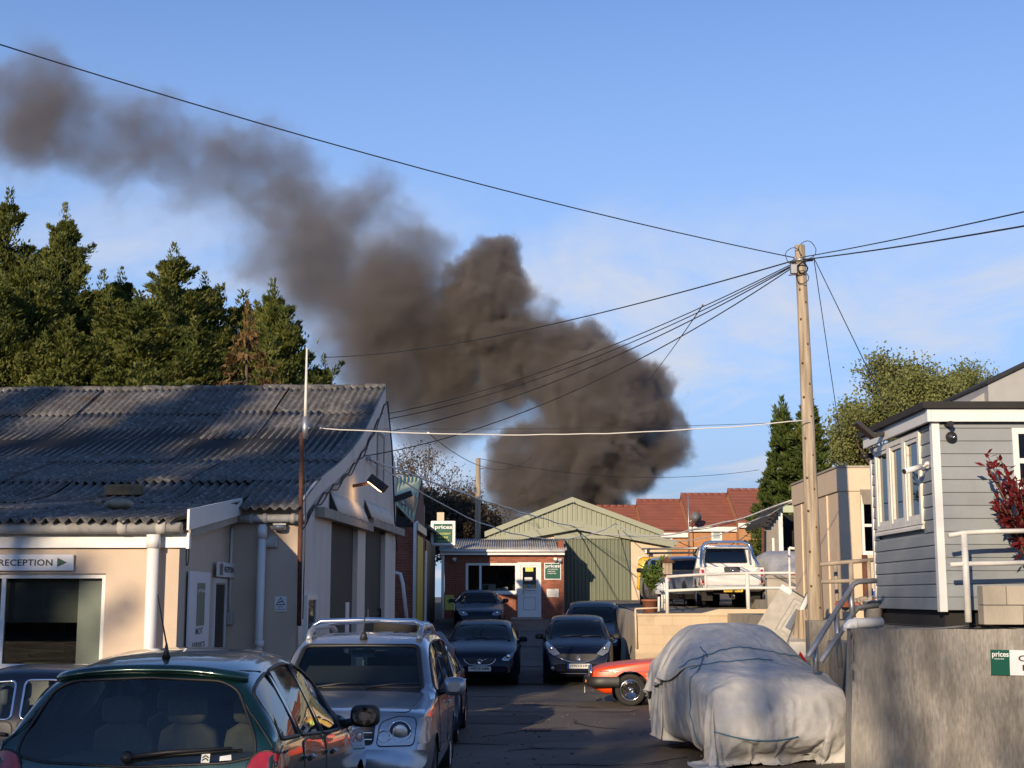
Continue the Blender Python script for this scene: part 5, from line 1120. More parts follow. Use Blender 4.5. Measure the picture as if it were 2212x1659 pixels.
t = at(535, 700, 42.5); o = plant_tree("dead_conifer", deadm, (t.x, 42.5, 1.3), "dead brown conifer with bare drooping branches above the roof ridge", s=((t.z-1.3)/8.5,)*3)
# right hand conifer pair
sprA = conifer_meshes(9, 2.0, 12, nb=330, nl=90, m=m_spr, up=.25, leaf=.26, leaders=2)
for (u, v, Y, sx, rz, lb) in ((1745, 875, 50, 1.25, 0, "loose yellow green conifer standing behind the telegraph pole"), (1690, 890, 52, 1.0, 2, "slim conifer left of the telegraph pole beside the houses"), (1665, 1015, 60, 1.3, 4, "low bushy conifer in front of the highest house")):
    t = at(u, v, Y); s = (t.z-1.5)/9; plant_tree("garden_conifer", sprA, (t.x, Y, 1.5), lb, group="conifers by the houses", rz=rz, s=(s*sx, s*sx, s))
# broadleaf trees
def broad_meshes(h, R0, seed, nleaf=9000, m=None, leaf=.22, twig=True, levels=5, spread=.62):
    r = random.Random(seed); br = MB(); tips = []
    def grow(p, d, ln, rad, lev):
        q = p + d*ln; mid = p.lerp(q, .5) + rvec(r)*ln*.06
        br.tube([p, mid, q], [rad, rad*.85, rad*.68], 6 if lev > 2 else 4, cap=False)
        if lev <= 2: tips.append((p.lerp(q, .6), d)); tips.append((q, d))
        if lev == 0: return
        for k in range(3 if lev > 1 else 2 + (r.random() < .6)):
            nd = (d + rvec(r)*spread*(1.1 if lev > 1 else 1.3) + Vector((0, 0, .10))).normalized(); grow(q, nd, ln*r.uniform(.62, .84), rad*.62, lev-1)
    grow(Vector((0, 0, 0)), Vector((0, 0, 1)), h*.26, h*.022, levels)
    zs = max(p.z for p, _ in tips); xs = max(math.hypot(p.x, p.y) for p, _ in tips); k = Vector((R0/xs, R0/xs, h/zs))
    br.v = [Vector((v.x*k.x, v.y*k.y, v.z*k.z)) for v in br.v]; tips = [Vector((p.x*k.x, p.y*k.y, p.z*k.z)) for p, _ in tips]
    b = MB()
    for i in range(nleaf):
        p = tips[r.randrange(len(tips))] + Vector((r.gauss(0, .30), r.gauss(0, .30), r.gauss(0, .24)))
        d = (rvec(r) + Vector((0, 0, .1))).normalized(); quadleaf(b, p, d, rvec(r), leaf*r.uniform(.6, 1.2), leaf*r.uniform(.45, .8))
    br.tube([(0, 0, -.5), (0, 0, .3)], h*.024, 8)
    return br.mesh("trunk", m_bark), b.mesh("crown", m or m_broad)
brA = broad_meshes(11.5, 5.2, 21, nleaf=30000, leaf=.17, levels=6)
for (u, v, Y, sx, rz, lb) in ((1950, 775, 64, 1.0, 0, "wide spring green tree rising above the cabin roof"), (1870, 850, 60, .85, 2, "lower spring green tree just right of the telegraph pole"), (2110, 778, 68, .85, 4, "spring green tree beside the grey skyline building")):
    t = at(u, v, Y); s = (t.z-1.5)/11.5; plant_tree("broadleaf_tree", brA, (t.x, Y, 1.5), lb, group="spring trees on the right skyline", rz=rz, s=(s*sx, s*sx, s))
bareA = broad_meshes(9, 4.0, 33, nleaf=2200, m=m_scrub, leaf=.14, levels=6, spread=.7)
for (u, v, Y, sx, rz, lb) in ((935, 965, 76, 1.0, .5, "bare branched tree behind the brick workshop"), (1000, 1035, 80, .6, 2.5, "smaller bare tree leaning beside the distant pole")):
    t = at(u, v, Y); s = (t.z-1.5)/9; plant_tree("bare_tree", bareA, (t.x, Y, 1.5), lb, group="bare trees behind the office", rz=rz, s=(s*sx, s*sx, s))
scr = broad_meshes(5, 3.2, 41, nleaf=7000, m=m_scrub, leaf=.20, levels=5, spread=.8)
for (u, v, Y, sx, rz, lb) in ((905, 1055, 72, 1, 0, "dense brown scrub behind the brick workshop gable"), (965, 1075, 70, 1, 2, "brown scrub bush left of the distant pole"), (1020, 1110, 72, 1, 4, "low scrub behind the office roof, right of the distant pole")):
    t = at(u, v, Y); s = (t.z-1.5)/5; plant_tree("scrub_bush", scr, (t.x, Y, 1.5), lb, "bush", group="scrub behind the office", rz=rz, s=(s*sx, s*sx, s))
# unseen trees added behind the photographer, shaped to shade and dapple the yard
for k, (x, y, s, sx, rz, ms, lb) in enumerate(((-14.2, -20, .90, .62, 0, cypS, "unseen added cypress, shortest of the row behind the photographer"), (-21.0, -20.5, 1.06, .95, 2, pineH, "unseen high crowned pine added behind the photographer, nearest the yard"), (-25.5, -20, 1.06, 1.0, 4, pineH, "unseen high crowned pine added behind the photographer, farther out"),
        (-30.5, -22, 1.42, .95, 1, cypS, "unseen big cypress added behind the photographer, beside the pines"), (-34.5, -21, 1.4, .95, 3, cypS, "unseen big cypress added behind the photographer, second from the far end"), (-39, -22, 1.4, .95, 5, cypS, "unseen big cypress added behind the photographer, at the far end"))):
    plant_tree("cypress_tree" if ms is cypS else "shade_pine", ms, (x, y, 0), lb, group="shade trees added behind the photographer", rz=rz, s=(s*sx, s*sx, s))
t_ = plant_tree("bare_tree", bareA, (-10.3, -20, 0), "unseen thinly leaved tree added behind the photographer to shade the near yard", group="shade trees added behind the photographer", rz=1.0, s=(1.15, 1.15, 1.6))  # unseen tree added to thin the sunlight on the near yard
# shrubs: photinia by the cabin, laurel pot on the terrace
def shrub(name, p, m, n, rx, rz_, leaf, label, stems, seed, pot=None):
    r = random.Random(seed); o = empty(name, p, 0, label, "plant"); st = MB(); b = MB()
    for k in range(stems):
        a = r.uniform(0, 6.28); e = Vector((rx*math.cos(a)*r.uniform(.3, 1), rx*.5*math.sin(a), rz_*r.uniform(.45, 1))); mid = e*.5 + Vector((0, 0, .12*rz_)); st.tube([(0, 0, 0), mid, e], [.012, .009, .004], 5)
        for j in range(n//stems):
            t = r.uniform(.3, 1.03); q = mid.lerp(e, (t-.5)*2) if t > .5 else mid*(t*2)
            d = ((e-mid).normalized()*.8 + rvec(r)).normalized(); quadleaf(b, q + rvec(r)*.02, d, rvec(r), leaf*r.uniform(.7, 1.2), leaf*.38)
    st.build("stems", m_bark, o); b.build("foliage", m, o)
    if pot: MB().lathe([(.16, 0), (.2, .28), (.22, .28), (.22, .33), (.18, .33)], (0, 0, -.33), 'z', 16).build("pot", mat("terracotta", (.30, .11, .06), .8), o)
    return o
q_ = at(2235, 1268, 15.95); shrub("photinia_bush", (q_.x, 15.98, q_.z), m_red, 800, .62, 1.6, .12, "red leaved photinia bush growing from the planter by the cabin", 26, 5)
q_ = P3(300, 870, 35); shrub("potted_laurel", (q_.x, 35, TZ+.33), m_laurel, 520, .45, 1.05, .14, "variegated laurel in a terracotta pot at the terrace corner", 14, 6, True)

# ------------------------------------------------------------------ VEHICLES
# local car frame: x to the car's left/right, y runs from nose (0) to tail (L), z up from the road
def catmull(P, n):
    out = []; m = len(P)
    for i in range(m-1):
        p0, p1, p2, p3 = P[max(i-1, 0)], P[i], P[i+1], P[min(i+2, m-1)]
        k = n[i] if isinstance(n, (list, tuple)) else n
        for j in range(k):
            t = j/k; a = [0.0, 0.0]
            for c in range(2):
                m1 = (p2[c]-p0[c])*.42; m2 = (p3[c]-p1[c])*.42; t2, t3 = t*t, t*t*t
                a[c] = (2*t3-3*t2+1)*p1[c] + (t3-2*t2+t)*m1 + (-2*t3+3*t2)*p2[c] + (t3-t2)*m2
            out.append(tuple(a))
    out.append(tuple(P[-1])); return out
def inside(poly, x, y):
    c = False; n = len(poly)
    for i in range(n):
        x1, y1 = poly[i]; x2, y2 = poly[(i+1) % n]
        if (y1 > y) != (y2 > y) and x < (x2-x1)*(y-y1)/(y2-y1)+x1: c = not c
    return c
def rounded(poly, r=.05, n=4):
    out = []; m = len(poly)
    for i in range(m):
        p = Vector(poly[i]); a = Vector(poly[i-1])-p; b = Vector(poly[(i+1) % m])-p
        k = min(r, a.length*.45, b.length*.45); A, B = p+a.normalized()*k, p+b.normalized()*k
        for j in range(n+1):
            t = j/n; q = A*(1-t)**2 + p*2*t*(1-t) + B*t*t; out.append((q.x, q.y))
    return out
AX = {'left': (Vector((-1, 0, 0)), lambda p: (p.y, p.z)), 'right': (Vector((1, 0, 0)), lambda p: (p.y, p.z)), 'front': (Vector((0, -1, 0)), lambda p: (p.x, p.z)), 'rear': (Vector((0, 1, 0)), lambda p: (p.x, p.z)), 'top': (Vector((0, 0, 1)), lambda p: (p.x, p.y))}
class Car:
    def __init__(s, name, label, cat, L, W, H, prof, belt, paintm, tum=.74, zbot=.20, crown=.09, nose=.80, tail=.82, hoodw=.86, pw=5, mid=.55, side_in=.96):
        s.L, s.W, s.H = L, W, H; s.T = pchip(prof); s.belt = pchip(belt) if isinstance(belt, list) else (lambda y: belt); s.paint = paintm
        s.root = empty(name, (0, 0, 0), 0, label, cat)
        ys = []; y = 0.0
        while y < L: ys.append(y); y += .05
        ys.append(L); rings = []
        for y in ys:
            q = (y-L/2)/(L/2); e = nose if q < 0 else tail
            w = W/2*(e + (1-e)*(max(0, 1-abs(q)**pw))**.5)
            zt = s.T(y); zb = zbot + (.14*max(0, abs(q)-.86)/.14); bl = min(s.belt(y), zt-.035); g = max(0, min(1, (zt-bl)/(H-s.belt(L*.5))))
            wt = w*hoodw*(1-g) + W/2*tum*g; cr = min(crown*(.45+.55*g), (zt-bl)*.8+.01)
            P = [(0, zb), (w*.80, zb), (w*side_in, zb+.07), (w, zb+(bl-zb)*mid), (w*.972, bl), (wt+(w*.972-wt)*.10, zt-cr*1.25) if g > .25 else (wt+(w*.972-wt)*.35, zt-cr*.7), (wt*.78, zt-cr*.30), (wt*.4, zt-cr*.07), (0, zt)]
            half = catmull(P, [3, 3, 5, 6, 8, 5, 4, 4]); rings.append((y, half))
        b = MB()
        def ring(y, half, k=1.0):
            cz = sum(p[1] for p in half)/len(half); pts = [(p[0]*k, y, cz+(p[1]-cz)*k) for p in half]
            return pts + [(-x, yy, z) for x, yy, z in pts[-2:0:-1]]
        R_ = [ring(-.035, rings[0][1], .90), ring(-.015, rings[0][1], .965)] + [ring(y, h) for y, h in rings] + [ring(L+.015, rings[-1][1], .965), ring(L+.035, rings[-1][1], .9)]
        b.grid(R_, closed=True); b.smooth = True; b.poly(R_[0]); b.poly(R_[-1][::-1]); b.smooth = False
        me = b.mesh("body", paintm); s.bm = bmesh.new(); s.bm.from_mesh(me); bpy.data.meshes.remove(me); bmesh.ops.recalc_face_normals(s.bm, faces=s.bm.faces[:])
        s.bvh = BVHTree.FromBMesh(s.bm); s.wheels = []
    def edgey(s, y): return s.T(y)
    def project(s, p2, axis, off):
        d, f = AX[axis]
        o = {'left': lambda a, b: Vector((-5, a, b)), 'right': lambda a, b: Vector((5, a, b)), 'front': lambda a, b: Vector((a, -5, b)), 'rear': lambda a, b: Vector((a, 20, b)), 'top': lambda a, b: Vector((a, b, 6))}[axis](*p2)
        h = s.bvh.ray_cast(o, -d)
        if h[0] is None:
            h = s.bvh.find_nearest(o - d*(4.2 if axis in ('left', 'right') else 5 if axis == 'front' else (20-s.L) if axis == 'rear' else 4.8)); 
        n = h[1]; n = n if n.dot(d) > 0 else -n
        return h[0] + n*off
    def patch(s, name, poly, axis, m, parent=None, off=.004, step=.10):
        bm = bmesh.new(); d, f = AX[axis]
        P = {'left': lambda a, b: (0, a, b), 'right': lambda a, b: (0, a, b), 'front': lambda a, b: (a, 0, b), 'rear': lambda a, b: (a, 0, b), 'top': lambda a, b: (a, b, 0)}[axis]
        vs = [bm.verts.new(P(*p)) for p in poly]; fc = bm.faces.new(vs)
        for k in range(2):
            lo, hi = min(p[k] for p in poly), max(p[k] for p in poly); n = int((hi-lo)/step); no = Vector(P(*((1, 0) if k == 0 else (0, 1))))
            for i in range(1, n+1):
                c = lo+(hi-lo)*i/(n+1); bmesh.ops.bisect_plane(bm, geom=bm.verts[:]+bm.edges[:]+bm.faces[:], plane_co=Vector(P(*((c, 0) if k == 0 else (0, c)))), plane_no=no, dist=1e-5)
        for v in bm.verts: v.co = s.project(f(v.co), axis, off)
        bmesh.ops.recalc_face_normals(bm, faces=bm.faces[:])
        if sum((fc.normal.dot(d)*fc.calc_area() for fc in bm.faces)) < 0: bmesh.ops.reverse_faces(bm, faces=bm.faces[:])
        for fc in bm.faces: fc.smooth = True
        me = bpy.data.meshes.new(name); bm.to_mesh(me); bm.free(); me.materials.append(m)
        return link(name, me, parent or s.root)
    def outline(s, name, poly, axis, m, r=.012, parent=None, off=.004):
        P = [s.project(p, axis, off) for p in poly]; return MB().tube(P + [P[0], P[1]], r, 5, cap=False).build(name, m, parent or s.root)
    def cut(s, poly, axis):
        d, f = AX[axis]; bm = s.bm; bm.faces.ensure_lookup_table(); n = len(poly)
        P = {'left': lambda a, b: (0, a, b), 'right': lambda a, b: (0, a, b), 'front': lambda a, b: (a, 0, b), 'rear': lambda a, b: (a, 0, b), 'top': lambda a, b: (a, b, 0)}[axis]
        xs = [p[0] for p in poly]; ys_ = [p[1] for p in poly]; bb = (min(xs)-.02, max(xs)+.02, min(ys_)-.02, max(ys_)+.02)
        def cand(f_):
            if f_.normal.dot(d) < .05: return False
            for v in f_.verts:
                a, c = f(v.co)
                if bb[0]-.1 < a < bb[1]+.1 and bb[2]-.1 < c < bb[3]+.1: return True
            return False
        cur = [f_ for f_ in bm.faces if cand(f_)]
        for i in range(n):
            (x1, y1), (x2, y2) = poly[i], poly[(i+1) % n]; lo = (min(x1, x2)-.003, max(x1, x2)+.003, min(y1, y2)-.003, max(y1, y2)+.003); ge = []
            for fc in cur:
                q = [f(v.co) for v in fc.verts]
                if max(t[0] for t in q) < lo[0] or min(t[0] for t in q) > lo[1] or max(t[1] for t in q) < lo[2] or min(t[1] for t in q) > lo[3]: continue
                ge.append(fc)
            if not ge: continue
            es = set(); vs = set()
            for fc in ge: es.update(fc.edges); vs.update(fc.verts)
            no = Vector(P(*(-(y2-y1), x2-x1)))
            if no.length < 1e-6: continue
            rt = bmesh.ops.bisect_plane(bm, geom=list(vs)+list(es)+ge, plane_co=Vector(P(x1, y1)), plane_no=no.normalized(), dist=1e-6)
            gs = set(ge); cur = [q for q in cur if q not in gs] + [q for q in rt['geom'] if isinstance(q, bmesh.types.BMFace)]
        kill = []
        for fc in cur:
            if fc.normal.dot(d) < .02: continue
            c = f(fc.calc_center_median())
            if inside(poly, *c): kill.append(fc)
        bmesh.ops.delete(bm, geom=kill, context='FACES')
    def window(s, poly, axis, name="window", gm=None, rim=.012, cutit=True, rimm=None, parent=None):
        if cutit: s.cut(poly, axis)
        g = s.patch(name, poly, axis, gm or g_car, parent, off=-.004 if cutit else .003); s.outline("seal", poly, axis, rimm or m_black, rim, g, off=.0); return g
    def wheel(s, y, r, w=.2, spokes=5, x=None, rimm=None, style='spoke', arch=.055):
        for sd_ in (-1, 1):
            ax = 'right' if sd_ > 0 else 'left'; xo = (x or s.W/2-.02)
            pl = [(y+(r+arch)*math.cos(a), r+(r+arch)*math.sin(a)) for a in [2*math.pi*k/22 for k in range(22)]]
            s.cut(pl, ax)
            well = MB(); n = 16
            well.grid([[(sd_*(xo+.005), y+(r+arch)*math.cos(a), r+(r+arch)*math.sin(a)), (sd_*(xo-.32), y+(r+arch)*math.cos(a), r+(r+arch)*math.sin(a))] for a in [math.pi*(-.15+1.3*k/n) for k in range(n+1)]]); well.poly([(sd_*(xo-.32), y+(r+arch)*math.cos(a), r+(r+arch)*math.sin(a)) for a in [2*math.pi*k/16 for k in range(16)]]); well.build("wheel_arch", m_dark, s.root)
            wo_ = empty("wheel", (sd_*xo, y, r), 0, parent=s.root)
            k = sd_
            MB().lathe([(r*.66, -w*k), (r*.9, -w*k), (r, -w*.85*k), (r, -w*.15*k), (r*.92, -.0*k), (r*.68, .0*k), (r*.66, -.02*k)], (0, 0, 0), 'x', 32).build("tyre", m_rubber, wo_)
            b = MB(); rm = rimm or m_alloy
            b.lathe([(r*.67, -.02*k), (r*.66, -.005*k), (r*.61, -.012*k), (r*.60, -.08*k)], (0, 0, 0), 'x', 32)
            for q in range(spokes):
                a = 2*math.pi*q/spokes; ca, sa = math.cos(a), math.sin(a); wd = r*.10
                b.prism([(-.02*k, ca*r*.10-sa*wd, sa*r*.10+ca*wd), (-.02*k, ca*r*.62-sa*wd*.75, sa*r*.62+ca*wd*.75), (-.02*k, ca*r*.62+sa*wd*.75, sa*r*.62-ca*wd*.75), (-.02*k, ca*r*.10+sa*wd, sa*r*.10-ca*wd)], (-.03*k, 0, 0))
            b.lathe([(r*.17, -.05*k), (r*.16, -.012*k), (0.001, -.008*k)], (0, 0, 0), 'x', 16); b.build("rim", rm, wo_)
            MB().lathe([(r*.58, -.10*k), (.001, -.10*k)], (0, 0, 0), 'x', 20).build("brake_disc", m_dark, wo_)
    def mirror(s, y, z, m, size=(.20, .15), out=.12, face='rear'):
        for sd_ in (-1, 1):
            p = s.project((y, z), 'right' if sd_ > 0 else 'left', 0); o = Vector((p.x+sd_*(out+size[0]/2-.05), y, z+.06)); b = MB(); rows = []
            for i in range(7):
                t = i/6; k = (1-(2*t-1)**4*.55) if i not in (0, 6) else .55
                rows.append([o + Vector((math.copysign(abs(math.cos(a))**.6, math.cos(a))*size[0]/2*k, (t-.5)*.13, math.copysign(abs(math.sin(a))**.6, math.sin(a))*size[1]/2*k)) for a in [2*math.pi*q/18 for q in range(18)]])
            b.grid(rows, closed=True); b.poly(rows[0]); b.poly(rows[-1][::-1]); mo = b.build("mirror", m, s.root)
            MB().tube([p + Vector((-sd_*.02, 0, -.01)), p+Vector((sd_*(out*.6), 0, .01)), o + Vector((-sd_*size[0]*.3, 0, -.02))], [.04, .03, .035], 8).build("stalk", m_black, mo)
            MB().lathe([(.001, 0), (1, 0)], (0, 0, 0), 'y', 18).build("mirror_glass", m_lens if False else m_chrome, mo).matrix_local = Matrix.Translation(o+Vector((0, .068, 0))) @ Matrix.Diagonal((size[0]*.40, 1, size[1]*.40, 1))
    def plate(s, txt, z, yellow=False, end='front', w=.52, x0=0, band=False):
        y = -.06 if end == 'front' else s.L+.06; k = -1 if end == 'front' else 1
        p = s.project((x0, z), end, .012); o = Vector((p.x-k*-w/2 if False else p.x, p.y, p.z)); e = Vector((1, 0, 0)) if end == 'front' else Vector((-1, 0, 0)); nn = Vector((0, -1, 0)) if end == 'front' else Vector((0, 1, 0))
        a = o - e*w/2 - EZ*.055; pm = mat("yellow_plate", (.72, .48, .03), .4) if yellow else mat("white_plate", (.72, .72, .70), .4)
        b = MB().prism([a, a+e*w, a+e*w+EZ*.11, a+EZ*.11], nn*.008); pl = b.build("number_plate", pm, s.root)
        if txt: letters(txt, a + nn*.008 + e*(w*(.14 if band else .08)) + EZ*.020, e, EZ, w*(.82 if band else .84), .07, m_ink, pl, lift=.003)
        if band: flat("country_band", [(0, 0), (w*.09, 0), (w*.09, .11), (0, .11)], a + nn*.008, e, EZ, mat("plate_blue", (.02, .10, .45), .4), pl, .002)
        return pl
    def seats(s, yf, yr, m, wheel_side=1, hw=.38, z=.55, headz=None):
        hz = headz or s.H-.30
        def rbox(c, sx, sy, sz, tilt=0):
            b = MB(); rows = []
            for i in range(9):
                t = -1+2*i/8; k = (1-abs(t)**5)**.4 if abs(t) < 1 else .25
                rows.append([Vector((math.copysign(abs(math.cos(a))**.5, math.cos(a))*sx/2*k, math.copysign(abs(math.sin(a))**.5, math.sin(a))*sy/2*k - math.sin(tilt)*0, t*sz/2)) for a in [2*math.pi*q/16 for q in range(16)]])
            b.grid(rows, closed=True); b.poly(rows[0]); b.poly(rows[-1][::-1]); Mx = Matrix.Rotation(tilt, 3, 'X'); b.v = [Mx @ v + Vector(c) for v in b.v]; return b
        for row in (yf, yr):
            if row is None: continue
            for x in ((-hw, hw) if row == yf else (-hw*1.25, 0, hw*1.25)):
                st_ = rbox((x, row, z+.32), .48 if row == yf else .42, .14, .66, R(-12)).build("seat_back", m, s.root); rbox((x, row-.30, z-.02), .48 if row == yf else .42, .5, .16).build("seat_cushion", m, st_)
                rbox((x, row+.09, hz), .27, .10, .19).build("headrest", m, st_)
                for q in (-.06, .06): MB().tube([(x+q, row+.08, hz-.16), (x+q, row+.085, hz-.03)], .007, 5).build("headrest_rod", m_black, st_)
        return None
    def finish(s, loc, rz, s_=1.0, tilt=0.0, roll=0.0):
        """centre of the car placed at loc (on the road), nose pointing along rz (0: towards the camera)"""
        for e in s.bm.edges: e.smooth = not (len(e.link_faces) == 2 and e.calc_face_angle(0) > R(50))
        me = bpy.data.meshes.new("body"); s.bm.to_mesh(me); s.bm.free(); me.materials.clear(); me.materials.append(s.paint)
        link("body", me, s.root)
        M3 = Matrix.Rotation(rz, 3, 'Z') @ Matrix.Rotation(tilt, 3, 'X') @ Matrix.Rotation(roll, 3, 'Y')
        s.root.rotation_euler = M3.to_euler(); s.root.location = Vector(loc) - M3 @ Vector((0, s.L/2, 0)); return s.root
def side_windows(c, spans, inset=.10, low=.025, gm=None, cutit=True, both=True, rimm=None):
    for (y0, y1) in spans:
        n = 10; bot = [(y0+(y1-y0)*i/n, c.belt(y0+(y1-y0)*i/n)+low) for i in range(n+1)]; topp = [(y, c.T(y)-inset) for y, _ in bot]
        poly = [p for p, q in zip(bot, topp) if q[1] > p[1]+.02] + [q for p, q in list(zip(bot, topp))[::-1] if q[1] > p[1]+.02]
        if len(poly) < 5: continue
        poly = rounded(poly, .04, 2) if len(poly) < 8 else poly
        for ax in (('left', 'right') if both else ('right',)): c.window(poly, ax, "side_window", gm, .014, cutit, rimm)
def seam(c, y0, y1, z0, z1, axs=('left', 'right'), top=None):
    pts = [(y0, z0+.10), (y0, z1), ] ; 
    for ax in axs:
        P = [c.project((y0, z0+(z1-z0)*k/10), ax, .001) for k in range(11)]; MB().tube(P, .005, 4, cap=False).build("shut_line", m_black, c.root)
def door(c, y0, y1, z0, z1, hy, ax=('left', 'right'), hm=None):
    for a in ax:
        poly = rounded([(y0, z0), (y1, z0), (y1, z1), (y0, z1)], .07, 4)
        d = c.patch("door", poly, a, c.paint, off=.0035, step=.12); c.outline("shut_line", poly, a, m_black, .006, d, off=.002)
        p = c.project((hy, z1-.11), a, .03); MB().tube([p-Vector((0, .10, 0)), p+Vector((0, 0, .006)), p+Vector((0, .10, 0))], .017, 6).build("handle", hm or c.paint, d)

p_green = paint("dark_green_paint", (.006, .040, .036), .45, .26); p_silver = paint("silver_paint", (.36, .38, .42), .75, .30); p_navy = mat("navy_paint", (.0035, .007, .022), .3, 0, var=.04, coat=.18, spec=.25)
p_black = paint("blue_black_paint", (.007, .010, .022), .3, .2); p_orange = mat("orange_red_paint", (.72, .065, .006), .35, 0, var=.05, coat=.3); p_classic = paint("dark_blue_old_paint", (.010, .022, .050), .1, .3)
p_white = mat("white_paint", (.66, .65, .61), .35, 0, var=.05, coat=.6, stain=(.42, .36, .28), stain_scale=2, stain_lo=.58, stain_hi=.8, stain_max=.4); p_grey = paint("dark_grey_paint", (.035, .04, .05), .5, .28); p_silver2 = paint("light_silver_paint", (.50, .51, .53), .6, .3)
m_fabric = mat("beige_seat_fabric", (.25, .20, .145), .95, var=.12, scale=20); m_fabric2 = mat("dark_seat_fabric", (.06, .06, .065), .95, var=.2)
m_darktrim = mat("grey_interior_trim", (.05, .05, .052), .85, var=.1)
def interior(c, y0, y1, z=.35, dash=None, m=None):
    w = c.W/2-.12; MB().box((-w, y0, z-.04), (w, y1, z)).build("cabin_floor", m or m_darktrim, c.root)
    if dash is not None:
        b = MB().prism([(-w, dash-.45, z), (-w, dash+.12, z), (-w, dash+.12, c.T(dash)-.30), (-w, dash, c.T(dash)-.20), (-w, dash-.45, c.T(dash-.45)-.08)], (2*w, 0, 0)); b.build("dashboard", m or m_darktrim, c.root)

# ---- dark green people carrier, tail to the camera
c = Car("green_people_carrier", "dark green people carrier seen from behind, nearest the camera", "car", 4.28, 1.75, 1.64,
        [(0, .60), (.06, .72), (.45, .88), (.95, 1.02), (1.1, 1.06), (1.9, 1.49), (2.4, 1.61), (2.9, 1.64), (3.4, 1.615), (3.85, 1.55), (4.0, 1.49), (4.12, 1.25), (4.2, 1.04), (4.26, .86), (4.28, .60)],
        [(0, .80), (1.0, .93), (2.2, .98), (3.4, 1.06), (4.28, 1.10)], p_green, tum=.66, crown=.13, tail=.95, nose=.78, pw=8, mid=.62)
rw = rounded([(-.72, 1.035), (-.56, 1.0), (.0, .975), (.56, 1.0), (.72, 1.035), (.71, 1.13), (.57, 1.41), (.46, 1.465), (0, 1.485), (-.46, 1.465), (-.57, 1.41), (-.71, 1.13)], .05, 3)
c.window(rw, 'rear', "rear_window", glass("rear_glass", (.62, .74, .74)), .010)
c.window(rounded([(-.68, 1.2), (.68, 1.2), (.58, 1.86), (-.58, 1.86)], .07, 3), 'top', "windscreen", glass("rear_glass"), .014)
inn = [(x*.88, 1.04+(z-.985)*.90) for x, z in rw]
side_windows(c, [(1.35, 1.72), (1.78, 2.55), (2.63, 3.38), (3.46, 3.98)], .12, .03)
door(c, 1.42, 2.56, .42, 1.0, 2.42); door(c, 2.64, 3.42, .42, 1.05, 3.30)
c.wheel(.86, .31, .2); c.wheel(3.62, .31, .2); c.mirror(1.62, 1.02, m_black, (.23, .17), .13)
for sx in (-1, 1):
    poly = rounded([(sx*.585, .66), (sx*.90, .62), (sx*.90, 1.02), (sx*.80, 1.075), (sx*.70, 1.045)], .07, 4)
    t = c.patch("tail_light", poly, 'rear', m_redlens, off=.012, step=.06); c.outline("lamp_seal", poly, 'rear', m_black, .008, t, .008)
    c.patch("tail_light_side", rounded([(3.93, .68), (4.25, .66), (4.25, 1.05), (4.05, 1.06)], .07, 4), 'right' if sx > 0 else 'left', m_redlens, off=.008, step=.06)
tg = c.outline("tailgate_gap", rounded([(-.80, .60), (.80, .60), (.85, 1.10), (.72, 1.42), (.58, 1.515), (-.58, 1.515), (-.72, 1.42), (-.85, 1.10)], .06, 3), 'rear', m_black, .006, None, .001)
# spoiler lip, aerial, wiper, stickers, high brake light
P = []
for i in range(25):
    x = -.60+1.2*i/24; p = c.project((x, 1.515 - .055*abs(x/.6)**2.5), 'rear', .0); P.append([p+Vector((0, -.10, .045)), p+Vector((0, -.02, .05)), p+Vector((0, .055, .025)), p+Vector((0, .05, .0)), p+Vector((0, -.02, -.015))])
MB().grid(P).build("roof_spoiler", p_green, c.root)
p = c.project((0, 3.62), 'top', 0); ant = MB().lathe([(.028, 0), (.014, .05), (.006, .09)], p, 'z', 12); ant.tube([p+EZ*.08, p+Vector((.06, .04, .40))], [.006, .003], 6); ant.build("roof_aerial", m_black, c.root)
pa, pb, pc_ = c.project((.04, 1.02), 'rear', .03), c.project((-.2, 1.05), 'rear', .035), c.project((-.58, 1.075), 'rear', .03)
wi = MB().tube([pa, pb, pc_], [.02, .014, .008], 6).build("rear_wiper", m_black, c.root); MB().tube([c.project((-.08, 1.03), 'rear', .012), c.project((-.35, 1.05), 'rear', .014), c.project((-.64, 1.07), 'rear', .012)], .008, 5).build("wiper_blade", m_black, wi); MB().lathe([(.04, 0), (.03, .03)], pa-Vector((0, .01, 0)), 'y', 10).build("wiper_boss", m_black, wi)
st_ = c.patch("window_sticker", [(-.45, 1.0), (-.40, 1.0), (-.40, 1.05), (-.45, 1.05)], 'rear', m_paper, off=.006) 
for k in range(2):
    q = [c.project((x, 1.012+z+.015*k), 'rear', .009) for x, z in ((-.443, 0), (-.425, .012), (-.407, 0))]; MB().tube(q, .004, 4).build("chevron", m_ink, st_)
c.patch("window_sticker", [(-.58, 1.015), (-.51, 1.01), (-.51, 1.035), (-.575, 1.045)], 'rear', m_steel, off=.006)
c.seats(1.95, 2.95, m_fabric, hw=.36, z=.52, headz=1.22); interior(c, 1.0, 4.1, .38, 1.55, m_darktrim)
MB().box((-.62, 3.35, .40), (.62, 4.1, .98)).build("load_cover", mat("parcel_shelf_trim", (.10, .085, .065), .95), c.root)
b = MB().tube([(.60, 2.6, 1.42), (.42, 3.0, .98)], .03, 6); b.build("seat_belt", m_black, c.root)
MB().obox((0, 1.75, 1.40), .24, .03, .07).build("rear_view_mirror", m_black, c.root); MB().lathe([(.19, -.015), (.205, 0), (.19, .015), (.175, 0), (.19, -.015)], (.36, 1.85, .98), 'y', 20).build("steering_wheel", m_black, c.root)
c.plate("", .74, True, 'rear', .52)
c.finish((-2.17, 10.55, gz(-2, 10.4)+.015), R(180-2.0), tilt=R(.4))

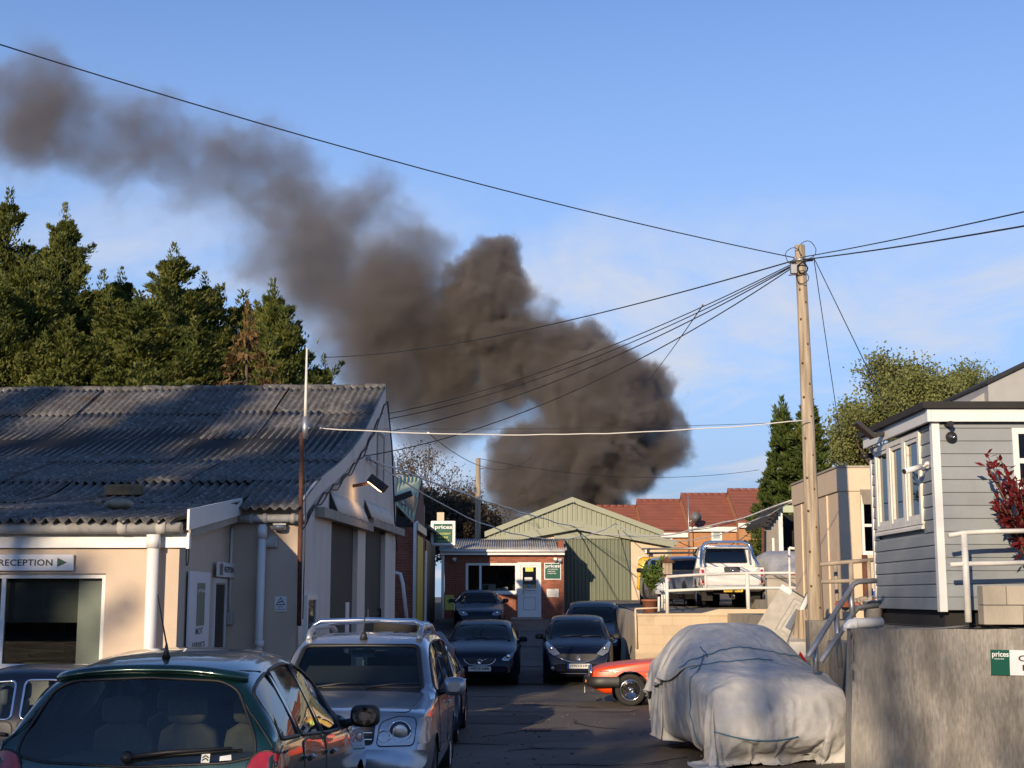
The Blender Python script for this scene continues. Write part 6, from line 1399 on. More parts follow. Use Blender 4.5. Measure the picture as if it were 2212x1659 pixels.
# ---- silver off-roader facing the camera
c = Car("silver_off_roader", "silver off-roader with roof rails parked facing the camera", "car", 4.45, 1.765, 1.68,
        [(0, .62), (.03, .78), (.08, .93), (.16, 1.0), (.6, 1.05), (1.05, 1.10), (1.2, 1.13), (1.82, 1.58), (2.15, 1.66), (2.6, 1.68), (3.7, 1.66), (4.2, 1.60), (4.36, 1.2), (4.43, .9), (4.45, .6)],
        [(0, .94), (1.0, 1.02), (4.45, 1.08)], p_silver, tum=.77, crown=.07, nose=.86, tail=.88, pw=8, zbot=.26, hoodw=.90)
ws = rounded([(-.70, 1.27), (.70, 1.27), (.655, 1.50), (.60, 1.80), (-.60, 1.80), (-.655, 1.50)], .06, 3)
c.window(ws, 'top', "windscreen", glass("screen_glass", (.52, .62, .64)), .028)
c.window(rounded([(-.60, 1.14), (.60, 1.14), (.54, 1.50), (-.54, 1.50)], .06, 3), 'rear', "rear_window", g_car, .014); side_windows(c, [(1.42, 2.45), (2.53, 3.35), (3.43, 4.12)], .10, .03, glass("screen_glass")); door(c, 1.30, 2.48, .50, 1.04, 2.36); door(c, 2.54, 3.38, .50, 1.05, 3.24)
c.wheel(.82, .345, .22); c.wheel(3.45, .345, .22); c.mirror(1.50, 1.09, p_silver, (.24, .19), .10)
for sx in (-1, 1):
    hl = c.patch("headlight", rounded([(sx*.37, .69), (sx*.72, .70), (sx*.74, .94), (sx*.56, .955), (sx*.40, .90)], .05, 4), 'front', m_lens, off=.012, step=.05); c.outline("lamp_seal", rounded([(sx*.37, .69), (sx*.72, .70), (sx*.74, .94), (sx*.56, .955), (sx*.40, .90)], .05, 4), 'front', m_black, .007, hl, .008)
    p = c.project((sx*.59, .82), 'front', .016); MB().tube([p+Vector((.10*math.cos(a), -.004, .10*math.sin(a))) for a in [2*math.pi*k/24 for k in range(25)]], .008, 5).build("reflector", m_chrome, hl); MB().lathe([(.092, .0), (.05, -.008), (.001, -.012)], p, 'y', 22).build("bulb_shield", m_alloy, hl)
    p = c.project((sx*.44, .78), 'front', .016); MB().tube([p+Vector((.055*math.cos(a), -.004, .055*math.sin(a))) for a in [2*math.pi*k/18 for k in range(19)]], .006, 5).build("dipped_lamp", m_chrome, hl)
    c.patch("indicator", rounded([(sx*.755, .71), (sx*.855, .72), (sx*.85, .95), (sx*.765, .945)], .03, 3), 'front', mat("indicator_lens", (.55, .40, .34), .15, .3, coat=1), off=.010, step=.05)
    p = c.project((sx*.60, .43), 'front', .012); fl = MB().lathe([(.085, .0), (.085, -.012), (.06, -.014)], p, 'y', 22).build("fog_light", m_black, c.root); MB().lathe([(.058, -.006), (.001, -.02)], p, 'y', 18).build("fog_lens", m_chrome, fl)
gp_ = rounded([(-.34, .70), (.34, .70), (.36, .92), (-.36, .92)], .05, 3); gr = c.patch("grille", gp_, 'front', m_black, off=.008, step=.06)
for k in range(3): MB().tube([c.project((x, .75+.06*k), 'front', .016) for x in (-.33, -.15, 0, .15, .33)], .012, 6).build("grille_bar", m_chrome, gr)
c.patch("bumper", rounded([(-.80, .50), (.80, .50), (.83, .66), (-.83, .66)], .05, 3), 'front', p_silver, off=.03, step=.08); c.patch("lower_intake", rounded([(-.42, .33), (.42, .33), (.42, .47), (-.42, .47)], .04, 3), 'front', m_black, off=.006, step=.08)
c.outline("bonnet_gap", rounded([(-.66, .16), (.66, .16), (.72, 1.16), (-.72, 1.16)], .08, 3), 'top', m_black, .006, None, .001)
c.patch("scuttle", [(-.68, 1.175), (.68, 1.175), (.69, 1.26), (-.69, 1.26)], 'top', m_black, off=.004)
for sx in (-.45, .12): MB().tube([c.project((sx, 1.22), 'top', .02), c.project((sx+.30, 1.30), 'top', .02), c.project((sx+.56, 1.31), 'top', .02)], .011, 5).build("wiper", m_black, c.root)
for sx in (-1, 1):
    P = [c.project((sx*.60, y), 'top', 0) + EZ*h for y, h in ((1.98, .0), (2.08, .06), (2.3, .09), (3.6, .09), (3.95, .05), (4.1, 0))]; MB().tube(P, [.035, .034, .03, .03, .03, .03], 8).build("roof_rail", m_steel, c.root)
P = [c.project((x, 2.35 - (.0)), 'top', 0)*1 for x in (-.60, .60)]; zr = c.T(2.4)+.12
MB().tube([(-.62, 2.35, zr-.10), (-.60, 2.35, zr-.03), (-.52, 2.35, zr+.01), (0, 2.35, zr+.025), (.52, 2.35, zr+.01), (.60, 2.35, zr-.03), (.62, 2.35, zr-.10)], .026, 8).build("roof_crossbar", m_chrome, c.root)
MB().tube([(-.60, 3.4, zr-.04), (0, 3.4, zr+.0), (.60, 3.4, zr-.04)], .022, 8).build("roof_crossbar", m_chrome, c.root)
p = c.project((0, 1.95), 'top', 0); an = MB().lathe([(.045, 0), (.03, .05), (.012, .08)], p, 'z', 10); an.tube([p+EZ*.07, p+Vector((.0, .10, .33))], [.008, .005], 6); an.build("roof_aerial", m_black, c.root)
c.seats(2.45, 3.35, m_fabric2, hw=.37, z=.62, headz=1.33); interior(c, 1.2, 4.2, .45, 1.75, m_darktrim)
MB().obox((0, 1.93, 1.47), .25, .03, .08).build("rear_view_mirror", m_paper, c.root); MB().tube([(0, 1.93, 1.43), (0, 1.93, 1.25)], .003, 4).build("hanging_cord", m_paper, c.root); MB().obox((0, 1.93, 1.23), .05, .01, .06).build("hanging_charm", m_paper, c.root)
MB().lathe([(.18, -.015), (.195, 0), (.18, .015), (.165, 0), (.18, -.015)], (-.36, 2.0, 1.08), 'y', 20).build("steering_wheel", m_black, c.root)
c.plate("", .58, False, 'front', .52)
c.finish((-1.60, 15.55, gz(-1.6, 15.5)), R(-1.0))

# ---- generic modern fronts
def modern(name, label, paintm, L, W, H, prof, belt, screen, sides, loc, rz, wheels, kind, plate=None, tilt=0, tum=.74, gm=None, seat=True, nose=.78, mirror=None, band=False, tail=.84):
    c = Car(name, label, "car", L, W, H, prof, belt, paintm, tum=tum, nose=nose, tail=tail)
    (sy0, sw0_, sy1, sw1_) = screen; poly = rounded([(-sw0_, sy0), (sw0_, sy0), (sw1_, sy1), (-sw1_, sy1)], .06, 3)
    c.window(poly, 'top', "windscreen", gm or glass("far_screen_glass", (.34, .42, .44)), .018); side_windows(c, sides, .10, .03, gm or g_cardark)
    for y, r in wheels: c.wheel(y, r, .2)
    if mirror: c.mirror(mirror[0], mirror[1], mirror[2] if len(mirror) > 2 else paintm, (.20, .14), .09)
    if seat: c.seats(sy1+.45, None, m_fabric2, hw=.36, z=.45); interior(c, sy0, L-.6, .3, sy0+.45)
    for sx in (-.40, .08): MB().tube([c.project((sx, sy0-.01), 'top', .015), c.project((sx+.25, sy0+.05), 'top', .015), c.project((sx+.5, sy0+.06), 'top', .015)], .01, 5).build("wiper", m_black, c.root)
    hw = W/2*.93; c.outline("bonnet_gap", rounded([(-hw*.72, .22), (hw*.72, .22), (hw*.86, sy0-.10), (-hw*.86, sy0-.10)], .1, 3), 'top', m_black, .005, None, .001)
    if kind == 'hatch':
        gpoly = rounded([(-.36, .66), (.36, .66), (.27, .54), (.15, .49), (-.15, .49), (-.27, .54)], .05, 3)
        g = c.patch("grille", gpoly, 'front', m_black, off=.006, step=.06)
        MB().tube([c.project(p, 'front', .014) for p in ((-.37, .655), (-.33, .57), (-.24, .52), (-.15, .495), (.15, .495), (.24, .52), (.33, .57), (.37, .655))], .011, 6).build("grille_surround", m_chrome, g)
        MB().tube([c.project(p, 'front', .016) for p in ((-.16, .52), (.16, .645))], .008, 5).build("diagonal_bar", m_chrome, g)
        p = c.project((0, .585), 'front', .02); MB().lathe([(.052, 0), (.060, -.01), (.048, -.014), (.040, -.006)], p, 'y', 20).build("badge", m_chrome, g)
        lamp = lambda sx: rounded([(sx*.50, .62), (sx*.66, .60), (sx*.76, .70), (sx*.79, .79), (sx*.66, .735), (sx*.54, .675)], .03, 3)
        for sx in (-1, 1): c.patch("daytime_light", [(sx*.64, .34), (sx*.68, .34), (sx*.71, .45), (sx*.66, .45)], 'front', m_lens, off=.006)
        c.patch("lower_intake", rounded([(-.5, .25), (.5, .25), (.55, .38), (-.55, .38)], .05, 3), 'front', m_black, off=.004, step=.08)
    elif kind == 'mpv':
        gpoly = rounded([(-.50, .74), (.50, .74), (.36, .62), (.15, .55), (-.15, .55), (-.36, .62)], .04, 3); g = c.patch("grille", gpoly, 'front', m_black, off=.006, step=.06)
        MB().tube([c.project(p, 'front', .014) for p in ((-.50, .70), (-.36, .61), (-.15, .55), (.15, .55), (.36, .61), (.50, .70))], .012, 6).build("grille_surround", m_chrome, g)
        p = c.project((0, .645), 'front', .02); MB().lathe([(.055, 0), (.064, -.01), (.050, -.014), (.044, -.006)], p, 'y', 20).build("badge", m_chrome, g); MB().box((-.07, -.012, -.014), (.07, 0, .014)).build("badge_bar", m_chrome, g, p)
        lamp = lambda sx: rounded([(sx*.42, .74), (sx*.56, .70), (sx*.70, .78), (sx*.77, .96), (sx*.73, .99), (sx*.55, .86)], .03, 3)
        c.patch("lower_intake", rounded([(-.5, .27), (.5, .27), (.45, .35), (-.45, .35)], .03, 3), 'front', m_black, off=.004, step=.08); MB().tube([c.project((x, .30), 'front', .012) for x in (-.42, -.2, 0, .2, .42)], .012, 5).build("intake_trim", m_chrome, c.root)
        for sx in (-1, 1):
            p = c.project((sx*.60, .42), 'front', .01); MB().lathe([(.05, 0), (.045, -.01), (.001, -.014)], p, 'y', 14).build("fog_light", m_lens, c.root)
    else:
        gpoly = rounded([(-.30, .40), (.30, .40), (.34, .52), (-.34, .52)], .05, 3); c.patch("grille", gpoly, 'front', m_black, off=.006, step=.08)
        lamp = lambda sx: rounded([(sx*.38, .56), (sx*.62, .55), (sx*.70, .62), (sx*.62, .67), (sx*.44, .655)], .05, 4)
    for sx in (-1, 1):
        hl = c.patch("headlight", lamp(sx), 'front', m_lens, off=.010, step=.05); cx = sum(p[0] for p in lamp(sx))/len(lamp(sx)); cz = sum(p[1] for p in lamp(sx))/len(lamp(sx)); p = c.project((cx, cz), 'front', .014); MB().lathe([(.055, 0), (.045, -.015), (.001, -.012)], p, 'y', 14).build("reflector", m_chrome, hl)
    if plate: c.plate(plate[0], plate[1], False, 'front', .52, band=band)
    y1 = sides[0][1]; door(c, sides[0][0]-.05, y1, .35, c.belt(1.8)+.0, y1-.14); c.finish(loc, rz, tilt=tilt); return c
HP = [(0, .50), (.04, .68), (.12, .76), (.4, .86), (1.0, .98), (1.12, 1.01), (1.85, 1.34), (2.2, 1.41), (2.5, 1.42), (3.1, 1.39), (3.6, 1.29), (4.1, 1.0), (4.32, .85), (4.37, .55)]
def slope_t(y0, y1): return math.atan2(_gb(y1)-_gb(y0), y1-y0)
modern("blue_black_hatchback", "blue-black hatchback facing the camera, plate WF16 NMJ", p_navy, 4.37, 1.80, 1.42, HP, [(0, .74), (1.2, .88), (4.37, 1.0)], (1.17, .69, 1.84, .56), [(1.45, 2.35), (2.42, 3.3)], (-.70, 34.9, gz(-.7, 34.4)+.03), R(-1.2), [(.88, .32), (3.5, .32)], 'hatch', ("WF16 NMJ", .43), tilt=slope_t(33, 36.5), mirror=(1.48, .95, p_navy))
NP = [(0, .52), (.04, .72), (.12, .82), (.3, .92), (.75, 1.04), (.86, 1.07), (1.65, 1.45), (2.0, 1.52), (2.5, 1.53), (3.2, 1.49), (3.8, 1.38), (4.0, 1.0), (4.08, .8), (4.10, .55)]
modern("dark_compact_carrier", "dark blue compact people carrier with chrome vee grille, plate HW14", p_navy, 4.10, 1.695, 1.53, NP, [(0, .78), (.9, .92), (4.1, 1.04)], (.90, .68, 1.64, .55), [(1.2, 2.15), (2.22, 3.1)], (1.62, 35.0, gz(1.6, 34.5)+.03), R(-2.0), [(.80, .31), (3.4, .31)], 'mpv', ("HW14 HFJ", .47), tilt=slope_t(33, 36.5), mirror=(1.22, 1.02, m_black), band=True)
SP = [(0, .50), (.05, .66), (.4, .78), (1.15, .92), (1.3, .96), (2.05, 1.34), (2.5, 1.43), (3.0, 1.42), (3.4, 1.33), (4.0, 1.06), (4.5, 1.0), (4.62, .86), (4.65, .55)]
modern("dark_saloon", "dark blue saloon half hidden behind the compact carrier", p_navy, 4.65, 1.78, 1.43, SP, [(0, .72), (1.3, .90), (4.65, .98)], (1.34, .68, 2.03, .56), [(1.6, 2.5), (2.58, 3.5)], (2.35, 40.8, gz(1.6, 40.5)+.03), R(-4), [(.9, .32), (3.6, .32)], 'sports', None, tilt=slope_t(39, 42.5), mirror=(1.62, .98, m_black))
MP = [(0, .44), (.04, .58), (.25, .70), (1.0, .82), (1.2, .86), (1.72, 1.17), (1.95, 1.22), (2.3, 1.22), (2.6, 1.12), (2.95, .92), (3.4, .90), (3.85, .80), (3.95, .5)]
modern("navy_roadster", "small navy soft top roadster parked against the office wall", p_navy, 3.95, 1.675, 1.23, MP, [(0, .64), (1.2, .80), (3.95, .86)], (1.24, .62, 1.70, .50), [(1.5, 2.35)], (-1.15, 47.9, gz(-1, 47.5)+.03), R(3), [(.85, .29), (3.1, .29)], 'sports', None, tilt=slope_t(46, 50), tum=.66, mirror=(1.45, .86, m_black), nose=.7)

# ---- dark blue saloon side-on at the far left
c = Car("navy_saloon", "navy saloon parked side-on below the reception window", "car", 4.6, 1.74, 1.40, [(0, .50), (.05, .66), (.4, .78), (1.2, .92), (1.4, .96), (2.1, 1.31), (2.55, 1.40), (3.1, 1.385), (3.5, 1.29), (3.95, 1.05), (4.4, 1.0), (4.55, .86), (4.6, .55)], [(0, .72), (1.4, .90), (4.6, .96)], p_navy, tum=.74)
for ax in ('left', 'right'):
    for sp in ([(1.62, .94), (2.60, .94), (2.60, 1.28), (2.30, 1.26)], [(2.68, .94), (3.62, .95), (3.48, 1.10), (3.22, 1.25), (2.95, 1.285), (2.68, 1.285)]): c.window(rounded(sp, .05, 3), ax, "side_window", glass("saloon_glass", (.55, .62, .62)), .012, True, m_chrome)
c.window(rounded([(-.66, 1.45), (.66, 1.45), (.56, 2.08), (-.56, 2.08)], .06, 3), 'top', "windscreen", g_car, .016); c.window(rounded([(-.55, 3.5), (.55, 3.5), (.66, 3.92), (-.66, 3.92)], .06, 3), 'top', "rear_window", g_car, .016)
door(c, 1.55, 2.62, .36, .92, 2.48, hm=m_black); door(c, 2.66, 3.55, .36, .94, 3.4, hm=m_black)
for a in ('left', 'right'): MB().tube([c.project((y, .62), a, .012) for y in (1.2, 2, 3, 3.8)], .012, 5).build("side_moulding", m_chrome, c.root)
c.wheel(.85, .31, .2); c.wheel(3.55, .31, .2); c.seats(2.35, 3.15, mat("grey_leather", (.16, .16, .17), .6), hw=.36, z=.45, headz=1.12); interior(c, 1.3, 4.0, .3, 1.85); c.mirror(1.75, .92, p_navy)
c.finish((-5.0, 13.9, gz(-5, 13.5)), R(-84))

# ---- dark classic saloon behind the off-roader, with a tarpaulin and a tyre on its roof
c = Car("classic_saloon", "dark blue classic saloon with chrome bumper, tucked behind the silver off-roader", "car", 3.8, 1.55, 1.50, [(0, .55), (.06, .78), (.4, .95), (1.15, 1.02), (1.3, 1.06), (1.72, 1.40), (2.1, 1.49), (2.6, 1.48), (3.0, 1.36), (3.3, 1.06), (3.6, .90), (3.75, .75), (3.8, .5)], [(0, .80), (1.3, .96), (3.8, .96)], p_classic, tum=.72, nose=.55, tail=.60, pw=3, crown=.12)
c.window(rounded([(-.50, 3.02), (.50, 3.02), (.60, 3.26), (-.60, 3.26)], .06, 3), 'top', "rear_window", g_cardark, .012); side_windows(c, [(1.5, 2.15), (2.22, 2.9)], .13, .02, g_cardark); c.window(rounded([(-.58, 1.34), (.58, 1.34), (.5, 1.68), (-.5, 1.68)], .06, 3), 'top', "windscreen", g_cardark, .012)
door(c, 1.4, 2.18, .38, .95, 2.05, hm=m_chrome); door(c, 2.22, 2.95, .38, .95, 2.85, hm=m_chrome); c.wheel(.72, .30, .16); c.wheel(2.98, .30, .16)
for sx in (-1, 1):
    wg = MB(); P = []
    for i in range(15):
        a = math.pi*(-.05+1.1*i/14); P.append([Vector((sx*(.60+.20*math.sin(math.pi*j/6)**.7*.95), 2.98+.52*math.cos(a)*(1+.25*math.cos(math.pi*j/6)*0), .30+.52*max(-.2, math.sin(a))*(1.0-.35*abs(j-3)/3*0) * (1 - .10*(j/6)))) for j in range(7)])
    wg.grid(P).build("rear_wing", p_classic, c.root)
    p = c.project((sx*.52, .62), 'rear', .01); t = MB().lathe([(.045, 0), (.05, .02), (.03, .05), (.001, .055)], p, 'y', 14).build("tail_light", m_redlens, c.root); MB().lathe([(.055, -.01), (.055, .01)], p, 'y', 14).build("lamp_ring", m_chrome, t); p = c.project((sx*.55, .74), 'rear', .01); MB().lathe([(.035, 0), (.03, .03), (.001, .035)], p, 'y', 12).build("indicator", m_amber, c.root)
b = MB(); b.grid([[(x, 3.80+.10-.16*(x/.75)**2+dy, z) for dy, z in ((0, .40), (.035, .42), (.04, .47), (.02, .50), (-.02, .50))] for x in [-.75+.1*i for i in range(16)]]); b.build("rear_bumper", m_chrome, c.root)
c.finish((-1.52, 21.9, gz(-1.5, 21.5)), R(179))
crt = Vector((-1.42, 21.9, gz(-1.5, 21.5)))
b = MB(); rr = random.Random(11); P = []
for i in range(31):
    row = []
    for j in range(25):
        x = -.62+1.24*i/30; y = -.75+1.5*j/24; zz = 1.53 - .05*y*y - max(0, abs(x)-.36)**1.2*1.3 - max(0, abs(y)-.5)*.5
        zz += .04*math.sin(x*9+y*4)*math.cos(y*7-x*3) + .03*math.sin(x*17-y*11)
        row.append(crt + Vector((x-.08, y-.15, zz+.0)))
    P.append(row)
b.grid(P); tp_ = b.build("blue_tarpaulin", mat("blue_tarpaulin", (.020, .030, .085), .55, var=.2, scale=6, bump=.4, bump_scale=14), None); tag(tp_, "crumpled dark blue tarpaulin thrown over the classic saloon's roof", "tarpaulin"); s = tp_.modifiers.new("thick", 'SOLIDIFY'); s.thickness = .006
o = empty("loose_tyre", crt + Vector((-.42, .35, 1.64)), 0, "black tyre lying on the tarpaulin behind the roof rails", "tyre"); MB().lathe([(.20, -.09), (.30, -.10), (.345, -.07), (.345, .07), (.30, .10), (.20, .09), (.19, 0), (.20, -.09)], (0, 0, 0), 'z', 28).build("casing", m_rubber, o); MB().lathe([(.195, -.075), (.20, -.07), (.20, .07), (.195, .075)], (0, 0, 0), 'z', 24).build("bead", m_black, o)

# ---- orange sports car, nose to the left
c = Car("orange_sports_car", "orange-red sports car with black rubber bumper, nose pointing left", "car", 4.0, 1.52, 1.25, [(0, .56), (.03, .66), (.18, .75), (.5, .81), (1.1, .87), (1.45, .90), (1.85, 1.18), (2.1, 1.24), (2.5, 1.22), (3.0, .93), (3.5, .88), (3.9, .80), (4.0, .55)], [(0, .62), (.4, .70), (1.4, .83), (4.0, .84)], p_orange, tum=.70, nose=.72, pw=4, zbot=.22)
c.window(rounded([(-.55, 1.5), (.55, 1.5), (.47, 1.84), (-.47, 1.84)], .05, 3), 'top', "windscreen", g_car, .014); side_windows(c, [(1.65, 2.5)], .09, .02)
door(c, 1.55, 2.5, .32, .80, 2.38, hm=m_chrome); c.wheel(.80, .305, .17, 5, rimm=m_chrome, arch=.06); c.wheel(3.12, .305, .17, 5, rimm=m_chrome, arch=.06)
for ax in ('left', 'right'): MB().tube([c.project((y, .655), ax, .006) for y in [.2+.28*k for k in range(13)]], .007, 5).build("chrome_strip", m_chrome, c.root)
b = MB(); prf = ((0.0, .36), (.07, .37), (.10, .42), (.09, .52), (.03, .56)); P = []
for i in range(33):
    t = -1+2*i/32; x = .79*math.copysign(min(1, abs(t)*1.25), t); back = 0 if abs(t) < .72 else (abs(t)-.72)/.28
    yy = -.02 + .10*abs(x/.79)**3 + back*.50; P.append([(x*(1+d*.5*(1 if back > 0 else 0)), yy-d*(1-back), z) for d, z in prf])
b.grid(P).build("bumper", m_black, c.root)
for sx in (-1, 1):
    p = c.project((sx*.56, .625), 'front', .01); h_l = MB().lathe([(.095, .02), (.095, -.02), (.08, -.04), (.001, -.055)], p, 'y', 20).build("headlight", m_lens, c.root); MB().lathe([(.105, .02), (.108, -.012), (.095, -.025)], p, 'y', 20).build("headlight_ring", m_chrome, h_l); MB().box((-.05, -.02, -.025), (.05, .01, .025)).build("indicator", m_amber, c.root, (sx*.60, -.06, .47))
c.patch("grille", rounded([(-.32, .60), (.32, .60), (.30, .66), (-.30, .66)], .02, 2), 'front', m_black, off=.004)
c.plate("", .33, False, 'front', .5); MB().box((-.27, -.10, .22), (.27, -.09, .33)).build("hanging_plate", MATS["white_plate"], c.root)
c.finish((3.55, 28.35, gz(3.5, 28.4)), R(-93))

# ---- white pickup on the terrace, tail to the camera
c = Car("white_pickup", "white double cab pickup with chrome sports bar on the upper terrace, tail to camera", "pickup", 5.2, 1.85, 1.78,
        [(0, .70), (.04, .92), (.15, 1.02), (.6, 1.10), (1.3, 1.17), (1.45, 1.2), (2.05, 1.66), (2.4, 1.76), (3.1, 1.77), (3.55, 1.72), (3.62, 1.60), (3.72, 1.12), (3.9, 1.10), (5.1, 1.10), (5.18, 1.08), (5.2, .9)], [(0, .95), (5.2, 1.06)], p_white, tum=.76, tail=.95, nose=.84, pw=8, zbot=.42, crown=.07, hoodw=.93)
c.window(rounded([(-.60, 1.24), (.60, 1.24), (.54, 1.64), (-.54, 1.64)], .05, 3), 'rear', "rear_window", g_cardark, .02); side_windows(c, [(1.75, 2.5), (2.58, 3.4)], .10, .03, g_cardark)
c.wheel(.95, .37, .24); c.wheel(4.05, .37, .24)
b = MB(); poly = rounded([(-.74, .60), (.74, .60), (.74, 1.09), (-.74, 1.09)], .03, 3); t = c.patch("tailgate", poly, 'rear', p_white, off=.012, step=.2); c.outline("tailgate_gap", poly, 'rear', m_black, .008, t, .006)
hp_ = c.patch("handle_recess", rounded([(-.21, .90), (.21, .90), (.23, 1.09), (-.23, 1.09)], .05, 3), 'rear', m_black, off=.02); p = c.project((0, 1.01), 'rear', .03); MB().lathe([(.045, 0), (.052, .01), (.042, .014), (.036, .006)], p, 'y', 18).build("badge", m_chrome, hp_); MB().box((-.055, 0, -.01), (.055, .012, .01)).build("badge_bar", m_chrome, hp_, p); MB().obox(p-EZ*.08+Vector((0, .005, 0)), .14, .02, .05).build("handle", m_black, hp_)
for sx in (-1, 1):
    tl = c.patch("tail_light", rounded([(sx*.77, .60), (sx*.90, .60), (sx*.90, 1.02), (sx*.77, 1.02)], .02, 2), 'rear', m_redlens, off=.012); c.patch("reverse_lens", [(sx*.775, .72), (sx*.895, .72), (sx*.895, .84), (sx*.775, .84)], 'rear', m_lens, tl, off=.016)
    MB().obox((sx*.66, 4.75, .30), .30, .03, .26).build("mud_flap", m_rubber, c.root)
    P = [(sx*.70, 3.95, 1.10), (sx*.68, 3.85, 1.45), (sx*.60, 3.80, 1.68), (sx*.50, 3.80, 1.80)]
MB().tube([(-.80, 4.6, 1.13), (-.74, 3.98, 1.42), (-.70, 3.85, 1.66), (-.62, 3.82, 1.78), (-.45, 3.82, 1.83), (.45, 3.82, 1.83), (.62, 3.82, 1.78), (.70, 3.85, 1.66), (.74, 3.98, 1.42), (.80, 4.6, 1.13)], .04, 10).build("sports_bar", m_chrome, c.root); MB().tube([(-.66, 3.82, 1.22), (-.62, 3.82, 1.70), (.62, 3.82, 1.70), (.66, 3.82, 1.22)], .028, 8).build("inner_bar", m_chrome, c.root)
MB().box((-.82, 5.14, .46), (.82, 5.30, .60)).build("rear_bumper", m_steel, c.root, bevel=.02); c.plate("HW05 NKW", .66, True, 'rear', .52).location = (0, .09, -.20)
MB().tube([(0, 5.2, .42), (0, 5.38, .42), (0, 5.40, .48)], .025, 8).build("tow_bar", m_rust, c.root); MB().lathe([(.001, -.03), (.03, 0), (.001, .03)], (0, 5.40, .51), 'z', 10).build("tow_ball", m_steel, c.root); MB().box((-.5, 3.0, .35), (.5, 5.0, .45)).build("chassis", m_dark, c.root)
MB().obox((.35, 3.3, 1.83), .34, .18, .07).build("roof_lamp_bar", m_black, c.root); interior(c, 1.5, 3.5, .5, None); c.mirror(1.75, 1.12, m_chrome, (.2, .2), .1)
c.finish((at(1578, 1300, 39).x+.12, 41.2, tz(41.2)+.0), R(177.5))
# ---- silver hatch facing camera and black car beside the pickup
modern("silver_hatch", "silver grey hatchback facing out beside the terrace railing", p_silver2, 4.2, 1.76, 1.56, [(a, z*1.04) for a, z in HP[:-1]] + [(4.37, .57)], [(0, .78), (4.37, 1.02)], (1.17, .68, 1.84, .56), [(1.45, 2.35)], (at(1462, 1290, 41).x+.05, 43.2, tz(42)), R(-3), [(.88, .32), (3.5, .32)], 'mpv', None, mirror=(1.48, 1.0, m_black))
c = Car("black_estate", "black estate with red tail lamp squeezed beside the white pickup", "car", 4.4, 1.72, 1.48, [(0, .5), (.06, .7), (.4, .84), (1.1, .98), (1.2, 1.0), (1.9, 1.4), (2.4, 1.48), (3.6, 1.45), (4.0, 1.36), (4.25, 1.0), (4.37, .8), (4.4, .5)], [(0, .76), (4.4, .98)], p_grey, tum=.74)
c.window(rounded([(-.55, 1.02), (.55, 1.02), (.5, 1.32), (-.5, 1.32)], .05, 3), 'rear', "rear_window", g_cardark, .014); side_windows(c, [(1.5, 2.3), (2.4, 3.2), (3.3, 4.0)], .1, .03, g_cardark); c.wheel(.85, .31); c.wheel(3.5, .31)
for sx in (-1, 1): c.patch("tail_light", rounded([(sx*.60, .72), (sx*.84, .70), (sx*.84, .98), (sx*.66, .98)], .04, 3), 'rear', m_redlens, off=.01)
interior(c, 1.2, 4.0, .3, 1.7); c.finish((at(1505, 1290, 40.5).x, 42.6, tz(42)), R(176))
# ---- yellow roadside van with ladders
c = Car("yellow_service_van", "yellow service van with lime band and roof ladders behind the pickup", "van", 4.6, 1.8, 1.62, [(0, .6), (.1, .85), (.7, 1.0), (.9, 1.05), (1.6, 1.52), (2.0, 1.61), (4.3, 1.62), (4.55, 1.57), (4.6, .6)], [(0, .8), (4.6, 1.0)], mat("van_yellow", (.62, .36, .02), .4, coat=.5), tum=.88, nose=.8, tail=.96, pw=9, zbot=.3)
c.window(rounded([(-.66, 1.0), (.66, 1.0), (.62, 1.55), (-.62, 1.55)], .08, 3), 'top', "windscreen", g_cardark, .014); side_windows(c, [(1.2, 2.1)], .2, .03, g_cardark); c.wheel(.95, .33); c.wheel(4.0, .33)
lim = mat("lime_band", (.62, .80, .02), .35, spec=.6)
for ax in ('left', 'right'): c.patch("lime_band", [(2.2, 1.08), (4.4, 1.08), (4.4, 1.34), (2.2, 1.34)], ax, lim, off=.006, step=.2)
c.finish((at(1530, 1250, 49).x, 49.6, tz(48)), R(70)); vroot = c.root
for k, lb in ((0, "upper aluminium ladder strapped on the yellow van roof"), (1, "lower aluminium ladder along the near side of the yellow van roof")):
    o = empty("roof_ladder", (0, 0, 0), 0, lb, "ladder"); o.rotation_euler = vroot.rotation_euler; o.location = Vector(vroot.location) + EZ*(1.76+.14*(1-k)) ; x0 = -.1+.0 if k == 0 else .38
    for q in (0, .34): MB().tube([(x0+q, 1.0, 0), (x0+q, 4.6, 0)], .032, 6).build("stile", m_steel, o)
    for j in range(12): MB().tube([(x0, 1.15+.28*j, 0), (x0+.34, 1.15+.28*j, 0)], .018, 6).build("rung", m_steel, o)
    for j in (1.4, 4.4): MB().box((x0-.05, j, -.16), (x0+.4, j+.06, -.03)).build("bracket", m_steel, o)

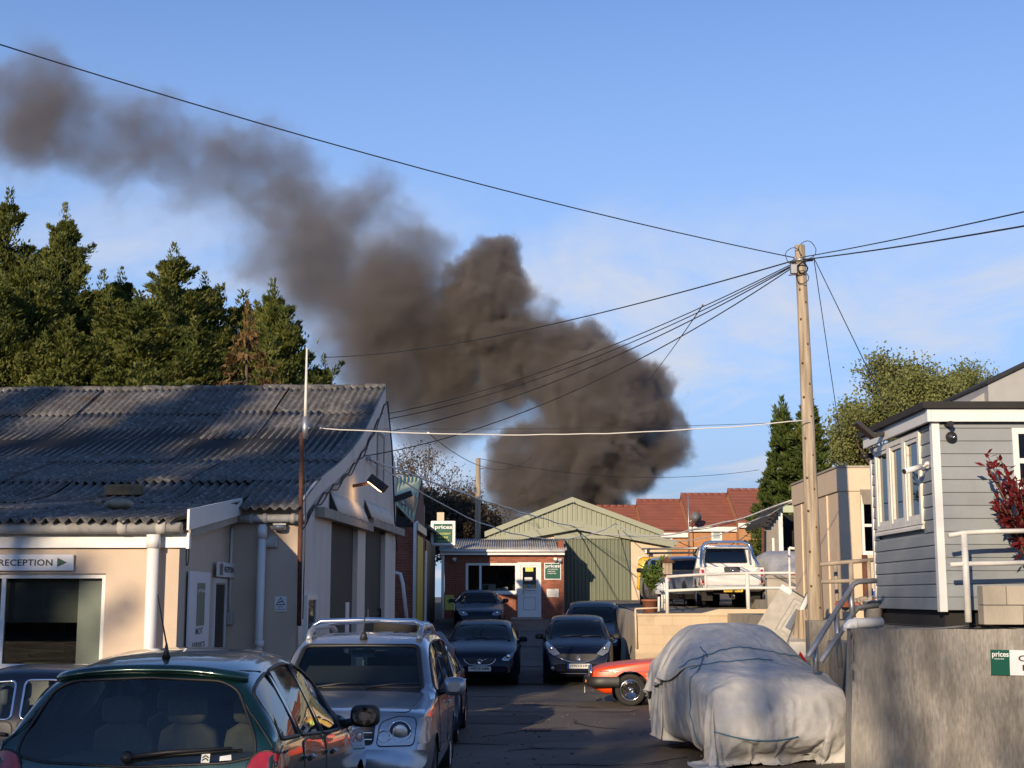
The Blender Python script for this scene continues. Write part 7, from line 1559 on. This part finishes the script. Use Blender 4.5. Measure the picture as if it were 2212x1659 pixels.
# ------------------------------------------------------------------ COVERED CARS
from mathutils import noise as mno
def drape(prof_pts, L, W, y0, y1, hem, off=0.0, flare=.10, fold=.035, seed=0, nphi=150, ntop=9, nside=16, crown=.16, nose_round=2.6, flank=0.0):
    """cloth over a car-like hump; returns rows of points (centre -> hem) and a function giving surface points"""
    T = pchip(prof_pts); yc, b = (y0+y1)/2, (y1-y0)/2; a = W/2+off
    rc = random.Random(int(seed*10)); CRE = [(rc.uniform(0, 6.283), rc.uniform(.012, .05), rc.uniform(.02, .07)*rc.choice((1, 1, -.6)), rc.uniform(-.25, .25)) for _ in range(26)]
    def pt(phi, k):
        c, s = math.cos(phi), math.sin(phi); ex = 2/nose_round
        px = a*math.copysign(abs(c)**ex, c); py = b*math.copysign(abs(s)**ex, s)
        if k <= 1:                                    # top surface
            r = .88*k; x, y = px*r, yc+py*r; edge = k**5*.055
            z = T(y)+off - crown*(x/a)**2 - edge - flank*max(0, abs(x)/a-.45)**1.4
        else:
            t = k-1; yE = yc+py*.88; zE = T(yE)+off - crown*(px*.88/a)**2 - .055 - flank*max(0, abs(px)*.88/a-.45)**1.4
            zH = hem(phi); rr = .88+.12*min(1, t*4)**.6 + flare*t**1.4
            wob = fold*t*(math.sin(phi*11+seed)+.7*math.sin(phi*23+seed*2.1)+.5*math.sin(phi*37+1.3*seed))
            for (cp, cw, ca, cs) in CRE: q = ((phi-cp-cs*t+math.pi) % (2*math.pi))-math.pi; rr += ca*t**.6*math.exp(-abs(q)/cw)
            rr += wob/ max(a, 1); x, y = px*rr, yc+py*rr; z = zE + (zH-zE)*(t**.92)
        n = mno.noise(Vector((x*1.6+seed, y*1.6, z*1.2)))*.05 + (.5-abs(mno.noise(Vector((x*2.6+y+seed, y*2.2-x, z*1.6)))))*.085 + (.5-abs(mno.noise(Vector((x*6+seed, y*5+2*x, z*4)))))*.035
        d = Vector((x/a, (y-yc)/b, .4)).normalized()
        cre = abs(math.sin(x*3.1+y*2.2+2*mno.noise(Vector((x, y, z)))))**8*.012
        return Vector((x, y, z)) + d*(n+cre)
    ks = [i/ntop for i in range(ntop+1)] + [1+(j+1)/nside for j in range(nside)]
    return [[pt(2*math.pi*i/nphi, k) for i in range(nphi)] for k in ks], pt
def cloth(name, rows, m, parent, thick=.006):
    b = MB(); b.grid(rows, closed=True); o = b.build(name, m, parent); s = o.modifiers.new("thick", 'SOLIDIFY'); s.thickness = thick; return o
# crumpled cloth relief: overlaid facets, as in stiff creased sheeting
nt = m_cover.node_tree; bs = nt.nodes["Principled BSDF"]; geo = _n(nt, "ShaderNodeNewGeometry"); crumple = None
wv = _n(nt, "ShaderNodeTexNoise", i_Scale=2.0, i_Detail=3.0); nt.links.new(geo.outputs['Position'], wv.inputs['Vector']); wm = _n(nt, "ShaderNodeMix", data_type='RGBA'); wm.inputs[0].default_value = .25; nt.links.new(geo.outputs['Position'], wm.inputs[6]); nt.links.new(wv.outputs['Color'], wm.inputs[7])
for sc, am in ((2.6, 1.0), (6.0, .5), (13.0, .22)):
    vo = _n(nt, "ShaderNodeTexVoronoi", i_Scale=sc); nt.links.new(wm.outputs[2], vo.inputs['Vector']); ml_ = _n(nt, "ShaderNodeMath", operation='MULTIPLY'); ml_.inputs[1].default_value = am; nt.links.new(vo.outputs['Distance'], ml_.inputs[0])
    if crumple is None: crumple = ml_.outputs[0]
    else:
        ad_ = _n(nt, "ShaderNodeMath", operation='ADD'); nt.links.new(crumple, ad_.inputs[0]); nt.links.new(ml_.outputs[0], ad_.inputs[1]); crumple = ad_.outputs[0]
bp_ = _n(nt, "ShaderNodeBump", i_Strength=.8, i_Distance=.05); nt.links.new(crumple, bp_.inputs['Height']); nt.links.new(bp_.outputs[0], bs.inputs['Normal'])
cc = empty("covered_car", (2.93, 18.35, gz(2.95, 17.5)), R(5), "car under a loose grey weatherproof cover tied with blue rope", "car")

# ---- cloth laid over a hull by simulation
def lay_cloth(name, hull_bm, sheet_w, sheet_l, cx, cy, z0, nx, ny, frames, m, parent, inflate=0.0, stiff=8.0, bend=.35, rot=0.0):
    me = bpy.data.meshes.new("hull"); hull_bm.to_mesh(me)
    if inflate:
        for v in me.vertices: v.co += v.normal*inflate
    h = bpy.data.objects.new("hull", me); COL.objects.link(h); h.modifiers.new("c", 'COLLISION'); h.collision.thickness_outer = .012; h.collision.cloth_friction = 40; h.collision.damping = .6
    fl = MB().poly([(-6, -6, .0), (6, -6, .0), (6, 6, .0), (-6, 6, .0)]).build("sim_floor", m_dark); fl.modifiers.new("c", 'COLLISION'); fl.collision.cloth_friction = 40
    b = MB(); rr = random.Random(3); cr, sr = math.cos(rot), math.sin(rot)
    b.grid([[(cx + cr*x - sr*y, cy + sr*x + cr*y, z0 + .01*mno.noise(Vector((x*2, y*2, 1)))) for x, y in [(sheet_w/2*u_*math.sqrt(1-.34*w_*w_), sheet_l/2*w_*math.sqrt(1-.22*u_*u_)) for u_ in [-1+2*i/nx for i in range(nx+1)]]] for w_ in [-1+2*j/ny for j in range(ny+1)]])
    o = b.build(name, m); md = o.modifiers.new("cloth", 'CLOTH'); s = md.settings; s.quality = 5; s.mass = .25; s.tension_stiffness = stiff; s.compression_stiffness = stiff; s.shear_stiffness = stiff*.4; s.bending_stiffness = bend; s.air_damping = 1.5; s.tension_damping = 8; s.compression_damping = 8; s.shear_damping = 5
    md.collision_settings.collision_quality = 3; md.collision_settings.distance_min = .012; md.collision_settings.use_self_collision = False
    md.point_cache.frame_start = 1; md.point_cache.frame_end = frames
    for f in range(1, frames+1): SC.frame_set(f)
    dgr = bpy.context.evaluated_depsgraph_get(); out = bpy.data.meshes.new_from_object(o.evaluated_get(dgr)); SC.frame_set(1)
    for q in (o, fl, h): bpy.data.objects.remove(q)
    out.name = name; out.materials.clear(); out.materials.append(m)
    for p in out.polygons: p.use_smooth = True
    r = link(name, out, parent); t = r.modifiers.new("thick", 'SOLIDIFY'); t.thickness = .005; sb = r.modifiers.new("fine", 'SUBSURF'); sb.levels = 1; sb.render_levels = 1
    return r

hc = Car("hull", "x", "car", 4.0, 1.74, 1.56, [(0, .62), (.04, .78), (.2, .98), (.7, 1.06), (1.35, 1.10), (1.5, 1.14), (2.05, 1.46), (2.4, 1.55), (2.9, 1.54), (3.3, 1.35), (3.6, 1.08), (3.9, .95), (4.0, .6)], [(0, .80), (1.4, .98), (4.0, .98)], m_dark, tum=.66, nose=.82, tail=.8, pw=4, crown=.14, zbot=.2)
bpy.data.objects.remove(hc.root)
for v in hc.bm.verts: v.co.y -= 2.0
o1 = lay_cloth("front_cover", hc.bm, 4.2, 5.95, .03, -.10, 1.62, 92, 132, 34, m_cover, cc, bend=.12)
o2 = lay_cloth("cabin_cover", hc.bm, 2.85, 3.1, 0, .80, 1.66, 64, 68, 30, m_cover, cc, inflate=.03, rot=R(9), bend=.12)
for ob, nm in ((o1, "front_hem"), (o2, "cabin_hem")):
    nx_, ny_ = (92, 132) if ob is o1 else (64, 68); V = [v.co.copy() for v in ob.data.vertices]; ix = lambda j, i: V[j*(nx_+1)+i]
    rim = [ix(0, i) for i in range(nx_)] + [ix(j, nx_) for j in range(ny_)] + [ix(ny_, i) for i in range(nx_, 0, -1)] + [ix(j, 0) for j in range(ny_, 0, -1)]
    MB().tube(rim + [rim[0]], .008, 5, cap=False).build(nm, m_cover, cc)
def bvh_of(ob): return BVHTree.FromPolygons([v.co.copy() for v in ob.data.vertices], [list(p.vertices) for p in ob.data.polygons])
B1, B2 = bvh_of(o1), bvh_of(o2)
def onto(o_, d_):
    hs = [h for h in (B1.ray_cast(Vector(o_), Vector(d_)), B2.ray_cast(Vector(o_), Vector(d_))) if h[0] is not None]
    return min(hs, key=lambda h: h[3])[0] - Vector(d_).normalized()*.012 if hs else None
def rope(rays):
    P = [p for p in (onto(o_, d_) for o_, d_ in rays) if p is not None]
    if len(P) > 2: MB().tube(P, .0075, 5).build("rope", m_blue_rope, cc)
dn = (0, 0, -1)
rope([((-.86+.057*i, -.42-.05*math.sin(i*.35), 3), dn) for i in range(31)])
rope([((-.80+.055*i, -.78+.02*math.sin(i*.5), 3), dn) for i in range(20)])
rope([((-.55-.018*i, -.45-.05*i, 3), dn) for i in range(14)] + [((-3, -1.1-.02*i, .98-.06*i), (1, 0, 0)) for i in range(14)])
rope([((-.8+.06*i, -4, .42-.10*math.sin(i*.16)), (0, 1, 0)) for i in range(17)])
p = onto((-.55, -.45, 3), dn); MB().tube([p+Vector((-.05, -.03, .10)), p+Vector((-.02, -.05, .05)), p+Vector((.02, -.04, .02)), p+Vector((.04, -.06, -.05))], .009, 5).build("knot", m_blue_rope, cc)
MB().box((-.55, -1.75, .12), (.55, 1.8, .55)).build("underbody", m_dark, cc)
for sx in (-1, 1):
    for y in (-1.25, 1.3):
        w_ = empty("wheel", (sx*.66, y, .30), 0, parent=cc); MB().lathe([(.19, -.09), (.28, -.09), (.30, -.06), (.30, .06), (.28, .09), (.19, .09)], (0, 0, 0), 'x', 24).build("tyre", m_rubber, w_); MB().lathe([(.185, .08), (.12, .05), (.001, .06)], (0, 0, 0), 'x', 18).build("rim", m_steel, w_)
# silver covered car up on the concrete bay
bay = empty("concrete_bay", (0, 0, 0), 0, "raised concrete bay with stained side beside the pickup", "wall"); bx0, bz = at(1658, 1300, 37).x, at(1690, 1243, 37).z
MB().box((bx0, 37, 1.3), (bx0+2.2, 37.3, bz-.07)).build("wall", m_conc, bay); MB().box((bx0, 37.3, 1.3), (bx0+2.6, 43, 1.78)).build("slab", m_conc, bay); MB().box((bx0-.04, 36.96, bz-.068), (bx0+2.2, 37.34, bz)).build("coping", m_conc, bay)
sc_ = empty("silver_covered_car", (at(1690, 1220, 39.8).x+.1, 39.8, 1.78), R(10), "small car wrapped in a crinkled silver cover on the concrete bay", "car")
SPp = [(-1.9, .75), (-1.6, .90), (-.9, .98), (-.4, 1.30), (.4, 1.36), (1.0, 1.15), (1.9, .85)]
r3_, f3 = drape(SPp, 3.8, 1.5, -1.9, 1.9, lambda p: .24+.05*math.sin(3*p), 0, .02, .03, 2.0, nphi=100); cloth("silver_cover", r3_, m_silvercover, sc_)
for sx in (-.55, .62): MB().box((sx-.08, -2.02, .45), (sx+.08, -1.92, .75)).build("tail_light", m_redlens, sc_)
MB().box((-.7, -1.98, .28), (.75, -1.9, .40)).build("bumper", m_chrome, sc_)
for sx in (-.62, .62):
    for y in (-1.2, 1.2): MB().lathe([(.15, -.07), (.27, -.07), (.27, .07), (.15, .07)], (sx, y, .27), 'x', 18).build("wheel", m_rubber, sc_)

# ------------------------------------------------------------------ LEANING DOORS, PIPE, TRAILER BOARD, SMALL THINGS
def leaning(name, c, w, h, ang, label, m, cat, back=R(18)):
    o = empty(name, c, 0, label, cat); o.rotation_euler = (Matrix.Rotation(-back, 3, 'X') @ Matrix.Rotation(ang, 3, 'Y')).to_euler(); return o
YD = 24.6
o = leaning("leaning_door", P4(385, 1150, YD), .55, .95, R(34), "old white panelled door leaning against the timber by the pole", m_white, "door")
b = MB(); frame(b, (0, 0, 0), EX, (0, -1, 0), -.27, .27, -.44, .44, .09, .02, -.02); b.build("door_frame", mat("dirty_white", (.40, .38, .34), .8, var=.2, scale=6), o); MB().box((-.18, -.0, -.35), (.18, .012, .35)).build("door_field", m_oldpipe, o)
b = MB(); frame(b, (0, 0, 0), EX, (0, -1, 0), -.13, .13, -.30, .30, .03, .012, -.0); b.build("moulding", mat("dirty_white", (.4, .38, .34)), o); MB().box((-.06, -.014, -.2), (.06, -.002, .2)).build("pane", m_lens, o)
MB().box((-.28, -.01, .445), (.28, .03, .47)).build("weather_strip", m_black, o)
o = leaning("leaning_board", P4(165, 1040, YD+.5), .3, .8, R(34), "plain white board leaning behind the panelled door", m_white, "board"); MB().box((-.12, -.01, -.5), (.14, .02, .5)).build("sheet", mat("dirty_white", (.4, .38, .34)), o); MB().box((-.12, -.016, .40), (.14, -.011, .5)).build("torn_label", m_paper, o)
o = empty("leaning_beam", P4(400, 1400, 23.4), 0, "thick grey concrete beam leaning diagonally behind the pole", "beam"); d = P4(605, 850, 24.8)-P4(400, 1400, 23.4)
MB().tube([-d*.5, d*1.0], .13, 4).build("shaft", m_conc, o); MB().tube([d*.45+Vector((-.05, -.06, .12)), d*1.04+Vector((-.02, -.08, .12))], .05, 4).build("white_edge", m_whitepaint, o)
o = empty("timber_props", P4(600, 1500, 23.0), 0, "rough timber props standing behind the telegraph pole", "timber")
for k in range(4): MB().obox((.05-.10*k, .12*k, -.2), .09, .06, 1.7, Matrix.Rotation(R(-6+5*k), 3, 'Y')).build("plank", m_wood, o)
o = empty("trailer_board", P4(500, 1560, 20.4), 0, "white trailer board with red warning triangle beside the covered car", "trailer"); MB().box((-.20, 0, -.25), (.20, .03, .20)).build("board", m_whitepaint, o); flat("red_triangle", [(-.12, -.14), (.10, -.16), (-.05, .06)], (0, -.0, 0), EX, EZ, m_redlens, o, .006, .006); MB().box((-.21, -.02, .203), (.21, .05, .23)).build("rail", m_steel, o)
for sx in (-.17, .17): MB().lathe([(.05, -.09), (.20, -.09), (.22, 0), (.20, .09), (.05, .09)], (sx*1.5, .25, -.75), 'x', 18).build("wheel", m_rubber, o)
MB().box((-.3, .05, -.62), (.3, .6, -.5)).build("chassis", m_rust, o)
o = empty("bird_box", at(1441, 1228, 36.5), 0, "small wooden bird box on a post by the warehouse window", "bird box"); MB().box((-.12, -.1, -.15), (.12, .1, .15)).build("box", m_wood, o); MB().prism([(-.2, -.14, .15), (.2, -.14, .15), (0, -.14, .30)], (0, .28, 0)).build("roof", m_rust, o); MB().tube([(0, 0, -.15), (0, 0, -1.3)], .03, 6).build("post", m_wood, o)
o = empty("blue_container", P4(1320, 880, 21.2), 0, "blue plastic container beside the cabin's rear corner", "container"); MB().box((-.10, -.08, -.16), (.10, .08, .08)).build("tub", mat("blue_plastic", (.02, .10, .42), .4), o, bevel=.02); MB().box((-.06, -.05, .08), (.06, .05, .12)).build("cap", m_whitepaint, o)
o = empty("grey_bucket", P4(1310, 1060, 19.2), 0, "pale bucket standing by the cabin steps", "bucket"); MB().lathe([(.11, -.14), (.14, .14), (.15, .14), (.15, .16)], (0, 0, 0), 'z', 16).build("pail", m_oldpipe, o); MB().tube([(-.14, 0, .14), (0, -.02, .22), (.14, 0, .14)], .006, 5).build("handle", m_steel, o)
o = empty("brick_pile", P4(1180, 1000, 20.6), 0, "heap of broken bricks and rubble behind the handrail", "rubble"); rr = random.Random(8)
for k in range(14): MB().obox((rr.uniform(-.3, .3), rr.uniform(-.15, .15), rr.uniform(-.04, .12)), .2, .1, .065, Matrix.Rotation(rr.uniform(0, 3), 3, 'Z') @ Matrix.Rotation(rr.uniform(-.4, .4), 3, 'X')).build("brick", m_brick if k % 2 else m_conc, o)
# loose grit and small litter on the yard, too small to pick apart
rr = random.Random(4); b = MB()
for k in range(260):
    x, y = rr.uniform(-1.5, 4), rr.uniform(13, 30); z = gz(x, y); s = rr.uniform(.006, .022); b.obox((x, y, z+s*.3), s*rr.uniform(1, 2), s*1.4, s, Matrix.Rotation(rr.uniform(0, 3), 3, 'Z'))
tag(b.build("grit", mat("grit", (.11, .098, .082), .95, var=.4, scale=30)), "scattered grit and small stones on the yard", "grit", kind="stuff")
# unseen houses added behind the photographer to darken the car reflections
for k, (x, w, h) in enumerate(((-38, 18, 5.2), (-15, 16, 5.6), (6, 17, 5.0), (28, 18, 5.4))):
    o = empty("house", (x, -40, 0), 0, "unseen brick house %s, added behind the photographer" % ("farthest left", "second from left", "second from right", "farthest right")[k], "house", "unseen houses added behind the photographer")
    MB().box((0, 0, 0), (w, -8, h)).build("wall", m_obrick, o); MB().prism([(-.3, .3, h), (-.3, -4, h+1.9), (-.3, -8.3, h)], (w+.6, 0, 0)).build("roof", m_redtile, o)
    for q in range(4):
        for z in (1.0, 3.3): f = MB(); frame(f, (0, .02, 0), EX, (0, 1, 0), 1.5+q*4, 2.9+q*4, z, z+1.2, .08, .03, -.02); f = f.build("window", m_white, o); panel("pane", mat("house_glass", (.03, .035, .04), .1), f, (0, .012, 0), EX, (0, 1, 0), 1.58+q*4, 2.82+q*4, z+.08, z+1.12, .0)

# ------------------------------------------------------------------ SMOKE (a real volume behind the warehouse)
YSM = 100.0
PUFF = [  # u, v, radius px, strength, depth offset m
 (1165,1120,95,1.0,0),(1090,1075,62,.95,-1),(1262,1075,68,1.0,1),(1180,1010,115,1.0,-2),(1275,960,130,1.0,-2),(1365,965,98,1.0,1),(1415,935,82,1.0,0),(1400,860,85,1.0,2),(1300,860,115,1.0,-3),(1220,800,105,1.0,1),
 (1140,880,85,.9,2),(1350,800,65,.8,-1),(1445,985,45,.7,2),
 (1110,740,120,1.0,1),(1040,640,110,1.0,0),(1075,560,52,1.0,-1),(1000,730,125,1.0,3),(900,650,105,.95,0),(900,780,135,.95,2),(800,680,110,.9,-1),(780,780,90,.85,0),(840,880,95,.75,3),(930,900,80,.65,2),(1050,850,72,.9,3),(985,860,85,.9,3),(1090,820,60,.97,0),(720,660,80,.65,1),(950,960,55,.45,3),(870,960,60,.45,2),
 (870,560,75,.80,0),(830,440,75,.76,2),(800,370,52,.6,2),(900,480,62,.62,0),(940,540,65,.70,1),
 (680,500,90,.62,0),(640,430,90,.70,2),(700,590,85,.65,0),(560,370,85,.72,1),(520,300,70,.6,2),(500,220,42,.45,1),(430,330,80,.66,0),(340,300,80,.66,1),(250,320,85,.62,0),(150,270,95,.70,1),(60,230,95,.72,0),(20,300,80,.6,1),
 (100,340,95,.52,0),(30,190,95,.55,1),(210,200,85,.45,1),(300,240,80,.52,0),(400,250,75,.5,1),(460,400,85,.5,0),(350,390,90,.5,1),(230,400,95,.42,0),(600,300,70,.45,1),(660,350,70,.5,0),(740,440,75,.55,1),(760,520,85,.6,0),(650,560,100,.5,1),(540,540,100,.42,0),(80,140,75,.5,0),(40,70,70,.32,2),(120,60,50,.25,1),(310,200,60,.34,1),(420,430,70,.36,1),(530,470,75,.40,2),(300,620,120,.30,1),(450,640,110,.33,1),(600,620,95,.52,0),(590,560,80,.35,0),(20,420,120,.25,1),(200,480,120,.22,1),(380,520,100,.24,0)]
ng = bpy.data.node_groups.new("smoke_field", 'GeometryNodeTree'); ng.interface.new_socket("Geometry", in_out='OUTPUT', socket_type='NodeSocketGeometry')
def gn(t, **kw):
    n = ng.nodes.new(t)
    for k, v in kw.items(): setattr(n, k, v)
    return n
GL = ng.links.new
c0, c1 = at(-60, 1150, YSM), at(1530, -40, YSM); z_hi = at(200, -20, YSM).z
vc = gn("GeometryNodeVolumeCube"); lo = Vector((c0.x-2, YSM-8, 2.0)); hi = Vector((c1.x+2, YSM+9, z_hi))
vc.inputs['Min'].default_value = lo; vc.inputs['Max'].default_value = hi
VX = .20
for nm, k in (("Resolution X", 0), ("Resolution Y", 1), ("Resolution Z", 2)): vc.inputs[nm].default_value = int((hi[k]-lo[k])/VX)
pos = gn("GeometryNodeInputPosition")
# billowing warp of the coordinates, coarse then fine
def warp(src, scale, amt, detail, rough=.55):
    n = gn("ShaderNodeTexNoise"); n.inputs['Scale'].default_value = scale; n.inputs['Detail'].default_value = detail; n.inputs['Roughness'].default_value = rough; GL(src, n.inputs['Vector'])
    s = gn("ShaderNodeVectorMath", operation='SUBTRACT'); s.inputs[1].default_value = (.5, .5, .5); GL(n.outputs['Color'], s.inputs[0])
    m = gn("ShaderNodeVectorMath", operation='SCALE'); m.inputs['Scale'].default_value = amt; GL(s.outputs[0], m.inputs[0])
    a = gn("ShaderNodeVectorMath", operation='ADD'); GL(src, a.inputs[0]); GL(m.outputs[0], a.inputs[1]); return a.outputs[0]
w1 = warp(pos.outputs[0], .22, 5.5, 3.0); w2 = warp(warp(w1, .7, 2.8, 4.0, .6), 1.9, .9, 3.0)
acc = {1: None, 0: None}
for (u, v, r, s, dy) in PUFF:
    c = at(u, v, YSM+dy); rad = r/FPX*YSM*1.12; th = 1 if s > .96 else 0
    d = gn("ShaderNodeVectorMath", operation='DISTANCE'); GL(w2, d.inputs[0]); d.inputs[1].default_value = c
    mr_ = gn("ShaderNodeMapRange"); mr_.interpolation_type = 'SMOOTHSTEP'; mr_.inputs['From Min'].default_value = rad*(1.30 if th else 1.55); mr_.inputs['From Max'].default_value = rad*(.55 if th else .25); mr_.inputs['To Min'].default_value = 0; mr_.inputs['To Max'].default_value = s if th else s**1.6; GL(d.outputs['Value'], mr_.inputs['Value'])
    if acc[th] is None: acc[th] = mr_.outputs[0]
    else:
        m = gn("ShaderNodeMath", operation='SMOOTH_MAX' if th else 'ADD'); m.inputs[2].default_value = .15; GL(acc[th], m.inputs[0]); GL(mr_.outputs[0], m.inputs[1]); acc[th] = m.outputs[0]
# erosion by many-scaled noise: crisp billows on the column, ragged veils on the drift
def fbm(src, sc, det, ro):
    n = gn("ShaderNodeTexNoise"); n.inputs['Scale'].default_value = sc; n.inputs['Detail'].default_value = det; n.inputs['Roughness'].default_value = ro; GL(src, n.inputs['Vector']); return n.outputs[0]
def mth(op, a_, b_, clamp=False):
    n = gn("ShaderNodeMath", operation=op); n.use_clamp = clamp
    for i, q in enumerate((a_, b_)):
        if isinstance(q, (int, float)): n.inputs[i].default_value = q
        else: GL(q, n.inputs[i])
    return n.outputs[0]
nA = fbm(w1, .50, 8, .68); nB = fbm(w1, .34, 8, .70)
thick = mth('MULTIPLY', mth('SUBTRACT', acc[1], mth('MULTIPLY', nA, 1.0)), 5.0, True)
vary = gn("ShaderNodeMapRange"); vary.inputs['From Min'].default_value = .35; vary.inputs['From Max'].default_value = .65; vary.inputs['To Min'].default_value = .15; vary.inputs['To Max'].default_value = 1.4; GL(fbm(pos.outputs[0], .28, 4, .55), vary.inputs[0])
thick = mth('MULTIPLY', thick, vary.outputs[0])
thin = mth('MULTIPLY', mth('SUBTRACT', mth('MULTIPLY', acc[0], 1.6), mth('MULTIPLY', mth('SUBTRACT', nB, .20), 2.0)), .27, True)
tot = mth('MAXIMUM', thick, thin); GL(tot, vc.inputs['Density'])
m_smoke = bpy.data.materials.new("black_brown_smoke"); m_smoke.use_nodes = True; snt = m_smoke.node_tree; snt.nodes.clear()
so_ = snt.nodes.new("ShaderNodeOutputMaterial"); pv = snt.nodes.new("ShaderNodeVolumePrincipled"); pv.inputs['Color'].default_value = (.30, .27, .255, 1); pv.inputs['Density'].default_value = SMD = 1.25; pv.inputs['Anisotropy'].default_value = .0
snt.links.new(pv.outputs[0], so_.inputs['Volume'])
sm_ = gn("GeometryNodeSetMaterial"); sm_.inputs['Material'].default_value = m_smoke; go = gn("NodeGroupOutput"); GL(vc.outputs[0], sm_.inputs[0]); GL(sm_.outputs[0], go.inputs[0])
me = bpy.data.meshes.new("smoke_plume"); me.from_pydata([(0, 0, 0)], [], []); me.materials.append(m_smoke)
sm_o = link("smoke_plume", me); md = sm_o.modifiers.new("field", 'NODES'); md.node_group = ng
tag(sm_o, "billowing column of dark brown smoke rising behind the warehouse and drifting left", "smoke", kind="stuff")
